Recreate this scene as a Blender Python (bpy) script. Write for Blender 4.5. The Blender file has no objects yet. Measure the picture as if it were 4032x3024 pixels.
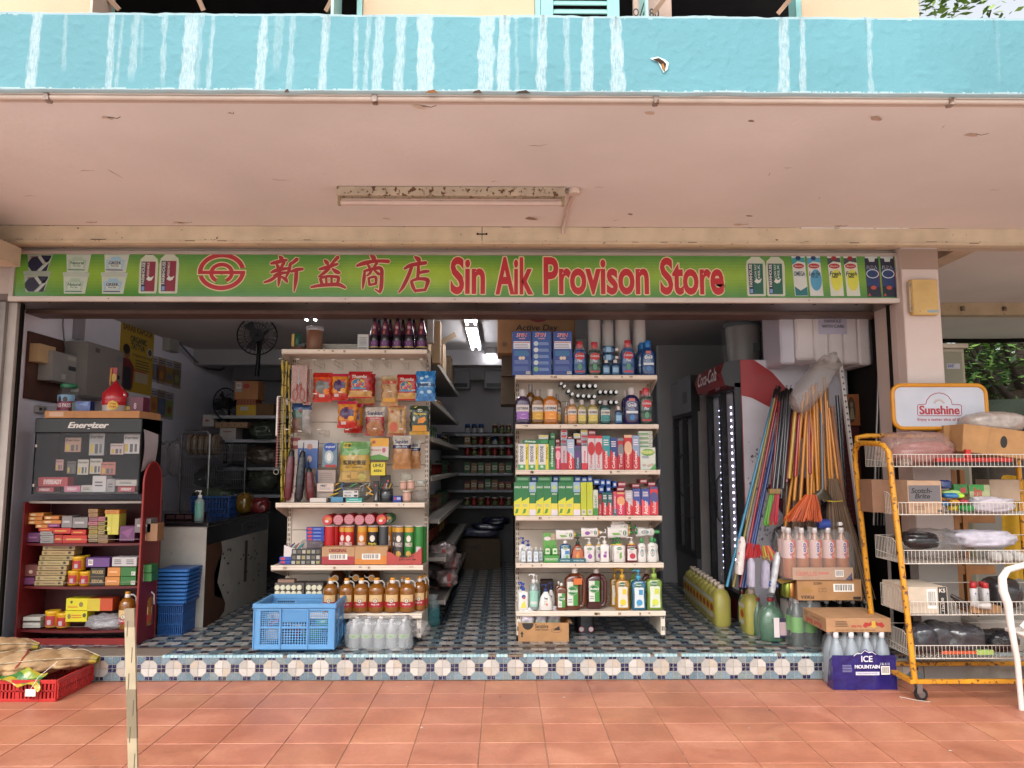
import bpy, math, random
from mathutils import Vector, Matrix, noise as _nz
R=math.radians
rnd=random.Random(11)
sc=bpy.context.scene
C=sc.collection
# ---------------------------------------------------------------- camera, world, sun, exposure
CAMH, PITCH, YAW, F=1.35, R(6.19), R(0.6), 2950.0
cam=bpy.data.objects.new('camera',bpy.data.cameras.new('camera'))
C.objects.link(cam);sc.camera=cam
cam.data.sensor_width=36;cam.data.lens=F/4032*36
cam.data.clip_start=0.05;cam.data.clip_end=2000
cam.location=(0,0,CAMH)
cam.rotation_euler=(math.pi/2+PITCH,0,-YAW)
sc.render.resolution_x, sc.render.resolution_y=1024, 768
world=bpy.data.worlds.new('World');sc.world=world;world.use_nodes=True
nt=world.node_tree;nt.nodes.clear()
sky=nt.nodes.new('ShaderNodeTexSky');sky.sky_type='NISHITA';sky.sun_disc=False
SUN_EL, SUN_AZ=R(48), R(200)
sky.sun_elevation=SUN_EL;sky.sun_rotation=SUN_AZ;sky.dust_density=4;sky.air_density=1.2
hs=nt.nodes.new('ShaderNodeHueSaturation');hs.inputs['Saturation'].default_value=0.22
bg=nt.nodes.new('ShaderNodeBackground');bg.inputs[1].default_value=0.15
wo=nt.nodes.new('ShaderNodeOutputWorld')
nt.links.new(sky.outputs[0],hs.inputs['Color']);nt.links.new(hs.outputs[0],bg.inputs[0]);nt.links.new(bg.outputs[0],wo.inputs[0])
sl=bpy.data.lights.new('sun','SUN');sl.energy=1.1;sl.angle=R(50);sl.color=(1,.94,.88)
so=bpy.data.objects.new('sun',sl);C.objects.link(so)
sd=Vector((math.sin(SUN_AZ)*math.cos(SUN_EL),math.cos(SUN_AZ)*math.cos(SUN_EL),math.sin(SUN_EL)))
so.rotation_euler=sd.to_track_quat('Z','Y').to_euler();so.location=(0,-5,12)
vs=sc.view_settings
vs.view_transform='Standard';vs.look='None';vs.gamma=1;vs.use_curve_mapping=False
vs.exposure=1.02
sc.render.engine='CYCLES'
cy=sc.cycles;cy.use_denoising=True;cy.max_bounces=7;cy.diffuse_bounces=5;cy.glossy_bounces=3
cy.transmission_bounces=4;cy.transparent_max_bounces=14;cy.caustics_reflective=False;cy.caustics_refractive=False
cy.sample_clamp_indirect=5
# ---------------------------------------------------------------- projection: photo pixel <-> point
_f=Vector((math.sin(YAW)*math.cos(PITCH),math.cos(YAW)*math.cos(PITCH),math.sin(PITCH)))
_r=Vector((math.cos(YAW),-math.sin(YAW),0));_u=_r.cross(_f)
def at(px,py,Y):
 d=_f*F+_r*(px-2016)-_u*(py-1512)
 t=Y/d.y
 return d.x*t, CAMH+d.z*t
def xat(px,Y,z=1.35):
 k=(px-2016)/F
 a=_r-_f*k
 return-(a.y*Y+a.z*(z-CAMH))/a.x
def zat(py,Y,px=2016):return at(px,py,Y)[1]
def yat(py,z):
 d=_f*F-_u*(py-1512)
 return d.y*(z-CAMH)/d.z
def fr(l,t,r,b,Y):
 x0, z1=at(l,t,Y);x1, z0=at(r,b,Y)
 x1=xat(r,Y,(z0+z1)/2);x0=xat(l,Y,(z0+z1)/2)
 return x0, z0, x1, z1
 # ---------------------------------------------------------------- colours and materials
def col(h):
 if not isinstance(h,str):return h
 v=[int(h[i:i+2],16)/255 for i in(0,2,4)]
 return tuple((x/12.92 if x<.04045 else((x+.055)/1.055)**2.4)for x in v)
MATS={}
def mat(name,rough=.5,metal=0,var=.12,vs_=6,bump=0,bs=40,coat=0,alpha=1,trans=0,emit=0,spec=.5,speck=None,det=3):
 m=bpy.data.materials.new(name);m.use_nodes=True;n=m.node_tree;L=n.links
 b=n.nodes['Principled BSDF']
 at_=n.nodes.new('ShaderNodeAttribute');at_.attribute_name='Col'
 tc=n.nodes.new('ShaderNodeTexCoord')
 no=n.nodes.new('ShaderNodeTexNoise');no.inputs['Scale'].default_value=vs_;no.inputs['Detail'].default_value=det
 L.new(tc.outputs['Object'],no.inputs['Vector'])
 mr=n.nodes.new('ShaderNodeMapRange');mr.inputs['From Min'].default_value=.3;mr.inputs['From Max'].default_value=.7
 mr.inputs['To Min'].default_value=1-var;mr.inputs['To Max'].default_value=1+var*.5
 L.new(no.outputs[0],mr.inputs[0])
 vm=n.nodes.new('ShaderNodeVectorMath');vm.operation='SCALE'
 L.new(at_.outputs['Color'],vm.inputs[0]);L.new(mr.outputs[0],vm.inputs['Scale'])
 out=vm.outputs[0]
 if speck:
  n2=n.nodes.new('ShaderNodeTexNoise');n2 .inputs['Scale'].default_value=speck[0];n2 .inputs['Detail'].default_value=4
  L.new(tc.outputs['Object'],n2 .inputs['Vector'])
  m2=n.nodes.new('ShaderNodeMapRange');m2 .inputs['From Min'].default_value=speck[1];m2 .inputs['From Max'].default_value=speck[1]+speck[3]
  L.new(n2 .outputs[0],m2 .inputs[0])
  mx=n.nodes.new('ShaderNodeMix');mx.data_type='RGBA'
  L.new(m2 .outputs[0],mx.inputs['Factor']);L.new(out,mx.inputs['A']);mx.inputs['B'].default_value=(*col(speck[2]),1)
  out=mx.outputs['Result']
 L.new(out,b.inputs['Base Color'])
 b.inputs['Roughness'].default_value=rough;b.inputs['Metallic'].default_value=metal
 b.inputs['Coat Weight'].default_value=coat;b.inputs['Coat Roughness'].default_value=.15
 b.inputs['Alpha'].default_value=alpha;b.inputs['Transmission Weight'].default_value=trans
 b.inputs['Specular IOR Level'].default_value=spec
 if emit:
  L.new(at_.outputs['Color'],b.inputs['Emission Color']);b.inputs['Emission Strength'].default_value=emit
 if bump:
  nb=n.nodes.new('ShaderNodeTexNoise');nb.inputs['Scale'].default_value=bs;nb.inputs['Detail'].default_value=4
  L.new(tc.outputs['Object'],nb.inputs['Vector'])
  bp=n.nodes.new('ShaderNodeBump');bp.inputs['Strength'].default_value=min(1,bump);bp.inputs['Distance'].default_value=.004*max(1,bump)
  L.new(nb.outputs[0],bp.inputs['Height']);L.new(bp.outputs[0],b.inputs['Normal'])
 MATS[name]=m
 return m
mat('paper',.5,var=.06,vs_=9,coat=.15)
mat('plastic',.38,var=.07,vs_=10)
mat('gloss',.14,var=.07,vs_=12,coat=.4)
mat('liquid',.1,var=.1,vs_=12,coat=.6,trans=.35)
mat('metal',.35,metal=.85,var=.15,vs_=20)
mat('card',.8,var=.13,vs_=14,bump=.15,bs=60)
mat('paint',.45,var=.1,vs_=5,bump=.1,bs=70)
mat('plaster',.75,var=.1,vs_=1.3,bump=.45,bs=90,det=6)
mat('soffit',.8,var=.13,vs_=.8,bump=.4,bs=30,det=10)
mat('worn',.5,var=.15,vs_=7,bump=.25,bs=80,speck=(34,.68,'5a4535',.05))
mat('rust',.5,var=.2,vs_=9,bump=.2,bs=60,speck=(40,.57,'5b3a22',.06))
mat('cloth',.85,var=.15,vs_=25,bump=.4,bs=90)
mat('wood',.7,var=.25,vs_=8,bump=.2,bs=30)
mat('tile',.22,var=.1,vs_=60,speck=(190,.6,'c9cdc8',.1))
mat('floortile',.3,var=.16,vs_=3.5,bump=.08,bs=30)
mat('film',.1,var=.05,alpha=.15,bump=1.2,bs=22,spec=.9)
mat('haze_film',.22,var=.1,alpha=.36,bump=1,bs=25,spec=.7)
mat('clear',.05,var=.03,alpha=.07,spec=.6)
mat('lamp',.4,emit=20)
mat('led',.4,emit=6)
mat('grout',.9,var=.2,vs_=15)
mat('leaf',.6,var=.3,vs_=2)
mat('bark',.9,var=.3,vs_=9,bump=.8,bs=25)
mat('dark',.85,var=.1,spec=.15)
mat('bags',.2,var=.25,vs_=24,bump=1.3,bs=26,coat=.3)
# ---------------------------------------------------------------- mesh builder
class MB:
 def __init__(s):s.v=[];s.f=[];s.c=[];s.m=[];s.s=[];s.T=None
 def add(s,vs,fs,c,m='plastic',smooth=False):
  o=len(s.v)
  if s.T is not None:vs=[tuple(s.T@Vector(p))for p in vs]
  s.v+=[tuple(p)for p in vs]
  multi=isinstance(c,list)
  if not multi:c=col(c)
  for i, f in enumerate(fs):
   s.f.append([o+j for j in f]);s.c.append(col(c[i])if multi else c);s.m.append(m);s.s.append(smooth)
  return s
 def box(s,x0,x1,y0,y1,z0,z1,c,m='plastic',b=.0015):
  if x0>x1:x0, x1=x1, x0
  if y0>y1:y0, y1=y1, y0
  if z0>z1:z0, z1=z1, z0
  b=min(b,(x1-x0)*.3,(y1-y0)*.3,(z1-z0)*.3)
  X, Y, Z=(x0,x1),(y0,y1),(z0,z1)
  v=[];idx={}
  for i in(0,1):
   for j in(0,1):
    for k in(0,1):
     for a in range(3):
      p=[X[i],Y[j],Z[k]]
      for q, e in enumerate((i,j,k)):
       if q!=a:p[q]+=b if e==0 else-b
      idx[i,j,k,a]=len(v);v.append(p)
      # a = axis whose face this vertex lies on
  F_=[]
  g=lambda i, j, k, a:idx[i,j,k,a]
  for i in(0,1):q=[g(i,0,0,0),g(i,1,0,0),g(i,1,1,0),g(i,0,1,0)];F_.append(q if i else q[::-1])
  for j in(0,1):q=[g(0,j,0,1),g(0,j,1,1),g(1,j,1,1),g(1,j,0,1)];F_.append(q if j else q[::-1])
  for k in(0,1):q=[g(0,0,k,2),g(1,0,k,2),g(1,1,k,2),g(0,1,k,2)];F_.append(q if k else q[::-1])
  for i in(0,1):
   for j in(0,1):F_.append([g(i,j,0,0),g(i,j,1,0),g(i,j,1,1),g(i,j,0,1)])
  for i in(0,1):
   for k in(0,1):F_.append([g(i,0,k,0),g(i,1,k,0),g(i,1,k,2),g(i,0,k,2)])
  for j in(0,1):
   for k in(0,1):F_.append([g(0,j,k,1),g(1,j,k,1),g(1,j,k,2),g(0,j,k,2)])
  for i in(0,1):
   for j in(0,1):
    for k in(0,1):F_.append([g(i,j,k,0),g(i,j,k,1),g(i,j,k,2)])
  return s.add(v,F_,c,m)
 def loft(s,secs,c,m='plastic',n=20,cap=True,smooth=True):
  """secs: (z, rx, ry, p[, cx, cy]); c: one colour or one per gap"""
  v=[];f=[];cc=[]
  for q in secs:
   z, rx, ry=q[:3];p=q[3]if len(q)>3 else 2
   cx, cy_=(q[4],q[5])if len(q)>5 else(0,0)
   for i in range(n):
    a=2*math.pi*(i+.5)/n;ca, sa=math.cos(a), math.sin(a)
    v.append((cx+rx*math.copysign(abs(ca)**(2/p),ca),cy_+ry*math.copysign(abs(sa)**(2/p),sa),z))
  for k in range(len(secs)-1):
   for i in range(n):
    j=(i+1)%n
    f.append([k*n+i,k*n+j,(k+1)*n+j,(k+1)*n+i]);cc.append(c[min(k,len(c)-1)]if isinstance(c,list)else c)
  s.add(v,f,cc,m,smooth)
  if cap:
   e=len(secs)-1
   s.add(v[:n],[list(range(n))[::-1]],cc[0],m);s.add(v[e*n:],[list(range(n))],cc[-1],m)
  return s
 def cyl(s,x,y,z0,z1,r,c,m='plastic',n=16,r2=None):
  r2=r if r2 is None else r2;e=min(.0015,r*.2,abs(z1-z0)*.2)
  return s.loft([(z0,r-e,r-e,2,x,y),(z0+e,r,r,2,x,y),(z1-e,r2,r2,2,x,y),(z1,r2-e,r2-e,2,x,y)],c,m,n)
 def tube(s,pts,r,c,m='metal',n=8,closed=False):
  P=[Vector(p)for p in pts];N=len(P);v=[];f=[]
  up=None
  rs=r if isinstance(r,(list,tuple))else[r]*N
  for i, p in enumerate(P):
   a=P[(i-1)%N]if(closed or i)else p;b=P[(i+1)%N]if(closed or i<N-1)else p
   t=(b-a).normalized()if(b-a).length>1e-9 else Vector((0,0,1))
   if up is None:up=t.orthogonal().normalized()
   u=up-t*up.dot(t)
   u=u.normalized()if u.length>1e-6 else t.orthogonal().normalized()
   up=u;w=t.cross(u)
   for k in range(n):
    an=2*math.pi*k/n
    v.append(p+(u*math.cos(an)+w*math.sin(an))*rs[i])
  for i in range(N if closed else N-1):
   j=(i+1)%N
   for k in range(n):f.append([i*n+k,i*n+(k+1)%n,j*n+(k+1)%n,j*n+k])
  s.add(v,f,c,m,n>5)
  if not closed:s.add(v[:n],[list(range(n))[::-1]],c,m);s.add(v[-n:],[list(range(n))],c,m)
  return s
 def grid(s,fn,nu,nv,c,m='plastic',smooth=True,wrap=False):
  v=[fn(i/nu,j/nv)for j in range(nv+1)for i in range(nu+1)]
  f=[];cc=[]
  for j in range(nv):
   for i in range(nu):
    a=j*(nu+1)+i;f.append([a,a+1,a+nu+2,a+nu+1])
    cc.append(c((i+.5)/nu,(j+.5)/nv)if callable(c)else c)
  return s.add(v,f,cc,m,smooth)
 def sphere(s,x,y,z,rx,ry,rz,c,m='plastic',n=12,k=8,jit=0):
  v=[];f=[]
  if jit:n, k=30, 20
  p=.72 if jit else 1
  sg=lambda a:math.copysign(abs(a)**p,a)
  o=Vector((x*7,y*5,z*11))
  for j in range(k+1):
   t=math.pi*j/k
   for i in range(n):
    a=2*math.pi*i/n;d=Vector((math.sin(t)*math.cos(a),math.sin(t)*math.sin(a),-math.cos(t)));q=1
    if jit:q=1+jit*(1.5*_nz.noise(d*1.7+o)+1.3*(.35-abs(_nz.noise(d*3.6+o)))*1.6+.5*(.3-abs(_nz.noise(d*8+o))))
    v.append((x+rx*q*sg(d.x),y+ry*q*sg(d.y),z+rz*(q if d.z>0 else min(1,q))*sg(d.z)))
  for j in range(k):
   for i in range(n):
    f.append([j*n+i,j*n+(i+1)%n,(j+1)*n+(i+1)%n,(j+1)*n+i])
  return s.add(v,f,c,m,True)
 def build(s,name,parent=None,label=None,cat=None,group=None,kind=None,origin='base'):
  me=bpy.data.meshes.new(name)
  off=Vector((0,0,0))
  if parent is None and origin=='base' and s.v:
   xs=[p[0]for p in s.v];ys=[p[1]for p in s.v];zs=[p[2]for p in s.v]
   off=Vector(((min(xs)+max(xs))/2,(min(ys)+max(ys))/2,min(zs)))
  elif parent is not None:
   q=parent
   while q is not None:off+=q.location;q=q.parent
  me.from_pydata([(p[0]-off.x,p[1]-off.y,p[2]-off.z)for p in s.v],[],s.f)
  names=[]
  for k in s.m:
   if k not in names:names.append(k)
  for k in names:me.materials.append(MATS[k])
  ix={k:i for i,k in enumerate(names)}
  me.polygons.foreach_set('material_index',[ix[k]for k in s.m])
  me.polygons.foreach_set('use_smooth',s.s)
  a=me.attributes.new('Col','FLOAT_COLOR','FACE')
  flat=[]
  for k in s.c:flat+=[k[0],k[1],k[2],1]
  a.data.foreach_set('color',flat)
  me.update()
  o=bpy.data.objects.new(name,me);C.objects.link(o)
  if parent is not None:o.parent=parent
  else:o.location=off
  return tag(o,label,cat,group,kind)
def tag(o,label=None,cat=None,group=None,kind=None):
 if label:o['label']=label
 if cat:o['category']=cat
 if group:o['group']=group
 if kind:o['kind']=kind
 return o
def empty(name,loc=(0,0,0),label=None,cat=None,group=None,kind=None):
 o=bpy.data.objects.new(name,None);C.objects.link(o);o.location=loc;o.empty_display_size=.05
 return tag(o,label,cat,group,kind)
def dup(o,parent=None):
 c=o.copy();C.objects.link(c);c.parent=parent
 for ch in[x for x in o.children]:dup(ch,c)
 return c
 # ---------------------------------------------------------------- lettering and printed marks
_tc={}
_cv=bpy.data.curves.new('lettering','FONT');_to=bpy.data.objects.new('lettering',_cv);C.objects.link(_to)
def glyphs(s,bold=0,shear=0,res=3):
 k=(s,bold,shear,res)
 if k not in _tc:
  _cv.body=s;_cv.offset=bold;_cv.shear=shear;_cv.resolution_u=res;_cv.align_x='CENTER'
  bpy.context.view_layer.update()
  me=bpy.data.meshes.new_from_object(_to.evaluated_get(bpy.context.evaluated_depsgraph_get()))
  v=[(p.co.x,p.co.y)for p in me.vertices];f=[list(p.vertices)for p in me.polygons]
  bpy.data.meshes.remove(me)
  if not v:v=[(0,0)]
  x0=min(p[0]for p in v);x1=max(p[0]for p in v);y0=min(p[1]for p in v);y1=max(p[1]for p in v)
  _tc[k]=(v,f,x0,y0,max(x1-x0,1e-6),max(y1-y0,1e-6))
 return _tc[k]
def plane(y):return lambda x, z:(x,y,z)
def text(mb,s,x0,z0,x1,z1,c,surf,lay=1,bold=.02,shear=0,rot=0,res=2,m='paper',keep=False,flip=False):
 if bold>.031:
  q=abs(x1-x0)*.006 if not rot else 0;r=abs(z1-z0)*.006 if rot else 0
  text(mb,s,x0-q,z0-r,x1-q,z1-r,c,surf,lay+.08,.02,shear,rot,res,m,keep,flip);x0+=q;x1+=q;z0+=r;z1+=r;bold=.02
 v, f, a, b, w, h=glyphs(s,bold,shear,max(res,3))
 out=[]
 W, H=x1-x0, z1-z0
 if keep:
  if rot:k=min(H/w,W/h)
  else:k=min(W/w,H/h)
 for(p,q)in v:
  u, t=(p-a)/w,(q-b)/h
  if keep:
   if rot:u=.5+(u-.5)*k*w/H;t=.5+(t-.5)*k*h/W
   else:u=.5+(u-.5)*k*w/W;t=.5+(t-.5)*k*h/H
  if flip:u, t=1-u, 1-t
  if rot==1:u, t=1-t, u
  elif rot==-1:u, t=t, 1-u
  X, Y, Z=surf(x0+u*W,z0+t*H)
  out.append((X,Y-.0004*lay,Z))
 mb.add(out,f,c,m)
def shape(mb,pts,c,surf,lay=1,m='paper'):
 o=[]
 for p in pts:
  X, Y, Z=surf(*p);o.append((X,Y-.0004*lay,Z))
 n=len(o)
 if n<=4:mb.add(o,[list(range(n))],c,m)
 else:
  cx=sum(p[0]for p in pts)/n;cz=sum(p[1]for p in pts)/n
  X, Y, Z=surf(cx,cz);o.append((X,Y-.0004*lay,Z))
  mb.add(o,[[i,(i+1)%n,n]for i in range(n)],c,m)
def rect(mb,x0,z0,x1,z1,c,surf,lay=1,m='paper',nx=1,nz=1):
 mb.grid(lambda u,v:(lambda q:(q[0],q[1]-.0004*lay,q[2]))(surf(x0+(x1-x0)*u,z0+(z1-z0)*v)),nx,nz,c,m,False)
def ell(cx,cz,rx,rz,n=20,a0=0,a1=360):
 return[(cx+rx*math.cos(R(a0+(a1-a0)*i/n)),cz+rz*math.sin(R(a0+(a1-a0)*i/n)))for i in range(n if a1-a0==360 else n+1)]
def ring(mb,cx,cz,rx,rz,t,c,surf,lay=1,a0=0,a1=360,n=28,m='paper'):
 o=[];
 for i in range(n+1):
  a=R(a0+(a1-a0)*i/n)
  for k in(1,0):
   X, Y, Z=surf(cx+(rx-t*k)*math.cos(a),cz+(rz-t*k)*math.sin(a));o.append((X,Y-.0004*lay,Z))
 mb.add(o,[[2*i,2*i+1,2*i+3,2*i+2]for i in range(n)],c,m)
def deco(mb,ops,x0,z0,w,h,surf,nx=1,lay=1):
 """marks in fractions of a w x h field: r rectangle, t text, T text turned, c ellipse, o ring, p polygon, b barcode, l lines of small print"""
 X=lambda u:x0+u*w
 Z=lambda v:z0+v*h
 for op in ops:
  k=op[0];lay+=.5
  if k=='r':rect(mb,X(op[1]),Z(op[2]),X(op[3]),Z(op[4]),op[5],surf,lay,'paper',nx)
  elif k in 'tTVk':
   e=op[7]if len(op)>7 else{}
   text(mb,op[1],X(op[2]),Z(op[3]),X(op[4]),Z(op[5]),op[6],surf,lay,rot={'t':0,'k':0,'T':1,'V':-1}[k],keep=(k=='k'),**e)
  elif k=='c':shape(mb,ell(X(op[1]),Z(op[2]),op[3]*w,op[4]*h,14),op[5],surf,lay)
  elif k=='o':ring(mb,X(op[1]),Z(op[2]),op[3]*w,op[4]*h,op[5]*w,op[6],surf,lay)
  elif k=='p':shape(mb,[(X(a),Z(b))for a,b in op[1]],op[2],surf,lay)
  elif k=='b':
   a0, b0, a1, b1=op[1:5];rect(mb,X(a0),Z(b0),X(a1),Z(b1),'e8e4dc',surf,lay,'paper')
   r=random.Random(3);q=a0+(a1-a0)*.08
   while q<a1-(a1-a0)*.1:
    t=(a1-a0)*r.uniform(.02,.05);rect(mb,X(q),Z(b0+(b1-b0)*.15),X(q+t),Z(b1-(b1-b0)*.1),'1a1a1a',surf,lay+.5);q+=t*r.uniform(1.5,2.5)
  elif k=='l':
   a0, b0, a1, b1, cc, nl=op[1:7];r=random.Random(5)
   for i in range(nl):
    zz=b1-(b1-b0)*(i+.5)/nl;th=(b1-b0)/nl*.22
    rect(mb,X(a0),Z(zz-th),X(a0+(a1-a0)*r.uniform(.7,1)),Z(zz+th),cc,surf,lay)
    # ---------------------------------------------------------------- registry of goods: built once, then copied
BUILD={};CACHE={};COUNT={}
def goods(key,name,cat,group,fn,w,h):BUILD[key]=(name,cat,group,fn,w,h)
def put(key,l,t,r,b,Y,label,group=None,rz=0,dz=None,sy=1,ry=0,cat=None):
 """stand a copy of the goods in the photo frame l,t,r,b at depth Y (its front)"""
 x0, z0, x1, z1=fr(l,t,r,b,Y)
 return put3(key,(x0+x1)/2,Y,z0,(x1-x0),(z1-z0),label,group,rz,sy,ry,cat)
def put3(key,x,Y,z,w,h,label,group=None,rz=0,sy=1,ry=0,cat=None):
 name, c0, g0, fn, w0, h0=BUILD[key]
 if key not in CACHE:
  CACHE[key]=fn(name);o=CACHE[key]
 else:o=dup(CACHE[key])
 w=w0 if w is None else w;h=h0 if h is None else h
 sx=w/w0;sz=h/h0
 o.scale=(sx,(sx+sz)/2*sy,sz);o.rotation_euler=(0,R(ry),R(rz))
 o.location=(x,Y,z)
 tag(o,label,cat or c0,group or g0)
 return o
ORDN=['first','second','third','fourth','fifth','sixth','seventh','eighth','ninth','tenth','eleventh','twelfth','thirteenth','fourteenth','fifteenth','sixteenth','seventeenth','eighteenth']
def carton_fn(w,h,d,c,ops,m='paper',side=None,top=None):
 def fn(name):
  mb=MB();mb.box(-w/2,w/2,0,d,0,h,c,m)
  if side:
   for f_ in range(len(mb.f)):
    vs_=[mb.v[i]for i in mb.f[f_]]
    if max(p[1]for p in vs_)>.003 or min(p[0]for p in vs_)==max(p[0]for p in vs_):mb.c[f_]=col(side)
  if top:
   for f_ in range(len(mb.f)):
    if min(mb.v[i][2]for i in mb.f[f_])>h*.99:mb.c[f_]=col(top)
  deco(mb,ops,-w/2,0,w,h,plane(0))
  return mb.build(name,origin=None)
 return fn
def surf_of(secs):
 def S(x,z):
  q=secs[0], secs[-1], 0
  for a, b in zip(secs,secs[1:]):
   if a[0]<=z<=b[0]:q=a, b,(z-a[0])/max(1e-9,b[0]-a[0]);break
  a, b, t=q
  g=lambda i, df=0:(a[i]if len(a)>i else df)*(1-t)+(b[i]if len(b)>i else df)*t
  rx, ry, p=g(1), g(2), g(3,2)
  u=min(.999,abs(x/rx))
  return(x,-ry*(1-u**p)**(1/p)+g(5),z)
 return S
def bottle_fn(secs,body,mb_mat,parts,label=None,n=22):
 """body loft + named child parts; label=(z0,z1,halfwidth,colour,ops)"""
 def fn(name):
  ry=max(q[2]for q in secs)
  S2=[(q[0],q[1],q[2],q[3]if len(q)>3 else 2,0,ry)for q in secs]
  mb=MB();mb.loft(S2,body,mb_mat,n);o=mb.build(name,origin=None)
  if label:
   for lb in(label if isinstance(label,list)else[label]):
    z0, z1, hw, lc, ops=lb
    S=surf_of(S2);l=MB()
    if lc:
     l.grid(lambda u,v:(lambda q:(q[0],q[1]-.0006,q[2]))(S((u*2-1)*hw*surf_w(S2,z0+v*(z1-z0)),z0+v*(z1-z0))),8,4,lc,'paper')
    wmin=hw*min(surf_w(S2,z0),surf_w(S2,z1),surf_w(S2,(z0+z1)/2))
    deco(l,ops,-wmin,z0,2*wmin,z1-z0,S,12,3)
    l.build('label',o)
  for pn, pf in parts:
   p=MB();p.T=Matrix.Translation((0,ry,0));pf(p);p.build(pn,o)
  return o
 return fn
def surf_w(secs,z):
 for a, b in zip(secs,secs[1:]):
  if a[0]<=z<=b[0]:t=(z-a[0])/max(1e-9,b[0]-a[0]);return a[1]*(1-t)+b[1]*t
 return secs[-1][1]if z>secs[-1][0]else secs[0][1]
def pump(z,c,s=1,dirx=-1):
 def f(p):
  p.cyl(0,0,z,z+.02*s,.014*s,c);p.cyl(0,0,z+.02*s,z+.045*s,.0045*s,c,n=8)
  p.cyl(0,0,z+.04*s,z+.052*s,.011*s,c)
  p.tube([(0,0,z+.048*s),(dirx*.022*s,-.004,z+.05*s),(dirx*.034*s,-.006,z+.043*s)],.004*s,c,'plastic')
 return f
def capc(z0,z1,r,c,m='plastic',n=16):return lambda p:p.cyl(0,0,z0,z1,r,c,m,n)
def bag_fn(w,h,d,c,ops,m='bags',seal=.1,lump=.12,hang=True,back=None,seed=1):
 """sealed pouch, puffed in the middle, crimped ends"""
 def fn(name):
  r=random.Random(seed)
  ph=[r.uniform(0,6)for _ in range(6)]
  def thick(u,v):
   e=max(0,min(1,(min(v,1-v))/.5));e=0 if min(v,1-v)<seal*.6 else e
   k=(max(0,1-(2*abs(u-.5))**3))**.5*(max(0,(min(v,1-v)-seal*.5))/(.5-seal*.5))**.45 if min(v,1-v)>seal*.5 else 0
   return k*(1+lump*math.sin(9*u+ph[0])*math.sin(11*v+ph[1])+lump*.6*math.sin(19*u+ph[2]+5*v)*math.sin(17*v+ph[3]))
  def X(u,v):return(u-.5)*w*(1-.05*math.sin(math.pi*v))+.004*math.sin(23*v+ph[4])*(1 if abs(u-.5)>.4 else 0)
  S=lambda x, z:(lambda u,v:(X(u,v),-d*.62*thick(u,v)+d*.5,z))(min(1,max(0,x/w+.5)),min(1,max(0,z/h)))
  mb=MB()
  cf=c if callable(c)else(lambda u,v:c)
  mb.grid(lambda u,v:(X(u,v),-d*.62*thick(u,v)+d*.5,v*h),14,18,cf,m)
  bc=back or c
  mb.grid(lambda u,v:(X(1-u,v),d*.4*thick(1-u,v)+d*.5+.0004,v*h),8,10,(bc if not callable(bc)else(lambda u,v:bc(1-u,v))),m)
  deco(mb,ops,-w/2,0,w,h,S,4,3)
  if hang:pass
  return mb.build(name,origin=None)
 return fn
def speckle(cols,seed=2,base=None,box=None):
 r=random.Random(seed);tab={}
 def f(u,v):
  if box and not(box[0]<=u<=box[2]and box[1]<=v<=box[3]):return base(u,v)if callable(base)else base
  k=(int(u*10),int(v*13))
  if k not in tab:tab[k]=r.choice(cols)
  return tab[k]
 return f
def bands(*b):
 """b: (upper v, colour) ascending"""
 def f(u,v):
  for t, c in b:
   if v<=t:return c
  return b[-1][1]
 return f
 # ================================================================ the building
ZS=.153
YR=yat(2678,0)
ZC=2.92
YF=yat(366,ZC)
ZT=zat(60,YF)
XL, XR=-3.30, 2.66
YB=9.6
PT=(xat(1262+95.6*20,YR,.08)-xat(1262,YR,.08))/20
X0T=xat(1262,YR,.08)
HALL=2.62
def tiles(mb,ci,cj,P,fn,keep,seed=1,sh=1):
 r=random.Random(seed);a, b=.33, .17
 whites=['bcb8b2','b2aea8','c4c0ba','a9a6a0','b5aa9c'];blues=['6a7f8a','748892','5f7480','6b7c84','788688'];navy=['151c40','1b2450','12173a']
 def piece(cx,cz,pts,cc):
  mx=sum(p[0]for p in pts)/len(pts);mz=sum(p[1]for p in pts)/len(pts)
  s=.93 if len(pts)>4 else.86
  q=[(cx+mx+(p[0]-mx)*s,cz+mz+(p[1]-mz)*s)for p in pts]
  if not keep(cx+mx,cz+mz):return
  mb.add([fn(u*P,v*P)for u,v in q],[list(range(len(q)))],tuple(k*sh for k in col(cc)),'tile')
 for i in ci:
  for j in cj:
   for ox, oz, pal in((0,0,whites),(.5,.5,blues)):
    for sx in(1,-1):
     for sz in(1,-1):
      pts=[(0,0),(a*sx,0),(a*sx,b*sz),(b*sx,a*sz),(0,a*sz)]
      if sx*sz<0:pts=pts[::-1]
      piece(i+ox,j+oz,pts,r.choice(pal))
   for ox, oz in((.5,0),(0,.5)):
    for sx in(1,-1):
     for sz in(1,-1):
      pts=[(0,0),(b*sx,0),(b*sx,b*sz),(0,b*sz)]
      if sx*sz<0:pts=pts[::-1]
      piece(i+ox,j+oz,pts,r.choice(navy)if r.random()>.04 else '3c3a3e')
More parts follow.
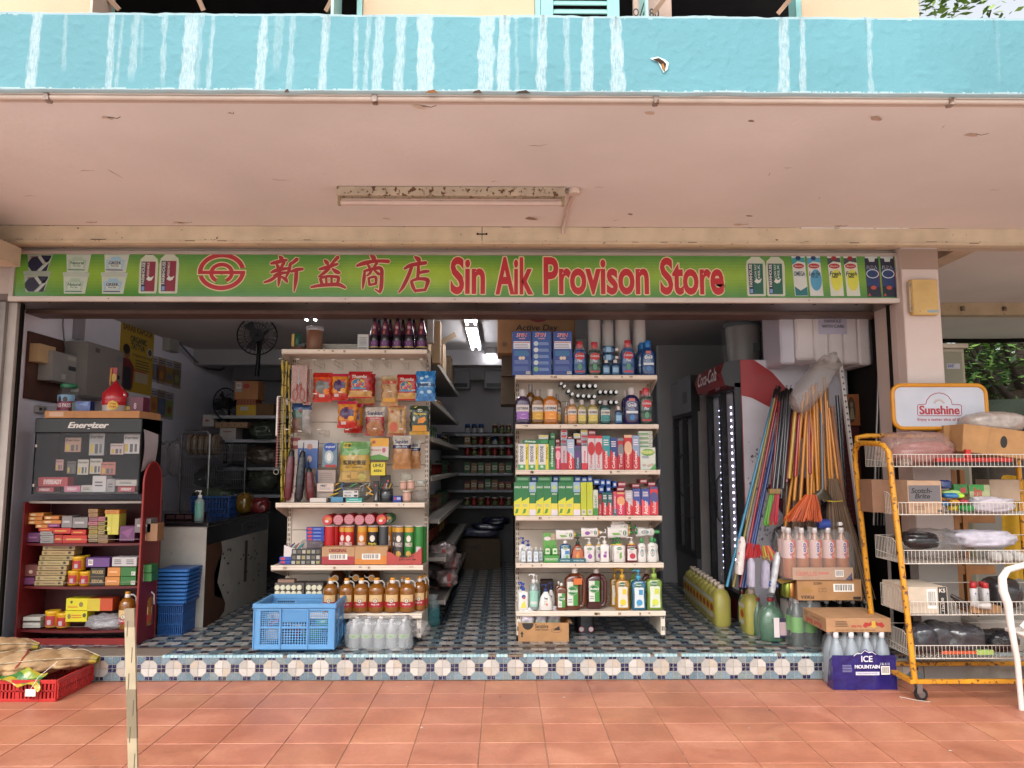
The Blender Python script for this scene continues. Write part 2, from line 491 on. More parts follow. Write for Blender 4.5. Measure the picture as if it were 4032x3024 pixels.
      # ground, walkway, shop floor
g=MB();g.grid(lambda u,v:(-16+32*u,-20+22*v,-.012),8,8,'d2cec8','plaster',False);tag(g.build('forecourt',origin=None),kind='structure')
g=MB();g.grid(lambda u,v:(-300+600*u,-200+700*v,-.03),6,6,'6f6a60','dark',False);tag(g.build('ground',origin=None),kind='structure')
g=MB();g.grid(lambda u,v:(-16+32*u,9.7+60*v,-.022),4,4,'55663a','leaf',False);tag(g.build('lawn',origin=None),kind='structure')
def terracotta():
 m=bpy.data.materials.new('terracotta');m.use_nodes=True;n=m.node_tree;L=n.links;b=n.nodes['Principled BSDF']
 tc=n.nodes.new('ShaderNodeTexCoord')
 at_=n.nodes.new('ShaderNodeAttribute');at_.attribute_name='Col'
 mp=n.nodes.new('ShaderNodeMapping');mp.inputs['Scale'].default_value=(1,1,1);L.new(tc.outputs['Object'],mp.inputs[0])
 n1=n.nodes.new('ShaderNodeTexNoise');n1 .inputs['Scale'].default_value=3.2;n1 .inputs['Detail'].default_value=8;n1 .inputs['Distortion'].default_value=.8;L.new(mp.outputs[0],n1 .inputs['Vector'])
 n2=n.nodes.new('ShaderNodeTexNoise');n2 .inputs['Scale'].default_value=26;n2 .inputs['Detail'].default_value=5;n2 .inputs['Distortion'].default_value=1.5;L.new(mp.outputs[0],n2 .inputs['Vector'])
 r1=n.nodes.new('ShaderNodeValToRGB');L.new(n1 .outputs[0],r1 .inputs[0])
 r1 .color_ramp.elements[0].position=.3;r1 .color_ramp.elements[0].color=(*col('9a604a'),1)
 r1 .color_ramp.elements[1].position=.72;r1 .color_ramp.elements[1].color=(*col('b37b62'),1)
 e=r1 .color_ramp.elements.new(.5);e.color=(*col('a76c54'),1)
 r2=n.nodes.new('ShaderNodeMapRange');r2 .inputs['From Min'].default_value=.35;r2 .inputs['From Max'].default_value=.68;r2 .inputs['To Min'].default_value=.91;r2 .inputs['To Max'].default_value=1.06;L.new(n2 .outputs[0],r2 .inputs[0])
 v=n.nodes.new('ShaderNodeVectorMath');v.operation='SCALE';L.new(r1 .outputs[0],v.inputs[0]);L.new(r2 .outputs[0],v.inputs['Scale'])
 v2=n.nodes.new('ShaderNodeVectorMath');v2 .operation='MULTIPLY';L.new(v.outputs[0],v2 .inputs[0]);L.new(at_.outputs['Color'],v2 .inputs[1])
 L.new(v2 .outputs[0],b.inputs['Base Color'])
 r3=n.nodes.new('ShaderNodeMapRange');r3 .inputs['To Min'].default_value=.3;r3 .inputs['To Max'].default_value=.62;L.new(n1 .outputs[0],r3 .inputs[0]);L.new(r3 .outputs[0],b.inputs['Roughness'])
 bp=n.nodes.new('ShaderNodeBump');bp.inputs['Strength'].default_value=.25;bp.inputs['Distance'].default_value=.003;L.new(n2 .outputs[0],bp.inputs['Height']);L.new(bp.outputs[0],b.inputs['Normal'])
 MATS['terracotta']=m
terracotta()
TW=xat(2111,YR,0)-xat(1912,YR,0);X00=xat(1912,YR,0)
rows=[yat(q,0)for q in(2729.6,2784.7,2850,2921,3009)]
TD=(rows[0]-rows[4])/4
g=MB();g.grid(lambda u,v:(-14+28*u,2.0+(YR-2.0)*v,-.004),4,4,'94705a','grout',False)
g.grid(lambda u,v:(-14+28*u,YR+8*v,-.006),4,4,'8d877c','grout',False)
r_=random.Random(4)
ys=[rows[0]-TD*k for k in range(0,10)]
for i in range(-26,27):
 xa=X00+TW*i
 ym=[YR-.004,rows[0]]+ys[1:]
 for k in range(len(ym)-1):
  y1, y0=ym[k], ym[k+1];w=1+r_.uniform(-.08,.07);gp=.002
  jx=r_.uniform(-.001,.001)
  g.box(xa+gp+jx,xa+TW-gp+jx,y0+gp*.7,y1-gp*.7,-.01,r_.uniform(-.0004,.0008),(w,w*r_.uniform(.97,1.03),w*r_.uniform(.95,1.05)),'terracotta',.002)
tag(g.build('walkway',origin=None),kind='structure')
g=MB();g.box(-3.9,3.9,YR+.012,YB+.1,-.02,ZS-.004,'5d5a55','grout')
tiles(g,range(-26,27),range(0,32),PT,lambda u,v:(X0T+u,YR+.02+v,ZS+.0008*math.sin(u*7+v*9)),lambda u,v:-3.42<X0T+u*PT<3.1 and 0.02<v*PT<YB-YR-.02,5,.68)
g.box(-3.3,3.0,YR+.195,YR+.215,ZS-.002,ZS+.004,'4b382c','worn')
g.box(-3.42,xat(660,YR+.05,ZS),YR+.014,YR+.19,ZS-.003,ZS+.003,'6e6258','plaster')
tag(g.build('shop_floor',origin=None),kind='structure')
bld=empty('shop_building',(0,YR,0),'cream painted shop building with tiled step, pink soffit and turquoise canopy edge','building')
def part(name,mb,parent=None,label=None):return mb.build(name,parent or bld,label)
g=MB();g.box(-3.9,3.9,YR+.002,YR+.011,0,ZS-.002,'9a948a','grout')
tiles(g,range(-24,25),range(0,2),PT,lambda u,v:(X0T+u,YR+.0004,v+PT*.02),lambda u,v:-3.75<X0T+u*PT<3.75 and v<1.02,8)if False else None
tiles(g,range(-24,25),range(-1,2),PT,lambda u,v:(X0T+u,YR+.0002,ZS*.5+(v/PT)*ZS*.965),lambda u,v:-3.75<X0T+u*PT<3.75 and-.5<v<.5,8)
xn=xat(640,YR,ZS);r_=random.Random(6)
while xn<3.7:
 w=.0245
 broken=2.32<xn<2.75 or.02<xn<.1 or-.12<xn<-.06 or r_.random()<.02
 g.box(xn,xn+w*.9,YR-.003,YR+.022,ZS-.012,ZS+(.004 if not broken else-.001),'7d6a58' if broken else r_.choice(['9fc4cc','a9ccd2','93b9c4','b4cfd2']),'plaster' if broken else 'tile',.0012);xn+=w
part('tiled_step',g)
# soffit with conduits and flaking paint
PINK='ded7d4'
g=MB();g.box(-9,9,YF+.10,4.82,ZC,ZC+.12,PINK,'soffit');g.box(XR+.28,9,4.82,9.2,ZC,ZC+.12,PINK,'soffit')
g.box(-9,9,YF+.021,YF+.10,ZC-.004,ZC+.12,'c8b6ac','soffit')
r_=random.Random(9)
for px, py, s in((1990,395,26),(1650,420,60),(2560,440,50),(2960,470,30),(3450,455,70),(420,470,50),(1520,860,40),(2480,840,30),(2950,845,30),(700,880,50),(350,880,30),(3820,520,60),(2090,858,60),(900,450,20),(1340,742,30),(2900,880,40),(3300,885,30)):
 Y=yat(py,ZC);x=xat(px,Y,ZC);k=s/F*Y
 n=7;pts=[]
 for i in range(n):
  a=2*math.pi*i/n;q=r_.uniform(.5,1)
  pts.append((x+k*.6*math.cos(a)*q,Y+k*.35*math.sin(a)*q,ZC-.002-max(0,math.cos(a))*k*.12))
 g.add(pts+[(x,Y,ZC-.003)],[[(i+1)%n,i,n]for i in range(n)],r_.choice(['c9b2a0','d2bfae','8f7260','bda392']),'paper')
 if r_.random()<.6:g.tube([(x+k*t,Y+.01*math.sin(9*t),ZC-.001)for t in(0,.4,.8,1.2)],.0012,'5b4638','dark',4)
for k in range(26):
 x, y=r_.uniform(-3.6,3.9), r_.uniform(YF+.15,4.75);L_=r_.uniform(.03,.13);a=r_.uniform(-.25,.25)if k%4 else 1.4
 g.tube([(x+L_*t*math.cos(a),y+L_*t*math.sin(a)+.008*math.sin(7*t+k),ZC-.0005)for t in(0,.3,.6,1)],[.0003,.0012,.0008,.0003],r_.choice(['6f5648','8a6f60','a08878']),'dark',4)
part('soffit',g)
g=MB();yq=yat(392,ZC-.012)
g.tube([(-8+16*i/40,yq,ZC-.014)for i in range(41)],.013,'b39d90','paint',10)
for px in(190,1477,2580,3740):x=xat(px,yq,ZC);g.box(x-.012,x+.012,yq-.018,yq+.018,ZC-.032,ZC,'8d7a70','rust');g.box(x-.003,x+.003,yq+.018,yq+.026,ZC-.03,ZC,'5a4436','rust')
g.tube([(-8+16*i/40,YF+.04,ZC-.012)for i in range(41)],.008,'8e766a','paint',8)
part('conduit',g)
# canopy edge: rendered fascia with lime streaks
ST=[(150,55,1,1),(270,25,.5,.6),(468,35,.8,1),(515,20,.5,.9),(575,40,.6,.7),(600,20,.35,.5),(695,30,.6,.8),(815,75,1,1),(855,30,.45,.9),(905,25,.7,1),(1125,50,.95,1),(1190,50,.35,.6),(1250,35,.5,.9),(1392,40,.85,1),(1518,28,.65,1),(1575,26,.6,1),(1625,50,.8,1),(1718,50,.85,1),(1818,80,1,1),(2090,80,.9,1),(2165,60,1,1),(2212,20,.4,1)]
ST=[(x*.9114,w*.9114*.5,s,l)for x,w,s,l in ST]+[(2016+x*.9114,w*.4557,s,l)for x,w,s,l in[(118,48,.9,1),(218,35,.55,.9),(315,62,1,1),(435,66,1,1),(1168,55,.85,1),(1250,35,.75,1),(1542,30,.65,1),(2105,22,.2,.7),(75,20,.3,.5)]]
DK=[(1275,.5),(2016+118*.911,.7),(2016+315*.911,.5),(2016+435*.911,.9),(2165*.911,.8),(1455,.3),(2016+1157*.911,.6),(2016+1240*.911,.5),(2016+1527*.911,.45),(2016+2090*.911,.5),(370*1.82,.2)]
def fas(px,v,x,z):
 """v from 0 at the top to 1 at the bottom -> colour"""
 m=0
 for c_, w, s, l in ST:
  d=px-c_+10*v*(1 if(int(c_)%3)else-.6)
  if abs(d)>w*2:continue
  w2=w*(1+.25*_nz.noise(Vector((c_,v*5,0)))-.12*(1-v))
  e=max(0,min(1,(w2-abs(d)+7*_nz.noise(Vector((px*.1,v*7,2))))/7.))
  e*=s*(1 if v<l else max(0,1-(v-l)*5))*(.72+.5*_nz.noise(Vector((px*.22,v*14,c_)))+.25*_nz.noise(Vector((px*.5,v*60,c_))))
  m=max(m,e)
 fr_=.035+.02*_nz.noise(Vector((px*.01,0,5)))+.012*_nz.noise(Vector((px*.08,0,7)))
 if v>1-fr_:m=max(m,.85)
 if v>.9:m=max(m,(v-.9)*4*max(0,_nz.noise(Vector((px*.012,v,3)))))
 if v<.03+.015*_nz.noise(Vector((px*.03,0,9))):m=max(m,.7)
 dk=0
 for c_, s in DK:
  d=abs(px-c_)
  if d<14:dk=max(dk,s*max(0,1-v*3.6)*max(0,1-d/(8+5*_nz.noise(Vector((c_,v*20,0)))))*(.7+.8*_nz.noise(Vector((px*.3,v*40,1)))))
 t=_nz.noise(Vector((x*1.5,z*3,0)))*.06+_nz.noise(Vector((x*9,z*9,0)))*.03
 B, W, D=col('568993'), col('9fb0b5'), col('48443f')
 m=max(0,min(1,m));dk=max(0,min(1,dk))
 return tuple(((B[i]*(1+t))*(1-m)+W[i]*m)*(1-dk)+D[i]*dk for i in range(3))
g=MB();xa, xb=xat(-60,YF,3.1), xat(4090,YF,3.1);NU, NV=1040, 70
def fp(u,v):
 x=xa+(xb-xa)*u;z=ZT+(ZC-ZT)*v
 w=(1-v)**40*(.006*_nz.noise(Vector((x*4,0,0)))+.004*_nz.noise(Vector((x*19,0,1))))-(v**40)*(.004*_nz.noise(Vector((x*6,0,4))))
 y=YF+.0025*_nz.noise(Vector((x*7,z*7,0)))+.0028*max(0,_nz.noise(Vector((x*30,z*30,8))))*-1+.02*(max(0,v-.985)/.015)**2
 return(x,y,z+w)
g.grid(fp,NU,NV,lambda u,v:fas(-60+4150*u,v,xa+(xb-xa)*u,ZT+(ZC-ZT)*v),'plaster')
g.box(-9,xa,YF,YF+.1,ZC,ZT,'568993','plaster');g.box(xb,9,YF,YF+.1,ZC,ZT,'568993','plaster')
g.box(xa,xb,YF+.022,YF+.099,ZC+.001,ZT-.003,'568993','plaster')
g.grid(lambda u,v:(xa+(xb-xa)*u,YF+.001+.03*v,fp(u,0)[2]-.001),200,1,'9fb0b3','plaster')
pts=[(2558,232),(2590,226),(2618,238),(2632,250),(2628,275),(2612,290),(2600,268),(2590,248),(2572,240)]
g.add([(lambda q:(q[0],YF-.006,q[1]))(at(a,b,YF))for a,b in pts]+[(lambda q:(q[0],YF-.004,q[1]))(at(2604,250,YF))],[[(i+1)%9,i,9]for i in range(9)],'c6d6d4','plaster')
g.add([(lambda q:(q[0],YF-.0075,q[1]))(at(2566+(a-2566)*.8+6,234+(b-234)*.86+2,YF))for a,b in[(2562,235),(2592,229),(2616,243),(2628,256),(2622,292),(2610,280),(2604,262),(2590,248)]],[[7,6,5,4,3,2,1,0]],'3a2a20','dark')
g.add([(lambda q:(q[0],YF-.0085,q[1]))(at(a,b,YF))for a,b in[(2602,256),(2610,254),(2618,276),(2612,284)]],[[3,2,1,0]],'9a6b40','dark')
for px, w, c_ in((1880,40,'4a3a30'),(1700,50,'7a4f30'),(2060,60,'3c332c'),(1130,20,'4a3a30')):
 x0, z_=at(px-w/2,369,YF);x1=xat(px+w/2,YF,ZC)
 g.add([(x0,YF-.003,ZC-.004),(x1,YF-.003,ZC-.003),((x0*.3+x1*.7),YF-.003,ZC+.012),(x0*.8+x1*.2,YF-.003,ZC+.007)],[[0,1,2,3]],c_,'dark')
part('canopy_edge',g)
g=MB();g.box(-9,9,YF+.1,5.19,ZC+.12,ZC+.2,'9b958b','plaster');part('canopy_roof',g)
# upper storey
UY=5.2
CR='c4a98c'
def ux(px):return xat(px,UY,4.3)
g=MB();uz0, uz1=ZC+.2, 6.2
for a, b in((-200,382),(1424,2106),(3162,3632)):
 g.box(ux(a)if a>-100 else-9,ux(b),UY,UY+.2,uz0,uz1,CR,'plaster')
g.box(-9,ux(3632),UY+.001,UY+.2,5.1,uz1,CR,'plaster',0)
g.box(-9,ux(3632),UY+.001,UY+.2,uz0,3.5,CR,'plaster',0)
g.box(-9,ux(3632),7.6,7.7,uz0,uz1,'2f2d2f','dark');g.box(-9,ux(3632),UY+.2,7.6,uz1-.1,uz1,'2f2d2f','dark')
part('upper_wall',g)
def casing(px0,px1):
 w=MB()
 x=ux(px0);w.box(x-.02,x+.02,UY-.02,UY+.12,3.5,5.1,'7fb0ae','paint');o=part('window',w);w=MB();x=ux(px1);w.box(x-.02,x+.02,UY-.02,UY+.12,3.5,5.1,'7fb0ae','paint');part('jamb',w,o)
 return o
for a, b in((392,1413),(2118,3150)):
 wn=casing(a,b)
 g=MB()
 for px in([440,790,1310]if a<1000 else[2600,3090]):
  x=ux(px);s=1 if px<1000 else-1
  if px==790:s=.35
  g.T=None
  g=MB();g.tube([(x+.05*s,UY-.03,zat(58,UY)),(x-.28*s,UY-.32,5.0)],.021,'b5937c','wood',4);part('window_stay',g,wn)
 g=MB()
 if a>1000:
  x0, x1=ux(2130), ux(2440)
  g.box(x0,x0+.09,UY-.03,UY,3.5,5.1,'7fb0ae','paint');g.box(x1-.09,x1,UY-.03,UY,3.5,5.1,'7fb0ae','paint')
  g.box(x0,x1,UY-.02,UY+.1,3.5,3.56,'7fb0ae','paint')
  z=3.6
  while z<5.05:
   g.add([(x0+.09,UY-.025,z),(x1-.09,UY-.025,z),(x1-.09,UY,z+.045),(x0+.09,UY,z+.045),(x0+.09,UY-.02,z-.006),(x1-.09,UY-.02,z-.006),(x1-.09,UY+.006,z+.039),(x0+.09,UY+.006,z+.039)],[[0,1,2,3],[7,6,5,4],[0,4,5,1],[2,6,7,3]],'8ab8b4','paint');z+=.066
  part('louvre_shutter',g,wn)
  g=MB();x0, x1=ux(2500), ux(2652);g.box(x0,x1,UY+.02,UY+.06,3.5,5.1,'b99f92','plaster')
  zt_=zat(38,UY);text(g,'QT',ux(2498),zt_-.045,ux(2540),zt_+.03,'262626',plane(UY+.02),2);text(g,'80',ux(2562),zt_-.045,ux(2602),zt_+.03,'262626',plane(UY+.02),2)
  part('wall_plate',g,wn)
  g=MB();x=ux(2530);g.box(x-.02,x,UY-.25,UY,3.5,5.1,'9cc4c2','paint')
  for k in range(14):g.box(x-.022,x-.019,UY-.2,UY-.04,3.7+k*.07,3.72+k*.07,'222a2c','dark')
 else:
  x=ux(1330);g.box(x,x+.02,UY-.25,UY,3.5,5.1,'9cc4c2','paint')
  for k in range(14):g.box(x-.002,x-.0005,UY-.2,UY-.04,3.7+k*.07,3.72+k*.07,'222a2c','dark')
  part('casement',g,wn);g=MB();x=ux(420);g.box(x,x+.02,UY-.25,UY,3.5,5.1,'b9a294','paint')
 part('casement',g,wn)
 # front jambs, pillar, shutter guides
WP='c2b2aa'
g=MB();g.box(-9,XL-.17,4.96,5.3,0,ZC,WP,'plaster');g.box(XL-.17,XL-.13,4.985,5.3,ZS,2.5,'8f8a86','plaster')
part('front_wall',g)
pxl=xat(3572,4.9,2);pxr=xat(3712,4.9,2.2)
g=MB();g.box(pxl,pxr,4.9,5.25,0,2.92,'cbbcb6','plaster',.006)
g.box(pxl-.001,pxr+.001,4.899,5.25,0,.86,'8f8a84','plaster',0)  # lower pillar painted grey: shade behind the rack put into the colour
g.box(pxl,pxr-.0,4.898,4.9,2.66,2.8,'9a8578','plaster',0)
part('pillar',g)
g=MB();g.box(XR+.10,pxl-.001,5.0,5.3,0,ZC,WP,'plaster',.004)
r_=random.Random(12)
gl=MB()
for k in range(150):
 z=r_.uniform(.9,2.42);s=r_.uniform(.004,.014)
 g.add([(XR+.10-s+r_.uniform(0,.02),4.998,z),(XR+.11+s,4.998,z+s*.3),(XR+.105+s*.5,4.997,z+s*2),(XR+.10-s*.6,4.998,z+s)],[[0,1,2,3]],r_.choice(['d8ccc2','6f5648','8c7a6c','c9b8ac']),'plaster')
 s=r_.uniform(.004,.012);x=XL-.17
 gl.add([(x-.01-s,4.958,z),(x+s*.4,4.958,z+s*.3),(x+s*.4,4.957,z+s*2),(x-.012,4.958,z+s)],[[0,1,2,3]],r_.choice(['d8ccc2','5f4a3e','8c7a6c','c9b8ac']),'plaster')
part('jamb',g);part('peeling_edge',gl)
for nm, xs, s in(('left',XL,1),('right',XR,-1)):
 g=MB()
 x0=xs-.13*s;g.box(x0,x0+.055*s,5.02,5.12,ZS,2.47,'8a8784','paint');g.box(x0+.055*s,x0+.115*s,5.05,5.12,ZS,2.47,'a8a29c','paint')
 g.box(x0+.115*s,x0+.13*s,5.08,5.11,ZS,2.47,'15130f','dark')
 part('shutter_guide',g)
g=MB();zb=zat(1240,5.32);g.box(XL-.16,XR+.12,4.995,5.45,zb+.03,2.5,'6a5a55','paint');g.box(XL-.12,XR+.1,5.3,5.5,zb,2.62,'5c463e','worn')
g.box(XL-.12,XR+.1,5.02,5.3,zb+.022,zb+.03,'77706c','metal')
for k in range(20):x=XL+.2+k*.29;g.box(x,x+.02,5.03,5.04,zb+.018,zb+.023,'3c3430','dark')
part('shutter_box',g)
g=MB();g.box(XL-.17,XR+.12,5.0,5.15,2.5,ZC,WP,'plaster');part('head_wall',g)
# trunking along the head of the wall
g=MB();ty=4.82;z0=zat(960,ty)
g.box(-9,9,ty,ty+.06,z0,ZC-.001,'d2c2a8','worn');g.box(-9,9,ty-.006,ty,z0+.006,z0+.018,'d0bea4','worn')
g.box(-9,9,ty+.06,5.0,z0+.012,z0+.05,'c4b09a','worn')
x=xat(1898,ty,2.85);g.box(x-.002,x+.002,ty-.002,ty,z0,ZC,'4a3c30','dark');g.box(x-.03,x+.03,ty-.004,ty,ZC-.055,ZC-.047,'33291f','dark');g.cyl(x-.03,ty-.002,ZC-.056,ZC-.044,.006,'33291f','dark',8)
g.cyl(x+.03,ty-.002,ZC-.056,ZC-.044,.006,'33291f','dark',8)
g.box(XR+.45,XR+.6,4.9,9.1,ZC-.1,ZC-.002,'c0a78e','worn');g.box(XR+.3,XR+.36,4.9,9.1,ZC-.06,ZC-.002,'9a857a','worn')
g.box(-9,-3.38,4.74,4.82,2.62,ZC-.1,'c4b09a','worn')
g.box(-3.36,-3.165,2.9,4.82,zat(1058,4.83),zat(985,4.83),'c8b49e','worn');g.box(-3.6,-3.37,2.9,4.82,zat(1058,4.83)+.02,ZC-.03,'c8b49e','worn')
r_=random.Random(13)
for k in range(70):
 x=r_.uniform(-4,4);s=r_.uniform(.002,.006);z=r_.choice([z0+.012,ZC-.004,z0+.02])
 g.box(x,x+s*r_.choice([1,2,12]),ty-.0075,ty-.0055,z-s*.4,z+s*.3,'5b4030','dark',0)
part('trunking',g)
# soffit edge beyond the corner
g=MB();yb=yat(1188,ZC);g.box(XR+.3,9,yb,yb+.12,zat(1236,yb),ZC-.001,'b8a384','worn')
for px in(3790,3955):x=xat(px,yb,2.8);g.cyl(x,yb-.01,2.84,2.88,.02,'7d6f60','rust',10)
g.tube([(XR+.3,9.2,ZC-.01),(6,9.2,ZC-.02),(9,8.9,ZC-.01)],.03,'15140f','dark',6)
part('soffit_beam',g)
# ---- shop interior
g=MB();INN='dcdae6'
g.box(XL-.22,XL-.12,5.3,YB+.1,ZS,2.9,INN,'plaster',.004);part('side_wall',g)
g=MB();g.box(XR+.10,XR+.2,5.3,YB+.1,ZS,2.9,'a9a8aa','plaster',.004);part('side_wall',g)
g=MB();g.box(XL-.12,XR+.1,YB,YB+.1,ZS,2.9,'b0afb4','plaster',.004);g.box(XL-.12,XR+.1,YB-.2,YB,2.42,2.62,'a8a7ab','plaster');part('back_wall',g)
g=MB();g.box(XL-.12,XR+.1,5.5,YB,HALL,HALL+.1,'b8b6b8','plaster');g.box(XL-.12,1.5,8.2,8.45,2.45,HALL,'a8a7ab','plaster');part('ceiling',g)
xp=xat(2600,7.85,1.5);g=MB();g.box(xp,XR+.1,7.85,7.98,ZS,HALL,'a5a4a6','plaster',.004);part('partition_wall',g)
# ================================================================ photo crops used while measuring
KR={'1':(0,900,2.0743),'2':(0,1700,1.5085),'3':(600,1200,1.1855),'4':(1050,1200,2.37),'5':(980,1850,2.2117),'6':(1650,1200,1.2767),'7':(1950,1200,2.37),'8':(1980,1850,2.2119),'a':(2550,1200,2.37),'b':(2600,1850,2.0733),'c':(2900,1200,2.0733),'d':(3000,1950,2.0733),'e':(3350,1450,2.5528),'f':(3350,2050,2.2126),'g':(0,940,2.1067),'h':(1000,940,2.212),'i':(2850,940,2.765),'w':(80,1230,3.95),'x':(600,1500,3.016)}
def P(k,x,y):a=KR[k];return a[0]+x/a[2], a[1]+y/a[2]
def pf(k,l,t,r,b,Y):return fr(*P(k,l,t),*P(k,r,b),Y)
def putk(key,k,l,t,r,b,Y,label,**q):return put(key,*P(k,l,t),*P(k,r,b),Y,label,**q)
# ================================================================ shop sign
SY=4.955
sgn=empty('shop_sign',(0,SY,zat(1190,SY)),'long green shop sign with red Chinese and English lettering above the opening','sign')
sxl, szt=at(48,986,SY);sxr=xat(3545,SY,2.6);szb=zat(1178,SY)
g=MB();g.box(sxl,sxr,SY+.006,5.0,szb,szt,'b9b0a8','paint')
g.box(sxl,sxr,SY-.012,SY+.02,szb-.022,szb+.012,'c9c0b8','paint',.003);g.box(sxl,sxr,SY-.01,SY+.02,szt-.024,szt,'a49b94','paint',.003)
g.box(sxl,sxl+.03,SY-.009,SY+.02,szb,szt,'b5aca5','paint');g.box(sxr-.03,sxr,SY-.009,SY+.02,szb,szt,'b5aca5','paint')
for px in(430,1790,3180,1360):x=xat(px,SY,2.5);g.box(x,x+.006,SY-.0135,SY-.011,szb-.008,szb-.002,'2e2a28','dark',0)
g.build('frame',sgn)
g=MB();a, b=sxl+.03, sxr-.03;c0, c1=szb+.012, szt-.024
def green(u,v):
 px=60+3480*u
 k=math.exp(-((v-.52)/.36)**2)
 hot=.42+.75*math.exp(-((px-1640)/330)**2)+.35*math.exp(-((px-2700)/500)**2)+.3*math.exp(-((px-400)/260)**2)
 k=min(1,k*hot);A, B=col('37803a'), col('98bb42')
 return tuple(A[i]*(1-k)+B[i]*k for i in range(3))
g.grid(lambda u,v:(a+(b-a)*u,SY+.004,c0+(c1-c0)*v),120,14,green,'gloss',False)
S=plane(SY+.0036)
def sx(px):return xat(px,SY,2.6)
def sz(py):return zat(py,SY)
def GP(k,pts):return[(sx(P(k,x,y)[0]),sz(P(k,x,y)[1]))for x,y in pts]
def gt(s_,k,l,t,r,b,c,lay=3,**q):(x0,y0),(x1,y1)=P(k,l,t), P(k,r,b);text(g,s_,sx(x0),sz(y1),sx(x1),sz(y0),c,S,lay,**q)
def gs(k,pts,c,lay=1):shape(g,GP(k,pts),c,S,lay)
for dx, dy, q in((0,0,0),(-15,172,1)):
 o=lambda pts:[(x+dx,y+dy)for x,y in pts]
 gs('g',o([(200,108),(318,99),(435,108),(428,140),(205,136)]),'8f9a90',1);gs('g',o([(212,140),(425,142),(385,278),(232,280)]),'9aa39a',1)
 gs('g',o([(222,205),(250,165),(330,148),(412,150),(380,276),(255,276),(225,240)]),'1c1d38',2)
 gs('g',o([(296,160),(322,150),(368,208),(388,205),(415,160),(420,165),(392,215),(335,277),(300,274),(350,225)]),'a9b3ab',3)
 gt('Dairy','g',238+dx,165+dy,290+dx,150+dy,'7b3a2a',3)
for bx, lc, tc_, word in((528,'1f6b4a','3b6b4c','Natural'),(845,'24286a','20245c','GREEK')):
 for dx, dy in((0,0),(-12,178)):
  o=lambda pts:[(bx+x+dx,y+dy)for x,y in pts]
  gs('g',o([(0,110),(110,102),(222,112),(218,145),(4,140)]),'a7b3a9',1);gs('g',o([(8,142),(214,145),(194,285),(20,285)]),'b4bfb4',1)
  gs('g',o([(22,185),(60,180),(70,158),(140,158),(150,180),(182,185),(168,255),(35,255)]),'9db5a0' if word[0]=='N' else '8fb4c8',2)
  gs('g',o([(44,194),(160,194),(152,252),(52,252)]),'b9c6bb',3)
  gs('g',o([(28,262),(168,264),(168,272),(28,270)]),lc,3)
  gt(word,'g',bx+dx+48,196+dy,bx+dx+156,222+dy,tc_,4,bold=.05);gt('Pot Set','g',bx+dx+70,226+dy,bx+dx+132,240+dy,tc_,4)
def farm(k,l,t,r,b,red,cap,t1):
 w, h=r-l, b-t;o=lambda pts:[(l+x*w,t+y*h)for x,y in pts]
 gs(k,o([(.36,0),(.66,0),(.66,.07),(.36,.07)]),cap,1)
 gs(k,o([(.3,.07),(.7,.07),(.95,.17),(1,.3),(.98,.97),(.93,1),(.07,1),(.02,.97),(0,.3),(.05,.17)]),'b8c0ae',1)
 gs(k,o([(.1,.23),(.35,.23),(.35,.95),(.14,.95)]),'1c1f3a',2);gs(k,o([(.35,.23),(.86,.23),(.86,.95),(.35,.95)]),red,2)
 gt('FARMHOUSE',k,l+.15*w,t+.25*h,l+.31*w,t+.78*h,'c9d0c8',4,rot=1);gs(k,o([(.17,.83),(.32,.83),(.32,.93),(.17,.93)]),'6f8fc0',4)
 for i, q in enumerate(t1):gt(q,k,l+(.42+.17*i)*w,t+.25*h,l+(.54+.17*i)*w,t+.58*h,'b9c4bb',4,rot=1)
 gs(k,o([(.4,.66),(.5,.58),(.62,.62),(.8,.58),(.7,.68),(.55,.7)]),'c9d0c8',4)
farm('g',1150,118,1305,460,'7d2038','20253f',['FRESHMILK']);farm('g',1316,110,1478,460,'7d2038','20253f',['FRESHMILK'])
farm('i',248,155,460,618,'175a4c','1f6d50',['LOW FAT','MILK']);farm('i',465,155,670,618,'175a4c','1f6d50',['LOW FAT','MILK'])
for l, base, capc_, c2, w1, w2, tcol in((748,'c3c9c6','16365e','2f8f92','OMEGA','','24485a'),(915,'c3c9c6','16365e','4b94b8','Low Fat','Hi Cal','24485a'),(1138,'c6cbbe','8c1c22','c9cc4a','Fresh','Milk','2c3a2a'),(1315,'c6cbbe','8c1c22','c9cc4a','Fresh','Milk','2c3a2a')):
 o=lambda pts:[(l+x,y)for x,y in pts]
 gs('i',o([(0,163),(142,166),(166,614),(22,614)]),base,1)
 gs('i',o([(2,200),(140,195),(146,250),(60,235),(4,275)]),c2 if l<1100 else '3a4048',2);gs('i',o([(0,163),(142,166),(142,192),(0,190)]),base,2)
 gs('i',ell(l+72,200,29,24,14),capc_,3);gs('i',ell(l+74,287,60,28,16),'9e2530',3);gs('i',ell(l+74,287,62,31,16),'c9b9b4',2)
 if l==748:gs('i',o([(24,510),(80,560),(158,512),(164,610),(30,610)]),'1f6a72',2)
 else:gs('i',ell(l+92,440,62,118,18),c2,2)
 gt(w1,'i',l+18,345,l+142,392 if w2 else 395,tcol,4,bold=.03,shear=.2 if w2 else 0)
 if w2:gt(w2,'i',l+48,392,l+112,416,tcol,4,bold=.05)
 gt('Meadow','i',l+28,276,l+120,298,'c9a79c',4,shear=.3)
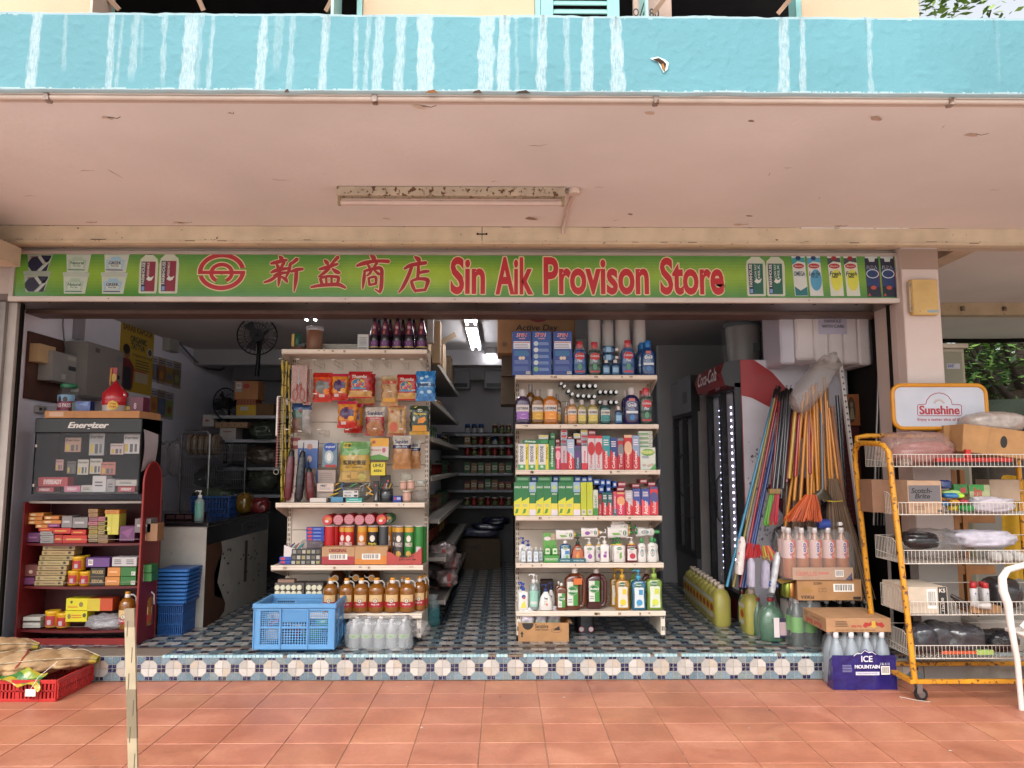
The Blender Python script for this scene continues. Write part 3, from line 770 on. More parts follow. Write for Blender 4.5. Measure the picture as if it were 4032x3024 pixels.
for l in(1545,1715):
 o=lambda pts:[(l+x,y)for x,y in pts]
 gs('i',o([(5,165),(140,168),(142,205),(5,200)]),'b9bfc0',1);gs('i',o([(0,200),(150,200),(168,625),(14,620)]),'161b33',1)
 gs('i',o([(8,300),(146,300),(156,520),(12,500)]),'1c3466',2);gs('i',o([(40,195),(115,195),(105,238),(50,238)]),'b9c4c2',3);gs('i',o([(148,320),(158,340),(166,600),(158,560)]),'7a2f2c',3)
 x, y=P('i',l+80,370);ring(g,sx(x),sz(y),(sx(x+25)-sx(x)),(sz(y)-sz(y+18)),.006,'b9c4cc',S,4)
 gt('PURA','i',l+22,282,l+128,318,'c9cfd2',4,bold=.08);gt('PURA','i',l+25,284,l+125,316,'1c2030',5,bold=.02);gs('i',ell(l+84,522,32,22,10),'a84a38',4);gs('i',o([(18,612),(54,612),(36,582)]),'a84a38',4)
 # emblem and lettering
def logo(c,e,lay):
 X, Z=sx(871), sz(1072);RX, RZ=sx(871+93)-X, Z-sz(1072+73)
 t=.030
 ring(g,X,Z,RX+e,RZ+e,t+2*e,c,S,lay,12,184);ring(g,X,Z,RX+e,RZ+e,t+2*e,c,S,lay,196,358)
 ring(g,X,Z-.01,RX*.52+e,RZ*.56+e,.026+2*e,c,S,lay+.1,-62,242)
 rect(g,X-RX-e,Z-.018-e,X+RX*.5+e,Z+.006+e,c,S,lay+.2);rect(g,X-RX*.2-e,Z-.018-e,X+RX+e,Z+.006+e,c,S,lay+.3)
 if e==0:ring(g,X,Z-.01,RX*.1,RZ*.1,.01,'6f9a3a',S,lay)
logo('d4c69c',.007,2);logo('a82430',0,4)
def halo(s_,x0,z0,x1,z1,bold,shear,c,thick=0):
 for i in range(8):
  q=.0075+.0035*thick;dx, dz=q*math.cos(i*math.pi/4), q*math.sin(i*math.pi/4)
  text(g,s_,x0+dx,z0+dz,x1+dx,z1+dz,'d6c79e',S,3+.1*i,bold=bold,shear=shear,res=3)
 for i in range(6 if thick else 1):
  dx, dz=(.0042*math.cos(i*1.047),.0042*math.sin(i*1.047))if thick else(0,0)
  text(g,s_,x0+dx,z0+dz,x1+dx,z1+dz,c,S,5+.1*i,bold=bold,shear=shear,res=4)
BR={0:[[(212,155,8),(232,178,34),(240,205,16)],[(140,222,14),(190,210,28),(280,190,18)],[(190,225,10),(205,250,24),(208,270,8)],[(258,210,24),(240,242,20),(222,268,8)],[(145,300,12),(200,278,28),(305,260,14)],[(170,325,10),(220,308,24),(290,298,12)],[(222,285,24),(220,350,26),(214,418,8)],[(205,318,20),(150,362,24),(86,386,10)],[(240,335,10),(275,360,26),(292,384,12)],[(372,180,28),(335,212,24),(300,235,10)],[(314,215,20),(302,280,22),(275,348,8)],[(318,292,14),(370,274,26),(424,268,18)],[(368,275,26),(364,370,28),(352,465,6)]],1:[[(608,188,10),(630,212,30),(645,228,10)],[(728,162,28),(695,198,22),(662,232,8)],[(566,270,16),(640,250,28),(728,222,14)],[(655,258,22),(612,298,24),(560,336,8)],[(680,266,12),(715,290,32),(748,302,14)],[(575,350,16),(588,382,22),(600,408,16)],[(578,346,18),(650,330,18),(738,338,22)],[(738,340,24),(732,375,22),(722,402,16)],[(628,345,15),(632,402,15)],[(675,342,15),(677,402,15)],[(498,426,14),(560,413,22),(650,404,26),(740,404,28),(800,432,14)]],2:[[(1008,148,8),(1038,170,36),(1042,202,14)],[(892,240,16),(955,216,32),(1060,197,22),(1172,200,28)],[(985,225,10),(1004,250,22)],[(1068,214,22),(1040,250,10)],[(962,288,14),(958,350,24),(948,438,8)],[(955,286,14),(1030,266,24),(1104,262,26),(1112,340,26),(1108,430,28),(1098,474,10)],[(1100,470,14),(1055,440,6)],[(1020,282,18),(1004,308,16),(980,326,6)],[(1048,280,12),(1088,312,22)],[(998,346,14),(1008,408,18)],[(998,346,12),(1058,336,18),(1062,398,18)],[(1008,405,15),(1064,394,15)]],3:[[(1395,158,8),(1428,180,36),(1440,208,14)],[(1308,264,14),(1368,232,28),(1498,210,26)],[(1374,238,22),(1346,320,26),(1302,415,24),(1262,472,6)],[(1430,226,18),(1430,290,24),(1424,352,18)],[(1432,302,14),(1480,288,24),(1522,284,16)],[(1370,368,18),(1386,420,26),(1410,465,12)],[(1378,366,16),(1440,350,22),(1512,360,28),(1506,405,24),(1490,452,16)],[(1405,455,16),(1450,450,20),(1496,445,16)]]}
def brush(st,grow,c,lay):
 n=6;pts=[]
 for i in range(len(st)-1):
  p0, p1, p2, p3=st[max(0,i-1)], st[i], st[i+1], st[min(len(st)-1,i+2)]
  for k in range(n+(i==len(st)-2)):
   t=k/n;pts.append(tuple(.5*(2*b_+(c_-a_)*t+(2*a_-5*b_+4*c_-d_)*t*t+(3*b_-a_-3*c_+d_)*t**3)for a_,b_,c_,d_ in zip(p0,p1,p2,p3)))
 L_, R_=[],[]
 for i,(x,y,w)in enumerate(pts):
  xa, ya, _=pts[max(0,i-1)];xb, yb, _=pts[min(len(pts)-1,i+1)];d=math.hypot(xb-xa,yb-ya)or 1;nx, ny=-(yb-ya)/d,(xb-xa)/d;w=max(3,w)/2+grow
  L_.append((x+nx*w,y+ny*w));R_.append((x-nx*w,y-ny*w))
 def e(i,s_):
  x, y, w=pts[i];xa, ya, _=pts[i+s_];d=math.hypot(x-xa,y-ya)or 1;w=max(3,w)/2+grow;return(x+(x-xa)/d*w*.8,y+(y-ya)/d*w*.8)
 q=L_+R_+[e(0,1),e(-1,-1)];V=[(sx(P('h',x,y)[0]),SY+.0036-.0004*lay,sz(P('h',x,y)[1]))for x,y in q];N=len(pts)
 g.add(V,[[i,i+1,N+i+1,N+i]for i in range(N-1)]+[[0,N,2*N],[N-1,2*N-1,2*N+1]],c,'paper')
for ch in BR:
 for i, st in enumerate(BR[ch]):brush(st,11,'d6c79e',3+.07*i);brush(st,3.5,'9c1f28',5+.07*i)
words=[('Sin',971,1050),('Aik',1068,1154),('Provison',1172,1404),('Store',1424,1566)]
for w_, l, r in words:
 q=1.8228;x0, x1, z0, z1=sx(l*q+4), sx(r*q-4), sz(636*q), sz(555*q)
 halo(w_,x0,z0,x1,z1,.03,0,'b01f2a')
g.build('printed_panel',sgn)
# ================================================================ tube light and junction box on the soffit
def nm(o,l,c,grp=None,kind=None):return tag(o,l,c,grp,kind)
ly=yat(752,ZC-.02)
x0, x1=xat(1328,ly,2.9), xat(2225,ly,2.9)
tl=empty('tube_light',((x0+x1)/2,ly,ZC-.11),'rust speckled white batten light with one unlit tube under the soffit','ceiling light')
g=MB();g.box(x0,x1,ly-.02,ly+.035,ZC-.055,ZC-.002,'b8a893','rust',.003);g.build('batten',tl)
for x in(x0+.004,x1-.02):g=MB();g.box(x,x+.016,ly-.004,ly+.02,ZC-.105,ZC-.056,'9a8a68','rust');g.build('lamp_holder',tl)
g=MB();a_, b_=x0+.02, x1-.02;g.T=Matrix.Translation((a_,ly+.008,ZC-.088))@Matrix.Rotation(math.pi/2,4,'Y');g.cyl(0,0,0,b_-a_,.0155,'cbb4aa','gloss',16);g.T=None;g.build('tube',tl)
jx=xat(2262,ly,2.9)
jb=empty('junction_box',(jx,ly,ZC-.03),'round white junction box with a conduit running back to the trunking','junction box')
g=MB();g.cyl(jx,ly+.01,ZC-.035,ZC-.001,.035,'d3bfb3','paint',20);g.box(x1+.001,jx-.03,ly-.004,ly+.012,ZC-.03,ZC-.012,'8f8076','rust');g.build('box',jb)
g=MB();g.tube([(jx,ly+.03,ZC-.016),(jx-.01,ly+.3,ZC-.014),(jx-.012,4.79,ZC-.014),(jx-.012,4.805,ZC-.05)],.0115,'d0bbb0','paint',10);g.build('conduit',jb)
# yellow access box on the pillar
bx0, bz0, bx1, bz1=fr(3590,1100,3690,1240,4.86)
ab=empty('meter_box',((bx0+bx1)/2,4.9,bz0),'pale yellow metal box with a sticker on the pillar beside the sign','electrical box')
g=MB();g.box(bx0,bx1,4.86,4.897,bz0,bz1,'c9a868','worn',.003);g.box(bx0-.012,bx0-.001,4.865,4.897,bz0+.02,bz1-.01,'b5a48a','paint');g.build('case',ab)
g=MB();g.box(bx0+.006,bx1+.004,4.856,4.8595,bz0+.006,bz1-.002,'c9a96a','worn',.001);rect(g,bx1-.075,bz0+.015,bx1+.002,bz0+.034,'8fa0a4',plane(4.856),1);g.build('door',ab)
for z in(bz0+.03,bz1-.05):g=MB();g.cyl(bx0-.003,4.858,z,z+.022,.005,'a39684','metal',8);g.build('hinge',ab)
g=MB();g.box(bx1+.001,bx1+.009,4.865,4.88,(bz0+bz1)/2-.01,(bz0+bz1)/2+.012,'6d5a3a','rust');g.build('latch',ab)
# ================================================================ gondola shelf units facing the street
SH='d2c5b6';SHD='b8aa9b'
def gondola(name,label,pts,YBk,xl,xr,rows,ztop):
 """rows: (front edge top z, front Y)"""
 root=empty(name,((xl+xr)/2,YBk,ZS),label,'shelf unit','steel shelf units facing the street')
 g=MB()
 z=ZS+.08;k=0
 while z<ztop-.01:
  z2=min(z+.16,ztop);g.box(xl+.03,xr-.03,YBk,YBk+.012,z+.0015,z2-.0015,SH,'paint',.002);z=z2
 g.build('back_panel',root)
 for x in(xl,xr-.03):
  g=MB();g.box(x,x+.03,YBk-.01,YBk+.05,ZS+.03,ztop+.012,SH,'paint')
  z=ZS+.1
  while z<ztop:
   for dx in(.006,.018):g.box(x+dx,x+dx+.005,YBk-.0115,YBk-.0095,z,z+.022,'3a332e','dark',0)
   z+=.036
  g.build('upright',root)
 fy0=rows[-1][1]
 for x in(xl,xr-.03):
  g=MB();g.box(x+.002,x+.028,fy0+.03,YBk-.012,ZS+.03,rows[-1][0]-.04,SH,'paint')
  g.box(x,x+.03,fy0+.005,fy0+.03,ZS+.03,rows[-1][0]-.04,'d8cbbb','paint')
  for z in(ZS+.06,ZS+.14):g.box(x+.006,x+.012,fy0+.003,fy0+.006,z,z+.03,'2d2824','dark',0);g.box(x+.018,x+.024,fy0+.003,fy0+.006,z,z+.03,'2d2824','dark',0)
  g.build('base_leg',root);
  g=MB();g.cyl(x+.015,fy0+.03,ZS,ZS+.03,.018,'1d1b1a','plastic',12);g.build('foot',root)
 for i,(z,fy)in enumerate(rows):
  g=MB();s=(fy-5.3)*0
  a, b=xl-.004, xr+.004
  g.box(a,b,fy+.004,YBk-.012,z-.03,z-.004,'cbbdae','paint',.002)
  g.box(a,b,fy,fy+.004,z-.034,z,'d9ccbc','paint',.0015)
  g.box(a,b,fy-.004,fy,z-.012,z-.004,'ddd0c0','paint',.0015);g.box(a,b,fy-.0035,fy,z-.033,z-.026,'c6b8a8','paint',.0015)
  r=random.Random(i*7+int(xl*10))
  for k in range(5):x=r.uniform(a,b-.05);w=r.uniform(.004,.03);g.box(x,x+w,fy-.0045,fy-.001,z-r.uniform(.012,.03),z-.008,'9b8672','rust',0)
  sh=g.build('shelf',root)
  for x in(a,b-.004):
   g=MB();g.add([(x,YBk-.012,z-.03),(x,fy+.02,z-.03),(x,fy+.02,z-.045),(x,YBk-.012,z-.12),(x+.004,YBk-.012,z-.03),(x+.004,fy+.02,z-.03),(x+.004,fy+.02,z-.045),(x+.004,YBk-.012,z-.12)],[[0,1,2,3],[7,6,5,4],[0,4,5,1],[1,5,6,2],[2,6,7,3]],SHD,'paint');g.build('bracket',sh)
 return root
GB=5.7
RR=[(1476,5.44),(1670,5.42),(1850,5.40),(2031,5.37),(2217,5.35),(2407,5.32)]
RROWS=[(zat(y,Y),Y)for y,Y in RR]
gxl, gxr=xat(2033,5.36,1.0), xat(2607,5.36,.9)
gondola('gondola_shelf','cream steel shelf unit of mouthwash, toothpaste and soap, right of the aisle',None,GB,gxl,gxr,RROWS,RROWS[0][0])
LR=[(1376,5.38),(1979,5.36),(2225,5.30),(2415,5.26)]
LROWS=[(zat(y,Y),Y)for y,Y in LR]
lxl, lxr=xat(1090,5.36,1.2), xat(1671,5.36,1.2)
LG=gondola('gondola_shelf','cream steel shelf unit with hanging packets, crisps and cooking oil, left of the aisle',None,5.66,lxl,lxr,LROWS,LROWS[0][0]+.02)
# peg hooks
def hook(cx,cy,tip=None,L=.2):
 x, z=at(*P('4',cx,cy),5.42)
 r=MB();r.tube([(x,5.655,z-.003),(x,5.424,z-.003)],.002,'cfc6ba','metal',6)
 r.tube([(x,5.655,z-.03),(x,5.44,z-.03),(x,5.43,z-.018)],.0025,'cfc6ba','metal',6);r.box(x-.02,x+.02,5.65,5.657,z-.045,z+.006,'c9bdae','paint')
 o=r.build('peg_hook',LG)
 r=MB();r.box(x-.014,x+.014,5.419,5.424,z-.003,z+.003,'e9e6df','plastic');r.build('price_plate',o)
for cx, cy in((130,503),(290,505),(443,513),(622,511),(805,510),(965,511),(1090,503),(1262,507),(1440,507),(115,856),(450,829),(690,815),(920,802),(1150,809),(1370,796),(187,1162),(308,1178),(488,1164),(750,1164),(1010,1156),(1255,1158)):hook(cx,cy)
# ---------------------------------------------------------------- designs
def W7(c):return c*.000766
def W8(c):return c*.000815
goods('soapbox_a','laundry_powder_box','detergent box','blue laundry powder boxes',carton_fn(.135,.31,.1,'223f8a',[('t','SPIN',.22,.87,.78,.955,'e8e4e8',{'bold':.06,'shear':.2}),('t','SPIN',.24,.875,.78,.95,'c02a34',{'bold':.02,'shear':.2}),('t','wash',.34,.82,.68,.86,'d89a9c'),('r',.06,.6,.94,.77,'d8dae2'),('r',.06,.735,.94,.75,'b02a3a'),('l',.1,.61,.9,.72,'8a8fa8',3),('l',.1,.44,.9,.56,'3f8fb4',6),('c',.42,.39,.09,.04,'d8c6b0'),('c',.58,.39,.09,.04,'d8c6b0'),('l',.1,.26,.9,.34,'7f92c4',3),('l',.08,.1,.9,.2,'6a7fb8',4),('b',.72,.03,.94,.09)]),.135,.31)
goods('soapbox_b','laundry_powder_box','detergent box','blue laundry powder boxes',carton_fn(.135,.31,.1,'1f4a94',[('t','SPIN',.16,.87,.72,.965,'e8e4e8',{'bold':.06,'shear':.2}),('t','SPIN',.18,.875,.7,.96,'c02a34',{'bold':.02,'shear':.2}),('t','wash',.3,.82,.66,.86,'d89a9c')]+[('c',.2,.72-i*.145,.13,.055,['b9c9d8','cfd4da','a9bcc4','c4cfd8','7fae74'][i])for i in range(5)]+[('l',.36,.68-i*.145,.9,.75-i*.145,'9fb4d8',3)for i in range(5)]),.135,.31)
def mouth(key,body,cap,capz,W,H,lab_,ops,name='mouthwash_bottle',grp='mouthwash bottles',waist=True,n=22,cover=None):
 rx=W/2;ry=W*.3
 secs=[(0,rx*.9,ry*.9,3.4),(H*.012,rx,ry,3.4),(H*.22,rx,ry,3.4),(H*.24,rx*.93,ry*.93,3.4),(H*.26,rx,ry,3.4),(H*.66,rx,ry,3.2),(H*.73,rx*.86,ry*.88,2.6),(H*.77,rx*.56,ry*.75,2.2),(H*.8,rx*.44,ry*.66,2)]
 if not waist:secs=[(0,rx*.9,ry*.9,3),(H*.02,rx,ry,3),(H*.4,rx*.97,ry,2.8),(H*.62,rx,ry,2.6),(H*.74,rx*.8,ry*.88,2.4),(H*.8,rx*.42,ry*.6,2)]
 ps=[('cap',capc(H*.8,H,rx*.46,cap,'plastic'))]
 if cover:ps.append(('film_neck',lambda p:p.loft([(H*.62,rx*1.02,ry*1.02,2.6),(H*.8,rx*.7,ry*.8,2.2),(H*.95,rx*.42,rx*.42,2)],'e4e8ea','film',18,False)))
 goods(key,name,'bottle',grp,bottle_fn(secs,body,'liquid',ps,(lab_[0]*H,lab_[1]*H,.86,lab_[2],ops),n),W,H)
LST=lambda c2, c3:[('r',0,.55,1,.95,'c9c4c0'),('t','LISTERINE',.06,.66,.94,.84,'1c1a20',{'bold':.05}),('l',.2,.57,.8,.64,'6b6870',1),('r',.04,0,.96,.53,c2),('c',.55,.2,.3,.18,c3)]
mouth('l_purple','43305a','bcb7b8',0,.1,.245,(.14,.56,'b6a4bc'),LST('8f5fae','b693c4'));mouth('l_amber','8a5a1e','8f8a88',0,.1,.24,(.14,.56,'c9b080'),LST('c99a3a','e0b950'))
mouth('l_orange','cf7a24','c4bfbc',0,.105,.245,(.14,.56,'d8a05a'),LST('e09038','f0b45c'));mouth('l_small_o','cf9860','bdb8b6',0,.075,.17,(.14,.6,'d8b080'),LST('d89858','f0c070'))
mouth('l_small_y','b4a45c','bdb8b6',0,.075,.17,(.14,.6,'d0c890'),LST('c9b85a','e0d488'));mouth('l_small_g','1f5a5c','a8a5a6',0,.075,.17,(.14,.6,'a8c0bc'),LST('2f7f7c','68a8a4'))
PLX=[('c',.5,.78,.48,.17,'b4242c'),('t','Colgate',.1,.72,.9,.86,'d8cfd0'),('t','Plax',.26,.52,.74,.64,'c9d4e4',{'shear':.2}),('r',.05,.05,.95,.12,'b8343c'),('c',.5,.3,.2,.14,'4f8f6a')]
mouth('p_blue','23589c','b8303a',0,.103,.235,(.06,.7,None),PLX,waist=False,cover=True);mouth('p_green','27463a','b8303a',0,.103,.235,(.06,.7,None),PLX,waist=False,cover=True)
ORB=[('r',.25,.86,.75,.97,'c9706a'),('o',.5,.7,.4,.1,.03,'d8dce8'),('t','Oral-B',.18,.64,.82,.76,'e0e4ec',{'bold':.04}),('r',0,.36,1,.46,'d0d8e0'),('l',.2,.48,.8,.56,'9fb4d4',2),('c',.5,.2,.24,.12,'3c78b4')]
mouth('o_blue','1d4f8c','1f6cae',0,.105,.24,(.06,.72,None),ORB,waist=False);mouth('o_navy','2c2560','b9b4b4',0,.115,.255,(.06,.72,None),ORB,waist=False)
mouth('mini','1f4a74','d6d2cc',0,.058,.105,(.1,.6,'3a6a94'),[('r',.1,.2,.9,.8,'8fb4d0')],name='small_mouthwash_bottle',waist=False)
def lying(n,name='mouthwash_multipack'):
 def fn(nm_):
  o=None
  mb=MB()
  for i in range(n):
   mb.T=Matrix.Translation(((i-(n-1)/2)*.039,.02,.018))@Matrix.Rotation(-math.pi/2,4,'X')
   mb.loft([(0,.012,.012,2),(.008,.017,.017,2.4),(.1,.018,.018,2.6),(.102,.014,.014,2.6)],'1f3c3c' if i%2 else '233f44','liquid',12)
  mb.T=None
  o=mb.build(nm_,origin=None)
  for i in range(n):
   c=MB();c.T=Matrix.Translation(((i-(n-1)/2)*.039,.02,.018))@Matrix.Rotation(math.pi/2,4,'X');c.cyl(0,0,0,.02,.0125,'b4b2b0','metal',14);c.build('cap',o)
  return o
 return fn
for n in(2,4):goods('pack%d'%n,'mouthwash_multipack','bottle pack','wrapped packs of small mouthwash lying down',lying(n),.039*n,.036)
for i,(c,cp)in enumerate((('b9b0ac','3aa0c0'),('b4aba8','2f9a5a'),('bdb4b0','a9a19e'))):
 goods('tall%d'%i,'tall_bleach_bottle','bottle','tall pale bottles at the back of the top shelf',bottle_fn([(0,.048,.04,3),(.01,.052,.044,3),(.275,.05,.042,3),(.3,.038,.034,2),(.305,.022,.022,2)],c,'plastic',[('cap',capc(.305,.33,.024,cp))],None),.104,.33)
 # toothpaste cartons: turned lettering over two or three colour fields
def tube_box(key,w,h,main,c2,word,wc,style=0,d=.045,grp='toothpaste boxes'):
 ops=[]
 if style==0:ops=[('r',0,0,1,.28,c2),('T',word,.28,.1,.78,.8,wc)]
 elif style==1:ops=[('p',[(0,0),(1,0),(1,.35),(0,.62)],c2),('T',word,.25,.04,.75,.55,wc),('l',.15,.7,.85,.9,wc,3)]
 elif style==2:ops=[('c',.5,.62,.5,.2,c2),('T',word,.25,.06,.72,.5,wc),('r',0,.92,1,1,c2)]
 elif style==3:ops=[('r',.72,0,1,1,'d8c63a'),('r',0,0,.7,.2,'4f9a5c'),('T',word,.16,.3,.5,.92,'23304c'),('V','Value',.78,.4,.95,.9,'4a4a28'),('c',.34,.12,.16,.05,'c9d8c4')]
 elif style==4:ops=[('r',0,.36,1,1,'1f6e3a'),('p',[(0,.36),(1,.36),(1,.55),(0,.42)],'c9cc3a'),('r',0,0,1,.36,'d4c83c'),('t','DARLIE',.08,.82,.9,.88,'d8e0d4',{'shear':.2}),('p',[(.1,.05),(.5,.08),(.62,.2),(.3,.2)],'4f8a34'),('l',.15,.26,.85,.34,'8aa0a0',2)]
 elif style==5:ops=[('r',0,.7,1,1,'8fa8c4'),('r',0,0,1,.18,'d8cfd4'),('c',.5,.84,.36,.07,'a8bc7c'),('t','DARLIE',.12,.62,.88,.67,'d8e0d4',{'shear':.2}),('r',0,.18,1,.36,'d4c850')]
 elif style==6:ops=[('r',0,.66,1,.68,'aebc34'),('r',0,.42,1,.44,'aebc34'),('b',.22,.03,.8,.17),('l',.2,.5,.8,.62,'b4bf58',3)]
 goods(key,'toothpaste_box','toothpaste box',grp,carton_fn(w,h,d,main,ops,side=None if style!=3 else None),w,h)
tube_box('senso',.073,.178,'d6d6d2','','SENSODYNE','',3);tube_box('darlie',.054,.236,'1f6e3a','','','',4);tube_box('darlie2',.046,.236,'1f6e3a','','','',5);tube_box('lime',.044,.236,'b4bc2c','','','',6)
G3='third'
# ---------------------------------------------------------------- right unit, top: behind row then front row
z1=RROWS[0][0]
def rs(i):return RROWS[i][0], RROWS[i][1]
def on(key,k,l,t,r,row,label,dy=.03,**q):
 z, Y=row;x0, _, x1, z1_=pf(k,l,t,r,t+5,Y+dy)
 return put3(key,(x0+x1)/2,Y+dy,z+.0005,x1-x0,z1_-z,label,**q)
T=rs(0)
for i,(l,r)in enumerate(((160,335),(345,522),(540,717))):
 on('soapbox_b' if i==1 else 'soapbox_a','7',l,248,r,T,['blue laundry powder box at the left end of the right unit\'s top','blue laundry powder box with a column of round pictures, middle of three','blue laundry powder box beside a red capped mouthwash bottle'][i])
for i,(l,t,r,k)in enumerate(((868,75,990,0),(1000,110,1110,1),(1120,70,1265,2),(1292,70,1410,2))):
 on('tall%d'%k,'7',l,t-30,r,T,'tall pale bottle behind the mouthwash, %s from the left on the top shelf'%ORDN[i],dy=.17)
for i,(k,l,t,r,s)in enumerate((('p_blue',722,340,855,'blue mouthwash bottle with red cap beside the laundry powder'),('p_green',862,345,995,'dark green mouthwash bottle with red cap on the top shelf'),('p_blue',1172,328,1308,'blue mouthwash bottle with red cap right of the small blue bottles'))):on(k,'7',l,t,r,T,s)
for i,(l,r)in enumerate(((1338,1400),(1350,1425),(1362,1495))):on('o_blue','7',l-(0 if i==2 else 30),332+(2-i)*18,r+(0 if i==2 else 10),T,'deep blue mouthwash bottle at the right end, %s of its short row'%['back','middle','front'][i],dy=.14-.055*i)
for i,(l,t,r)in enumerate(((1000,512,1075),(1085,512,1162))):on('mini','7',l,t,r,T,'small blue mouthwash bottle with white cap, %s one of the standing pair'%['left','right'][i])
for i, y in enumerate((380,455)):
 x0, z0, x1, zz=pf('7',1000,y,1165,y+70,5.5);o=put3('mini',x0+.005,5.5,(z0+zz)/2,.058,.115,'small blue mouthwash bottle lying on its side, %s of two'%['upper','lower'][i]);o.rotation_euler=(0,R(90),0)
g=MB();x0, z0, x1, zz=pf('7',1040,385,1160,515,5.53);g.box(x0,x1,5.53,5.6,T[0],z0,'1d3f5c','plastic');nm(g.build('mouthwash_multipack'),'dark blue wrapped pack under the two lying small bottles','bottle pack')
# big brown carton behind on top
g=MB();x0, z0, x1, zz=pf('7',20,60,745,450,5.85);g.box(x0,x1,5.85,6.2,z0,zz+.05,'9a7350','card',.004)
S_=plane(5.85);ex=lambda l, t, r, b:pf('7',l,t,r,b,5.85)
a=ex(190,185,585,245);text(g,'Active Day',a[0],a[1]-.01,a[2],a[3],'221d1c',S_,1,shear=.15);a=ex(280,70,520,165);shape(g,ell((a[0]+a[2])/2,a[3],(a[2]-a[0])/2,(a[3]-a[1]),20),'7a2a30',S_,1)
a=ex(60,60,210,150);shape(g,[(a[0],a[1]+.02),(a[2],a[1]+.05),(a[2],a[3]),(a[0],a[3])],'8a3238',S_,1);a=ex(60,345,112,392);ring(g,(a[0]+a[2])/2,(a[1]+a[3])/2,.024,.024,.003,'2a2220',S_,1,n=4);text(g,'30',a[0]+.008,a[1]+.008,a[2]-.008,a[3]-.008,'2a2220',S_,1)
nm(g.build('cardboard_carton'),'large brown carton marked Active Day behind the blue powder boxes','carton')
g=MB();g.box(gxl,gxr,5.8,6.25,z1-.06,z1+.06,'b5a999','paint');nm(g.build('steel_shelf'),'dim steel shelf top carrying the large brown carton','shelf')
g=MB();x0, z0, x1, zz=pf('7',745,90,870,420,5.82);g.box(x0,x1,5.74,5.9,z1+.061,z1+.32,'70706e','plastic');g.box(x0+.08,x0+.1,5.73,5.739,z1+.061,z1+.2,'6a2a34','plastic');g.box(x0+.11,x0+.125,5.73,5.739,z1+.061,z1+.24,'252f78','plastic');nm(g.build('spray_pack'),'pale grey packs with a blue edge between carton and bleach bottles','pack')
# second row: mouthwash
T=rs(1)
for k, l, t, r, s, dy in(('l_purple',187,788,325,'purple mouthwash bottle at the left end of its shelf',.03),('l_amber',335,788,460,'amber mouthwash bottle second from the left',.05),('l_orange',450,786,585,'bright orange mouthwash bottle third from the left',.03),('l_amber',545,830,618,'amber mouthwash bottle half hidden behind the orange one',.1),('l_small_o',645,905,690,'small peach mouthwash bottle behind another',.08),('l_small_o',670,880,765,'small peach mouthwash bottle right of the big orange one',.03),('l_small_y',768,886,852,'small yellow mouthwash bottle, left of two alike',.03),('l_small_y',862,884,962,'small yellow mouthwash bottle, right of two alike',.03),('l_small_g',978,890,1078,'small teal mouthwash bottle with striped cap',.03),('mini',1115,948,1190,'tiny navy mouthwash bottle with white cap before the purple one',.03),('o_navy',1200,770,1350,'indigo mouthwash bottle with silver cap',.03),('o_navy',1180,800,1260,'indigo mouthwash bottle mostly hidden behind its twin',.11),('p_green',1345,775,1478,'green mouthwash bottle with red cap at the right end',.03),('p_green',1325,800,1420,'green mouthwash bottle behind the right end one',.11),('l_amber',285,740,375,'reddish mouthwash bottle tilted up behind the purple one',.13)):
 on(k,'7',l,t,r,T,s,dy=dy)
for i,(n,l,t,r,a_)in enumerate(((4,748,738,962,0),(4,745,833,950,3),(4,955,795,1155,0),(4,955,890,1155,0),(2,575,722,655,40),(2,640,795,730,38))):
 x0, z0, x1, zz=pf('7',l,t,r,t+45,5.52)
 put3('pack%d'%n,(x0+x1)/2,5.52,z0,x1-x0,.042,'dark wrapped pack of small bottles lying caps forward, %s in the heap'%['top middle','lower middle','upper right','lower right','upper left','lower left'][i],ry=a_)
 # third row: toothpaste
CT=[('r','c','red')]
tb=[(215,310,1298,'senso','white and yellow twin pack toothpaste box, leftmost of three'),(312,400,1300,'senso','white and yellow twin pack toothpaste box, middle of three'),(402,497,1300,'senso','white and yellow twin pack toothpaste box, rightmost of three')]
T=rs(2)
for l, r, t, k, s in tb:on(k,'7',l,t,r,T,s)
des=[('cl1',500,557,1262,'1c6b3c','2f8a4c','closeup','e0e6dc',0,'green toothpaste box next to the white and yellow ones'),('k1',562,610,1322,'c22a5c','d8a0a8','Colgate','e8d4dc',2,'magenta toothpaste box, short one beside the green box'),('k2',612,668,1315,'b9aeb6','b02a38','Colgate','b02a38',0,'silver toothpaste box with red lower end'),('k3',670,738,1255,'9fb4cc','c22630','Colgate','e4dadc',1,'pale blue and red toothpaste box'),('k4',742,800,1315,'3a4a62','5a3a78','Colgate','c9c4d0',2,'dark slate toothpaste box'),('k5',805,860,1318,'d0c4cc','c93040','Colgate','c93040',0,'white toothpaste box with a red band, shorter than its neighbours'),('k6',863,928,1222,'c9bcc0','b8242e','Colgate','b8242e',2,'white toothpaste box with red oval, left of a pair'),('k6b',930,998,1222,'c9bcc0','b8242e','Colgate','b8242e',2,'white toothpaste box with red oval, right of a pair'),('k7',1000,1070,1222,'2f8f94','c0282e','Colgate','e4dadc',1,'teal toothpaste box with red lower corner'),('k8',1072,1138,1240,'24407e','b8242e','Colgate','e4dadc',1,'navy toothpaste box with large white lettering'),('k9',1140,1198,1246,'ab2430','7b7a80','Total','d0b8bc',2,'crimson toothpaste box with grey disc'),('k10',1202,1275,1215,'b8222c','d4ac8c','Colgate','e4c8b8',2,'red toothpaste box with a beige picture'),('k11',1278,1345,1220,'8a9cb8','b8242c','Colgate','e4dadc',1,'grey blue toothpaste box left of the denture tablets')]
for k, l, r, t, c, c2, w_, wc, st, s in des:
 tube_box(k,W7(r-l),W7(1532-t),c,c2,w_,wc,st);on(k,'7',l,t,r,T,s)
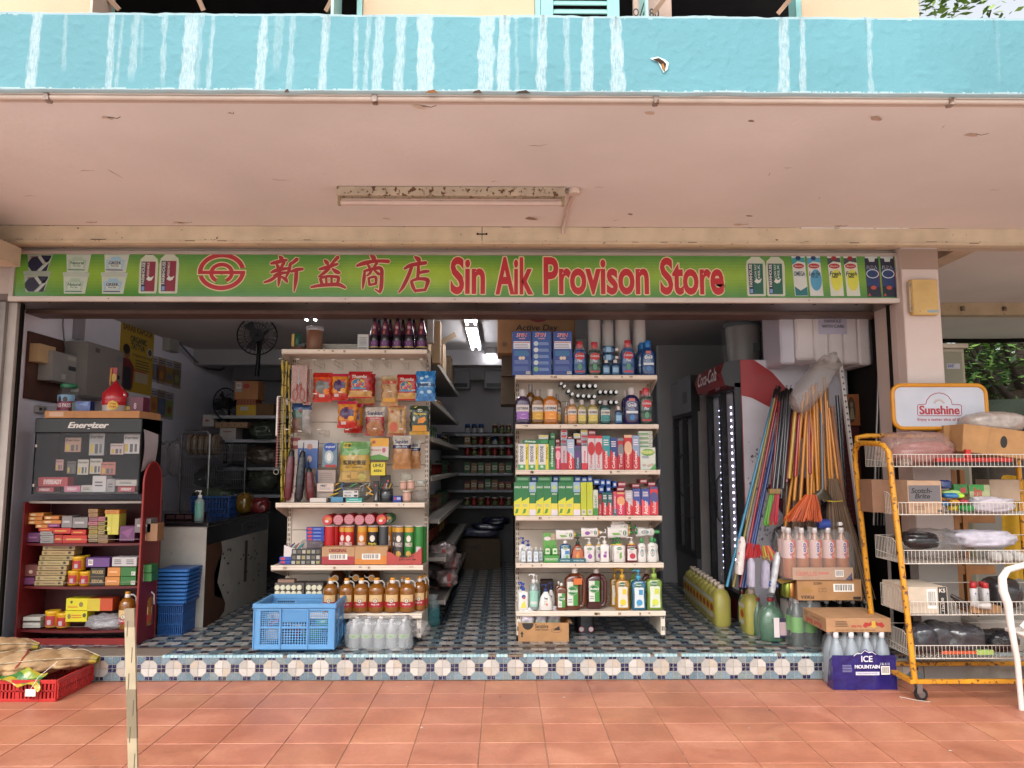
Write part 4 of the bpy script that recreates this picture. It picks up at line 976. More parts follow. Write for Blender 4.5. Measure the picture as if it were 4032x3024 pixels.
goods('denture','denture_tablet_box','medicine box','denture tablet boxes',carton_fn(.107,.152,.05,'c9cfc4',[('c',.5,.78,.46,.16,'6f9c4c'),('t','POLIDENT',.1,.72,.9,.86,'d8dc8c',{'bold':.05}),('l',.1,.5,.6,.64,'4f5f8a',2),('p',[(.4,.2),(.8,.3),(.95,.2),(.5,.1)],'b8a494'),('p',[(.6,0),(1,0),(1,.3)],'5a9a54'),('c',.25,.2,.14,.06,'b4a4a0')]),.107,.152)
on('denture','7',1352,1332,1494,T,'white and green denture tablet box at the right end of the toothpaste shelf')
def flatbox(key,w,h,d,c,ops,name='toothpaste_box',cat='toothpaste box',grp='toothpaste boxes lying flat'):goods(key,name,cat,grp,carton_fn(w,h,d,c,ops),w,h)
flatbox('fl_green',.18,.036,.05,'1d6b3e',[('t','closeup',.08,.2,.5,.85,'e0e6dc'),('r',.7,.1,.95,.9,'2f8a50')]);flatbox('fl_white',.105,.03,.1,'c6c8bc',[('r',0,.1,1,.5,'6f9a6c'),('b',.72,.2,.95,.9)])
flatbox('end_a',.048,.034,.15,'b8b4bc',[('r',.1,.5,.9,.9,'b83a44'),('l',.2,.1,.8,.4,'6a6a78',1)]);flatbox('end_b',.048,.034,.15,'8f2a36',[('r',.1,.4,.9,.8,'c9a8a8')]);flatbox('end_c',.05,.034,.15,'bcbdb4',[('r',.1,.55,.9,.85,'d0c040')]);flatbox('end_g',.056,.034,.15,'226e42',[('t','closeup',.15,.3,.85,.6,'d8e0d4')])
on_=lambda key, l, t, r, b, Y, s, k='7', **q:putk(key,k,l,t,r,b,Y,s,**q)
on_('fl_green',255,1258,497,1298,5.44,'green toothpaste box lying across the white and yellow ones');on_('end_c',405,1214,495,1256,5.46,'white and yellow toothpaste box on top of the lying green one')
for i,(k,l,t,r,b)in enumerate((('end_g',515,1196,556,1260),('end_b',562,1255,600,1298),('end_b',562,1300,605,1322),('end_a',612,1164,672,1215),('end_a',612,1216,670,1262),('end_a',612,1264,665,1312),('end_b',675,1230,715,1254),('end_c',732,1200,795,1248),('end_b',758,1250,806,1310),('end_c',798,1165,862,1215),('end_a',800,1216,862,1262),('end_a',805,1263,860,1315),('end_b',868,1172,938,1222))):
 on_(k,l,t,r,b,5.47+.01*(i%3),'end of a toothpaste box stacked above the row, %s from the left'%ORDN[i])
for i in range(4):on_('fl_white',1336,1178+i*39,1468,1214+i*39,5.46,'white denture tablet box lying flat, %s of the stack at right'%['topmost','second','third','lowest'][i],cat='medicine box')
# fourth row: green boxes
T=rs(3)
X8=[(97,163,'darlie'),(163,229,'darlie'),(230,287,'darlie2'),(289,353,'darlie'),(354,419,'darlie'),(420,476,'darlie2'),(481,547,'darlie'),(548,613,'darlie'),(614,673,'darlie2'),(677,728,'lime'),(731,782,'lime')]
for i,(l,r,k)in enumerate(X8):on(k,'8',l,108,r,T,'%s, %s from the left on the fourth shelf'%({'darlie':'green and yellow toothpaste box','darlie2':'green box with pale blue top','lime':'lime green boxed tube with barcode'}[k],ORDN[i]))
des=[('m0',786,828,175,'c6cabc','3f8a3e','POLIDENT','2f7a34',0,'slim white box with green lettering'),('m1',831,862,210,'a82a38','5a3a30','Total','c8a0a0',2,'narrow red toothpaste box with a round picture'),('m2',866,912,198,'1f5a54','b8242e','Colgate','e4dadc',1,'dark teal toothpaste box with red band'),('m2b',914,956,200,'245a5e','b8242e','Colgate','e4dadc',1,'dark teal toothpaste box beside its twin'),('m3',960,990,190,'c04a5c','2f6a74','Colgate','e0c8cc',0,'slim pink and teal toothpaste box'),('m4',992,1062,196,'c42a50','d49a6a','Colgate','e4d0d4',2,'pink toothpaste box with a cartoon star'),('m5',1066,1130,180,'b4aeb0','bb202c','Colgate','e4dadc',1,'silver and red toothpaste box'),('m6',1132,1200,165,'3a4a90','c02a30','Anchor','e8dcd8',1,'blue and red toothpaste box with cream edge'),('m7',1206,1278,165,'3a4a90','d4525a','Anchor','e8dcd8',1,'blue and coral toothpaste box second from the right'),('m8',1280,1350,148,'c4323c','4a4a80','Anchor','e0b8b8',2,'red and violet toothpaste box at the right end')]
for k, l, r, t, c, c2, w_, wc, st, s in des:tube_box(k,W8(r-l),W8(396-t),c,c2,w_,wc,st);on(k,'8',l,t,r,T,s+' on the fourth shelf' if len(s.split())<11 else s)
flatbox('gtop',.1,.04,.06,'2c7040',[('l',.1,.3,.9,.8,'8fb890',2)]);flatbox('btop',.035,.034,.14,'27509a',[('r',.2,.3,.8,.7,'c4ccd8')])
for i,(l,r)in enumerate(((115,240),(302,428),(490,616))):on_('gtop',l,58,r,106,5.44,'green box lying on the standing green boxes, %s from the left'%ORDN[i],k='8')
for i,(l,t,r,b)in enumerate(((245,55,298,104),(434,55,488,104),(622,55,680,106),(684,62,735,108),(738,52,780,108),(788,80,844,130),(850,84,890,138),(898,84,940,138),(836,142,880,200),(900,142,942,196),(958,102,992,155))):on_('btop',l,t,r,b,5.47,'blue box end stacked over the fourth shelf row, %s from the left'%ORDN[i],k='8')
for i,(l,t,r,b)in enumerate(((1002,108,1072,150),(1125,124,1192,158),(1194,84,1256,120),(1264,108,1330,146),(992,152,1060,194))):on_('end_b',l,t,r,b,5.46,'red box end stacked over the fourth shelf row, %s from the left'%ORDN[i],k='8')
# ---------------------------------------------------------------- right unit, fifth and sixth rows: soaps
def soap(key,name,W,H,body,bm,lc,ops,cap=None,pumpc=None,shape_='rect',lab=(.08,.7),hw=.72,cat='bottle',grp='hand wash bottles',extra=None,s=1):
 rx, ry=W/2, W*.32;bh=H*(.78 if pumpc else.8)
 if shape_=='rect':secs=[(0,rx*.9,ry*.9,4),(H*.02,rx,ry,4),(bh*.25,rx*.95,ry,4),(bh*.5,rx*.9,ry*.95,4),(bh*.85,rx,ry,4),(bh*.93,rx*.85,ry*.85,3),(bh*.97,rx*.35,ry*.5,2),(bh,rx*.28,ry*.45,2)]
 elif shape_=='waist':secs=[(0,rx*.85,ry*.9,3),(H*.03,rx,ry,3),(bh*.3,rx*.98,ry,3),(bh*.6,rx*.72,ry*.85,3),(bh*.82,rx*.88,ry*.9,2.6),(bh*.92,rx*.7,ry*.8,2.4),(bh,rx*.3,ry*.45,2)]
 elif shape_=='round':secs=[(0,rx*.85,ry*.9,3),(H*.03,rx,ry,3),(bh*.35,rx,ry,2.6),(bh*.7,rx*.8,ry,2.4),(bh*.9,rx*.45,ry*.7,2),(bh,rx*.28,ry*.45,2)]
 else:secs=[(0,rx*.92,rx*.92,2),(H*.02,rx,rx,2),(bh*.86,rx,rx,2),(bh*.95,rx*.6,rx*.6,2),(bh,rx*.4,rx*.4,2)]
 ps=[]
 if pumpc:ps.append(('pump',pump(bh,pumpc,s)))
 if cap:ps.append(('cap',capc(bh,H,rx*(.4 if shape_!='flip' else.5),cap)))
 if extra:ps+=extra
 goods(key,name,cat,grp,bottle_fn(secs,body,bm,ps,(lab[0]*H,lab[1]*H,hw,lc,ops)),W,H)
OV=lambda c='2c6a3e':[('c',.5,.84,.36,.1,c),('t','Dettol',.22,.8,.78,.88,'d8dcd4',{'bold':.04})]
tagf=('tag',lambda p:(p.loft([(.118,.03,.018,2),(.14,.022,.016,2)],'d8c03a','paper',14,False),text(p,'FREE',-.022,.122,.022,.134,'b83a2c',plane(-.0195),1,bold=.05)))
soap('dw','hand_wash_bottle',.088,.175,'d4cfcb','plastic',None,OV()+[('c',.55,.3,.3,.18,'8a4f96'),('l',.15,.5,.6,.68,'a9a0b0',3)],pumpc='d4cfcc',extra=[tagf])
soap('dg','hand_wash_bottle',.09,.175,'d4cfcb','plastic',None,OV()+[('p',[(.5,.1),(.8,.2),(.75,.62),(.5,.5)],'6fa048'),('l',.15,.5,.45,.68,'9ab08a',3)],pumpc='2f7a44',extra=[tagf])
soap('dr','hand_wash_bottle',.085,.175,'7c2030','liquid','d4cbc8',OV()+[('c',.55,.3,.34,.2,'b02c40'),('l',.15,.5,.6,.68,'a9a0b0',3)],pumpc='d8ccc8',extra=[tagf],hw=.8)
soap('db','hand_wash_bottle',.082,.172,'1f5f8c','liquid','cfd4d6',OV()+[('c',.4,.3,.25,.16,'b4c8d0'),('c',.7,.25,.2,.12,'7fae74'),('r',.45,.4,.95,.66,'3f7fb4')],pumpc='e0dedb',hw=.78)
soap('dp','hand_wash_bottle',.068,.175,'dcd7d3','plastic',None,[('c',.5,.3,.3,.12,'8a4f96'),('r',.4,.44,.8,.6,'9a6aa4')],pumpc='dcd8d4')
soap('pal','hand_wash_bottle',.098,.16,'8a3020','liquid','b4674a',[('r',.02,.72,.98,.95,'24402c'),('t','PALMOLIVE',.1,.76,.9,.9,'d4d4c4'),('c',.5,.36,.26,.26,'d88038'),('c',.3,.3,.16,.16,'d8a060'),('c',.8,.2,.1,.1,'6f8a4c')],pumpc='233a2a',shape_='round',hw=.85)
soap('lot','lotion_bottle',.078,.175,'d4d2cd','plastic',None,[('c',.5,.5,.34,.26,'6f9494'),('c',.5,.5,.24,.18,'c4cccb'),('c',.5,.48,.14,.1,'b98a8a'),('t','enchan',.2,.86,.8,.93,'6a6a6a')],cap='3f8f54',shape_='waist',grp='white lotion bottles')
soap('san','hand_gel_bottle',.04,.105,'c4cad0','liquid','cfd6da',[('l',.1,.6,.9,.9,'8fa4b8',3),('c',.5,.3,.3,.14,'9ab8d0')],cap='c9cbcc',shape_='rect',grp='hand gel bottles')
soap('gel','hand_gel_bottle',.045,.1,'6fae5a','liquid','c4d4b8',[('c',.5,.5,.36,.2,'4f9a4c')],cap='48a048',shape_='rect',grp='hand gel bottles')
soap('saf','hand_wash_bottle',.083,.17,'d6d3cd','plastic',None,[('c',.55,.76,.3,.14,'2c4f8c'),('c',.6,.68,.2,.08,'b4505c'),('p',[(.1,0),(.9,.05),(.7,.5),(.3,.3)],'d4c848')],pumpc='23429c',shape_='rect')
soap('pro','hand_wash_bottle',.098,.165,'d6d3cf','plastic',None,[('t','Protex',.1,.62,.9,.8,'2a2f4c',{'bold':.04}),('r',.05,.5,.95,.53,'b87a4c'),('c',.68,.3,.2,.1,'c97438'),('l',.1,.26,.45,.44,'9a9a9a',3)],pumpc='20366c',shape_='round')
soap('mint','hand_gel_pump',.085,.26,'a8b4b2','liquid','8fc0b0',[('l',.12,.45,.6,.9,'4f8a80',6),('r',.02,.12,.98,.26,'c4ccc4')],pumpc='dcd9d4',shape_='cyl',lab=(.1,.7),hw=.9,s=1.3,grp='large gel bottles')
for k, c, l2, c2, pc in(('by','b8822c','d4cdc0','d8c038','c79a2c'),('bb','2a6f90','ccd4d6','3f8fb8','3f94b4'),('bg','7fa03c','ccd4c0','c4cc48','8fae4c')):
 soap(k,'body_wash_bottle',.108,.285,c,'liquid',l2,[('c',.42,.88,.36,.08,'24603e'),('t','Dettol',.12,.855,.72,.905,'d8dcd4',{'bold':.04}),('r',.45,.5,.92,.7,c2),('c',.5,.2,.36,.12,c2),('l',.15,.04,.5,.1,'8a8a8a',2)],pumpc=pc,shape_='rect',lab=(.06,.72),hw=.66,s=1.35,grp='body wash bottles')
def jugb(key,W,H,c,capcol,lab_,handle=True,name='antiseptic_bottle',grp='brown antiseptic bottles'):
 rx=W/2;ry=W*.24;off=-.12*W if handle else 0
 def fn(nm_):
  mb=MB();bw=rx*(.72 if handle else 1)
  mb.loft([(0,bw*.93,ry*.93,3.4,off,ry),(H*.015,bw,ry,3.4,off,ry),(H*.74,bw,ry,3.4,off,ry),(H*.86,bw*.62,ry*.8,2.4,0,ry),(H*.875,rx*.2,rx*.2,2,0,ry),(H*.9,rx*.2,rx*.2,2,0,ry)],c,'liquid',24)
  if handle:mb.tube([(rx*.1,ry,H*.84),(rx*.6,ry,H*.79),(rx*.86,ry,H*.66),(rx*.86,ry,H*.2),(rx*.72,ry,H*.07),(rx*.2,ry,H*.04)],ry*.42,c,'liquid',10)
  o=mb.build(nm_,origin=None)
  l=MB();S0=surf_of([(0,bw,ry,3.4,0,ry),(H,bw,ry,3.4,0,ry)]);S1=lambda x, z:(x+off,S0(x,z)[1],z)
  lw=bw*.68;l.grid(lambda u,v:(lambda q:(q[0],q[1]-.001,q[2]))(S1((u*2-1)*lw,H*(lab_[0]+(lab_[1]-lab_[0])*v))),6,2,'ccd0c4','paper')
  deco(l,[('r',.55,0,1,1,'3f8a3c'),('c',.5,.62,.5,.2,'2f6f3c'),('o',.5,.62,.46,.18,.03,'c4d0b8'),('t','Dettol',.06,.56,.94,.68,'d4dcd0',{'bold':.05}),('l',.08,.1,.5,.3,'8a8a8a',2)],-lw,H*lab_[0],2*lw,H*(lab_[1]-lab_[0]),S1,3,4);l.build('label',o)
  p=MB();p.cyl(0,ry,H*.88,H,rx*.27,capcol,'plastic',18);p.build('cap',o)
  return o
 goods(key,name,'bottle',grp,fn,W,H)
jugb('ant',.15,.28,'6e3418','d8d3cd',(.1,.68));jugb('ant2',.145,.275,'4f1c1c','d8d3cd',(.18,.7));jugb('ants',.075,.19,'7a4220','d8d3cd',(.1,.62),False)
T=rs(4)
for i,(k,l,t,r,s,dy)in enumerate((('saf',135,608,215,'white pump bottle behind the gel bottles at far left',.12),('saf',178,632,262,'white pump bottle with blue pump behind three gel bottles',.09),('san',155,670,203,'small clear hand gel bottle, first of three at the left end',.02),('san',208,670,258,'small clear hand gel bottle, second of three at the left end',.02),('san',264,675,314,'small clear hand gel bottle, third of three at the left end',.02),('san',308,680,350,'small clear hand gel bottle half hidden to the right of three',.07),('db',495,600,594,'blue hand wash bottle with white pump in a tray',.04),('pal',594,610,716,'red brown hand wash bottle with an orange on its label',.04),('dw',705,612,804,'white hand wash bottle with purple flower and a yellow tag, left one',.03),('dw',800,612,878,'white hand wash bottle with purple flower, partly hidden',.08),('dp',848,598,928,'slim white pump bottle with a purple picture',.03),('dg',925,612,1000,'white hand wash bottle behind the green pumped one, left',.1),('dg',945,612,1030,'white hand wash bottle directly behind the green pumped one',.065),('dg',960,606,1068,'white hand wash bottle with green pump and yellow tag',.02),('dr',1072,604,1176,'crimson hand wash bottle with white pump and yellow tag',.03),('lot',1172,598,1252,'white lotion bottle with green cap, left of two upright',.03),('lot',1290,600,1358,'white lotion bottle behind the rightmost one',.08),('lot',1256,592,1348,'white lotion bottle with green cap at the right end',.03))):
 on(k,'8',l,t,r,T,s,dy=dy)
 # small display tray with green gel
x0, z0, x1, zz=pf('8',355,556,488,810,T[1]+.03)
g=MB();g.box(x0,x1,T[1]+.02,T[1]+.1,T[0],T[0]+.05,'3f8a3c','paper');g.box(x0,x1-.015,T[1]+.09,T[1]+.094,T[0],zz,'5f9a48','paper');text(g,'TRUSTED GERM PROTECTION',x0+.01,T[0]+.015,x1-.01,T[0]+.03,'d0dcc4',plane(T[1]+.02),1);shape(g,ell(x0+.03,zz-.04,.025,.014),'d8ccd0',plane(T[1]+.089),1);rect(g,x1-.05,zz-.05,x1-.02,zz-.005,'b8988a',plane(T[1]+.089),1)
nm(g.build('display_tray'),'green cardboard display tray with a tall back card holding two gel bottles','display tray')
for i,(l,r)in enumerate(((362,418),(426,482))):
 x0, z0, x1, zz=pf('8',l,660,r,800,T[1]+.05);put3('gel',(x0+x1)/2,T[1]+.045,T[0]+.051,x1-x0,zz-T[0]-.05,'small green gel bottle in the green tray, %s'%['left','right'][i])
for i,(l,r)in enumerate(((486,600),(600,722))):
 x0, z0, x1, zz=pf('8',l,770,r,810,T[1]+.01);g=MB();g.box(x0,x1,T[1]+.012,T[1]+.02,T[0]+.0,T[0]+.03,'1d5f6a','paper');text(g,'ANTIBACTERIAL',x0+.012,T[0]+.01,x1-.012,T[0]+.02,'b4c8cc',plane(T[1]+.012),1);nm(g.build('shelf_tray'),'teal tray front under the %s'%['blue hand wash bottle','red brown hand wash bottle'][i],'tray')
 # bottles lying on top of the row
for i,(k,l,t,r,b,s)in enumerate((('dg',462,520,672,612,'white hand wash bottle lying over the blue one'),('dw',682,505,885,590,'white hand wash bottle with a pink picture lying on its side'),('dg',915,500,1160,600,'white hand wash bottle lying lowest in the white pile'),('dg',945,468,1150,545,'white hand wash bottle lying in the middle of the white pile'),('dg',955,445,1110,505,'white hand wash bottle lying on top of the white pile'),('lot',1165,502,1378,592,'white lotion bottle lying at the right end'))):
 x0, z0, x1, zz=pf('8',l,t,r,b,5.42);o=put3(k,x0,5.40+.012*i,(z0+zz)/2,(zz-z0),(x1-x0),s);o.rotation_euler=(0,R(90),0)
T=rs(5)
for i,(k,l,t,r,s,dy)in enumerate((('saf',125,998,200,'white pump bottle behind the front left one on the lowest shelf',.12),('saf',132,1010,224,'white pump bottle with yellow swirl at the front left',.03),('mint',262,930,328,'tall clear pump bottle behind the mint labelled one',.12),('mint',228,925,312,'tall clear pump bottle with mint label',.03),('pro',385,1005,458,'rounded white pump bottle behind its twin',.12),('pro',318,1022,434,'rounded white pump bottle with navy pump',.02),('ants',455,975,520,'small brown antiseptic bottle behind another',.13),('ants',465,988,556,'small brown antiseptic bottle with white cap in front',.04),('ant',535,862,722,'large brown antiseptic bottle with orange sticker',.05),('ant2',724,864,908,'large dark red antiseptic bottle with a wide handle',.08),('by',935,868,1020,'amber body wash bottle behind the front amber one',.15),('by',978,875,1108,'amber body wash bottle with yellow pump',.04),('bg',1100,868,1180,'green body wash bottle peeping behind the blue one',.16),('bb',1120,884,1250,'blue body wash bottle with blue pump',.03),('ant',1215,868,1290,'dark bottle with green cap behind blue and green body wash',.17),('bg',1252,865,1392,'green body wash bottle at the right end of the lowest shelf',.03))):
 on(k,'8',l,t,r,T,s,dy=dy)
g=MB();x0, z0, x1, zz=pf('8',615,945,690,1000,T[1]+.03);g.box(x0,x1,T[1]+.028,T[1]+.03,z0,zz,'c4662c','paper');nm(g.build('price_sticker'),'orange star sticker on the large brown antiseptic bottle','sticker')
g=MB();x0, z0, x1, zz=pf('8',330,965,442,1200,T[1]+.2);g.box(x0,x1,T[1]+.2,T[1]+.3,T[0]+.001,zz,'3a2a26','card');nm(g.build('small_carton'),'dark brown carton behind the rounded pump bottle','carton')
# under the lowest shelf
x0, z0, x1, zz=pf('8',135,1365,575,1500,5.27);zb_=ZS
g=MB();w=.004;zt_=ZS+.125
g.box(x0,x1,5.27,5.274,zb_,zt_,'a87c52','card');g.box(x0,x0+w,5.275,5.5,zb_,zt_,'a0754c','card');g.box(x1-w,x1,5.275,5.5,zb_,zt_,'9a7048','card');g.box(x0,x1,5.5,5.504,zb_,zt_,'a0754c','card');g.box(x0+w,x1-w,5.275,5.5,zb_,zb_+.004,'8f6a44','card')
S_=plane(5.27);text(g,'Sensitive',x0+.115,zt_-.035,x0+.205,zt_-.008,'2c221c',S_,1);text(g,'SABUN TANGAN',x0+.115,zt_-.052,x0+.205,zt_-.04,'3c3028',S_,1);shape(g,ell(x0+.065,zt_-.001,.04,.045,16,180,360),'2a211c',S_,1);ring(g,x0+.26,zt_-.05,.035,.016,.002,'2c221c',S_,1);shape(g,[(x0+.235,zt_-.05),(x0+.28,zt_-.02),(x0+.285,zt_-.05)],'2c221c',S_,1)
shape(g,[(x0+.012,zb_+.05),(x0+.038,zb_+.05),(x0+.025,zb_+.07)],'2a211c',S_,1);rect(g,x0+.02,zb_+.03,x0+.03,zb_+.05,'2a211c',S_,1)
g.add([(x1,5.27,zt_),(x1+.03,5.33,zt_-.02),(x1+.03,5.45,zt_-.01),(x1,5.5,zt_)],[[0,1,2,3]],'ad845a','card')
nm(g.build('open_carton'),'open brown carton on the floor tiles under the right shelf unit','carton')
goods('refill','refill_pouch','pouch','refill pouches in the open carton',bag_fn(.11,.15,.045,bands((.4,'c4c8b8'),(1,'cdc4cc')),[('c',.3,.8,.16,.08,'3f7a4c'),('l',.2,.5,.8,.7,'b08ab0',3),('l',.2,.2,.8,.35,'8aa08a',2)],'bags'),.11,.15)
for i,(l,r)in enumerate(((140,275),(278,385),(385,510))):a=pf('8',l,1290,r,1400,5.36);put3('refill',(a[0]+a[2])/2,5.34+.03*i,ZS+.06,a[2]-a[0],.15,'pale refill pouch standing in the open carton, %s'%['left','middle','right'][i])
g=MB();a=pf('8',640,1290,810,1440,5.5);g.loft([(ZS,(a[2]-a[0])/2,.1,4,(a[0]+a[2])/2,5.62),(ZS+.13,(a[2]-a[0])/2,.1,4,(a[0]+a[2])/2,5.62)],'23232a','gloss',20)
for q in(685,768):b=pf('8',q-24,1365,q+24,1412,5.515);ring(g,(b[0]+b[2])/2,(b[1]+b[3])/2,.021,.021,.005,'9a2c38',plane(5.515),1);shape(g,ell((b[0]+b[2])/2,(b[1]+b[3])/2,.016,.016),'cfc6c4',plane(5.515),1)
nm(g.build('wrapped_bottle_pack'),'black wrapped pack with two red ringed white discs under the shelf','bottle pack')
# ================================================================ left unit goods
def rl(i):return LROWS[i]
T=rl(0)
sec=lambda H, r:[(0,r*.9,r*.9,2),(H*.02,r,r,2),(H*.3,r,r,2),(H*.45,r*.98,r*.98,2),(H*.75,r*.55,r*.55,2),(H*.9,r*.36,r*.36,2),(H,r*.34,r*.34,2)]
goods('cord','cordial_bottle','bottle','dark cordial bottles',bottle_fn(sec(.27,.041),'1a0f1c','gloss',[('cap',capc(.27,.29,.017,'5a2a5a'))],[(.02,.075,.98,'5f2a62',[('r',.0,0,1,.2,'a88a4c'),('l',.3,.5,.7,.8,'b89ab8',2)]),(.12,.235,.85,'4a1c3c',[('c',.5,.55,.5,.3,'8f3a4a'),('t','Ribena',.12,.45,.88,.68,'d8ccc8',{'bold':.03}),('c',.4,.18,.3,.12,'b06a4a')])]),.082,.29)
for i,(l,r)in enumerate(((955,1050),(1050,1152),(1165,1265),(1275,1380),(1392,1495))):on('cord','4',l,82,r,(T[0],T[1]),'dark purple cordial bottle, %s from the left on the left unit'%ORDN[i],dy=.04)
for i,(l,r)in enumerate(((1000,1085),(1110,1190),(1225,1310),(1330,1410))):on('cord','4',l,100,r,(T[0],T[1]),'dark cordial bottle in the back row, %s from the left'%ORDN[i],dy=.15)
x0, z0, x1, zz=pf('4',352,228,500,412,5.45);xc=(x0+x1)/2;rr=(x1-x0)/2
g=MB();g.cyl(xc,5.46+rr,T[0]+.001,zz,rr,'7a5038','worn',24);g.cyl(xc,5.46+rr,T[0]+.02,T[0]+.022,rr+.001,'5d3a28','worn',24);o=g.build('brown_canister');nm(o,'brown round canister with plastic bunched over its top','canister')
g=MB();r_=random.Random(21)
g.loft([(zz-.004,rr+.002,rr+.002,2,xc,5.46+rr),(zz+.012,rr*1.12,rr*1.12,2.3,xc,5.46+rr),(zz+.028,rr*1.05,rr*1.05,2.6,xc,5.46+rr),(zz+.038,rr*.6,rr*.6,2,xc,5.46+rr)],'d0d0d6','haze_film',18);g.build('plastic_cover',o)
x0, z0, x1, zz=pf('4',232,265,352,390,5.5);g=MB();g.cyl((x0+x1)/2-.02,5.55,z0,zz,.034,'1e5040','plastic',20);g.box(x0,x0+.02,5.5,5.56,z0+.002,zz-.004,'b08a30','plastic');g.box(x0+.03,x1,5.52,5.56,z0,z0+.025,'1c1c1c','plastic');g.cyl((x0+x1)/2,5.54,T[0],z0,.05,'6a4030','card',20);nm(g.build('tape_dispenser'),'green and yellow tape dispenser on a brown disc','tape dispenser')
x0, z0, x1, zz=pf('4',265,365,1000,415,5.6);g=MB();g.box(x0,x1,5.6,5.62,T[0]+.001,zz,'aca79c','worn');nm(g.build('board'),'stained pale board lying along the back of the top shelf','board')
x0, z0, x1, zz=pf('4',848,275,952,412,5.45);g=MB();g.box(x0,x1,5.45,5.52,T[0]+.001,zz,'b9b6b2','paper');deco(g,[('l',.15,.3,.9,.7,'6a6a70',5),('t','HEINEKE',.15,.74,.8,.82,'4a4a50'),('l',.1,.02,.9,.22,'3a3a3c',2)],x0,T[0],x1-x0,zz-T[0],plane(5.45));nm(g.build('small_carton'),'small white carton left of the cordial bottles','carton')
for i,(l,t,r,b,c)in enumerate(((1500,90,1552,350,'a8a6a4'),(1545,150,1618,540,'9a8468'))):
 x0, z0, x1, zz=pf('4',l,t,r,b,5.62+.12*i);g=MB();g.box(x0,x1,5.62+.12*i,5.72+.15*i,z0,zz,c,'card');nm(g.build('cardboard_carton'),['thin pale box right of the cordial bottles','tall tan box behind the right end of the left unit'][i],'carton')
 # hanging goods
PK=lambda*cs:list(cs)
def hang(key,l,t,r,b,Y,label,k='4',**q):
 o=putk(key,k,l,t,r,b,Y,label,**q);return o
gr_nuts=['b8863c','a06a30','c49a58','8a5426','cda86c']
goods('candy_g','sweet_packet','packet','red candy packets',bag_fn(.13,.195,.05,lambda u,v:speckle(['8f8f88','a4a49c','6f706c','b4b4ae'],5)(u,v)if(u-.5)**2/.16+(v-.52)**2/.05<1 else('b8281c' if v<.25 or v>.86 else 'cc5a20' if v>.75 else 'c03a1c'),[('c',.72,.72,.16,.05,'a82a1c'),('c',.75,.35,.16,.1,'d87a24'),('r',.35,.16,.65,.26,'c8bcb8')]),.13,.195)
goods('candy_p','sweet_packet','packet','red candy packets',bag_fn(.13,.195,.05,lambda u,v:speckle(['4a2f5c','5f4078','38244a','8a70a0'],6)(u,v)if(u-.5)**2/.14+(v-.55)**2/.045<1 else('bc2822' if v<.22 else 'b8284a' if v>.88 else 'cf8428' if v>.3 else 'c4501c'),[('c',.7,.74,.16,.05,'b84a24'),('c',.72,.36,.16,.09,'dc9a38'),('r',.2,.13,.45,.24,'c8bcb8')]),.13,.195)
goods('thumbs','peanut_packet','packet','thumb peanuts packets',bag_fn(.165,.2,.05,lambda u,v:speckle(gr_nuts,7)(u,v)if.08<v<.3 else 'a81e24',[('c',.42,.53,.3,.2,'c0a83c'),('c',.42,.53,.27,.18,'1f6c9c'),('p',[(.28,.42),(.58,.44),(.62,.56),(.5,.6),(.44,.68),(.38,.66),(.38,.56),(.26,.52)],'c89a7c'),('t','Thumbs',.14,.74,.8,.86,'dcd4cc',{'bold':.03,'shear':.2}),('r',.12,.33,.78,.38,'3f8fb4')]),.165,.2)
goods('nuts','peanut_packet','packet','nut packets',bag_fn(.115,.21,.05,lambda u,v:speckle(['c4a87c','b08a5c','d4c09c','9a7448'],8)(u,v)if v<.9 else 'b8a88c',[('r',.1,.72,.9,.82,'a82c28'),('t','花生',.3,.74,.7,.81,'e0ccb8'),('p',[(.3,.4),(.5,.4),(.55,.68),(.35,.7)],'5a2a38'),('r',.12,.14,.85,.26,'d09a38')]),.115,.21)
goods('mint_b','mint_packet','packet','mint packets',bag_fn(.13,.2,.04,lambda u,v:'1f6fb0' if(int(u*9)+int(v*12))%3 else '2f86c4',[('c',.3,.75,.1,.05,'a9cce0'),('c',.7,.3,.12,.06,'a9cce0'),('c',.3,.28,.1,.05,'9fc4dc'),('c',.55,.8,.1,.05,'9fc4dc'),('r',.0,.45,1,.62,'9fc4de'),('t','mentos',.04,.47,.96,.6,'16254c',{'bold':.07,'shear':.3})]),.13,.2)
goods('almond','nut_pouch','pouch','nut pouches',bag_fn(.138,.2,.04,lambda u,v:('beb4a8' if v>.66 else 'a02c2c' if v>.56 else(speckle(['7c4426','8f5430','6a3820','a0683c'],9)(u,v)if(u-.5)**2/.19+(v-.27)**2/.08<1 else '8a2c26')),[('t','Sunkist',.1,.72,.92,.86,'1f2a50',{'bold':.05}),('t','ALMONDS',.28,.585,.74,.635,'d8c4b8')]),.138,.2)
goods('kraft','seed_packet','packet','kraft seed packets',bag_fn(.132,.2,.03,lambda u,v:'b08a54' if.1<v<.95 else '9a5a3c',[('c',.35,.3,.22,.17,'b8583c'),('t','蜜',.68,.78,.8,.87,'2a2018'),('t','汁',.68,.69,.8,.77,'2a2018'),('t','山',.68,.6,.8,.68,'2a2018'),('t','核',.68,.51,.8,.59,'2a2018'),('t','桃',.68,.42,.8,.5,'2a2018'),('c',.25,.8,.08,.05,'a83c2c')]),.132,.2)
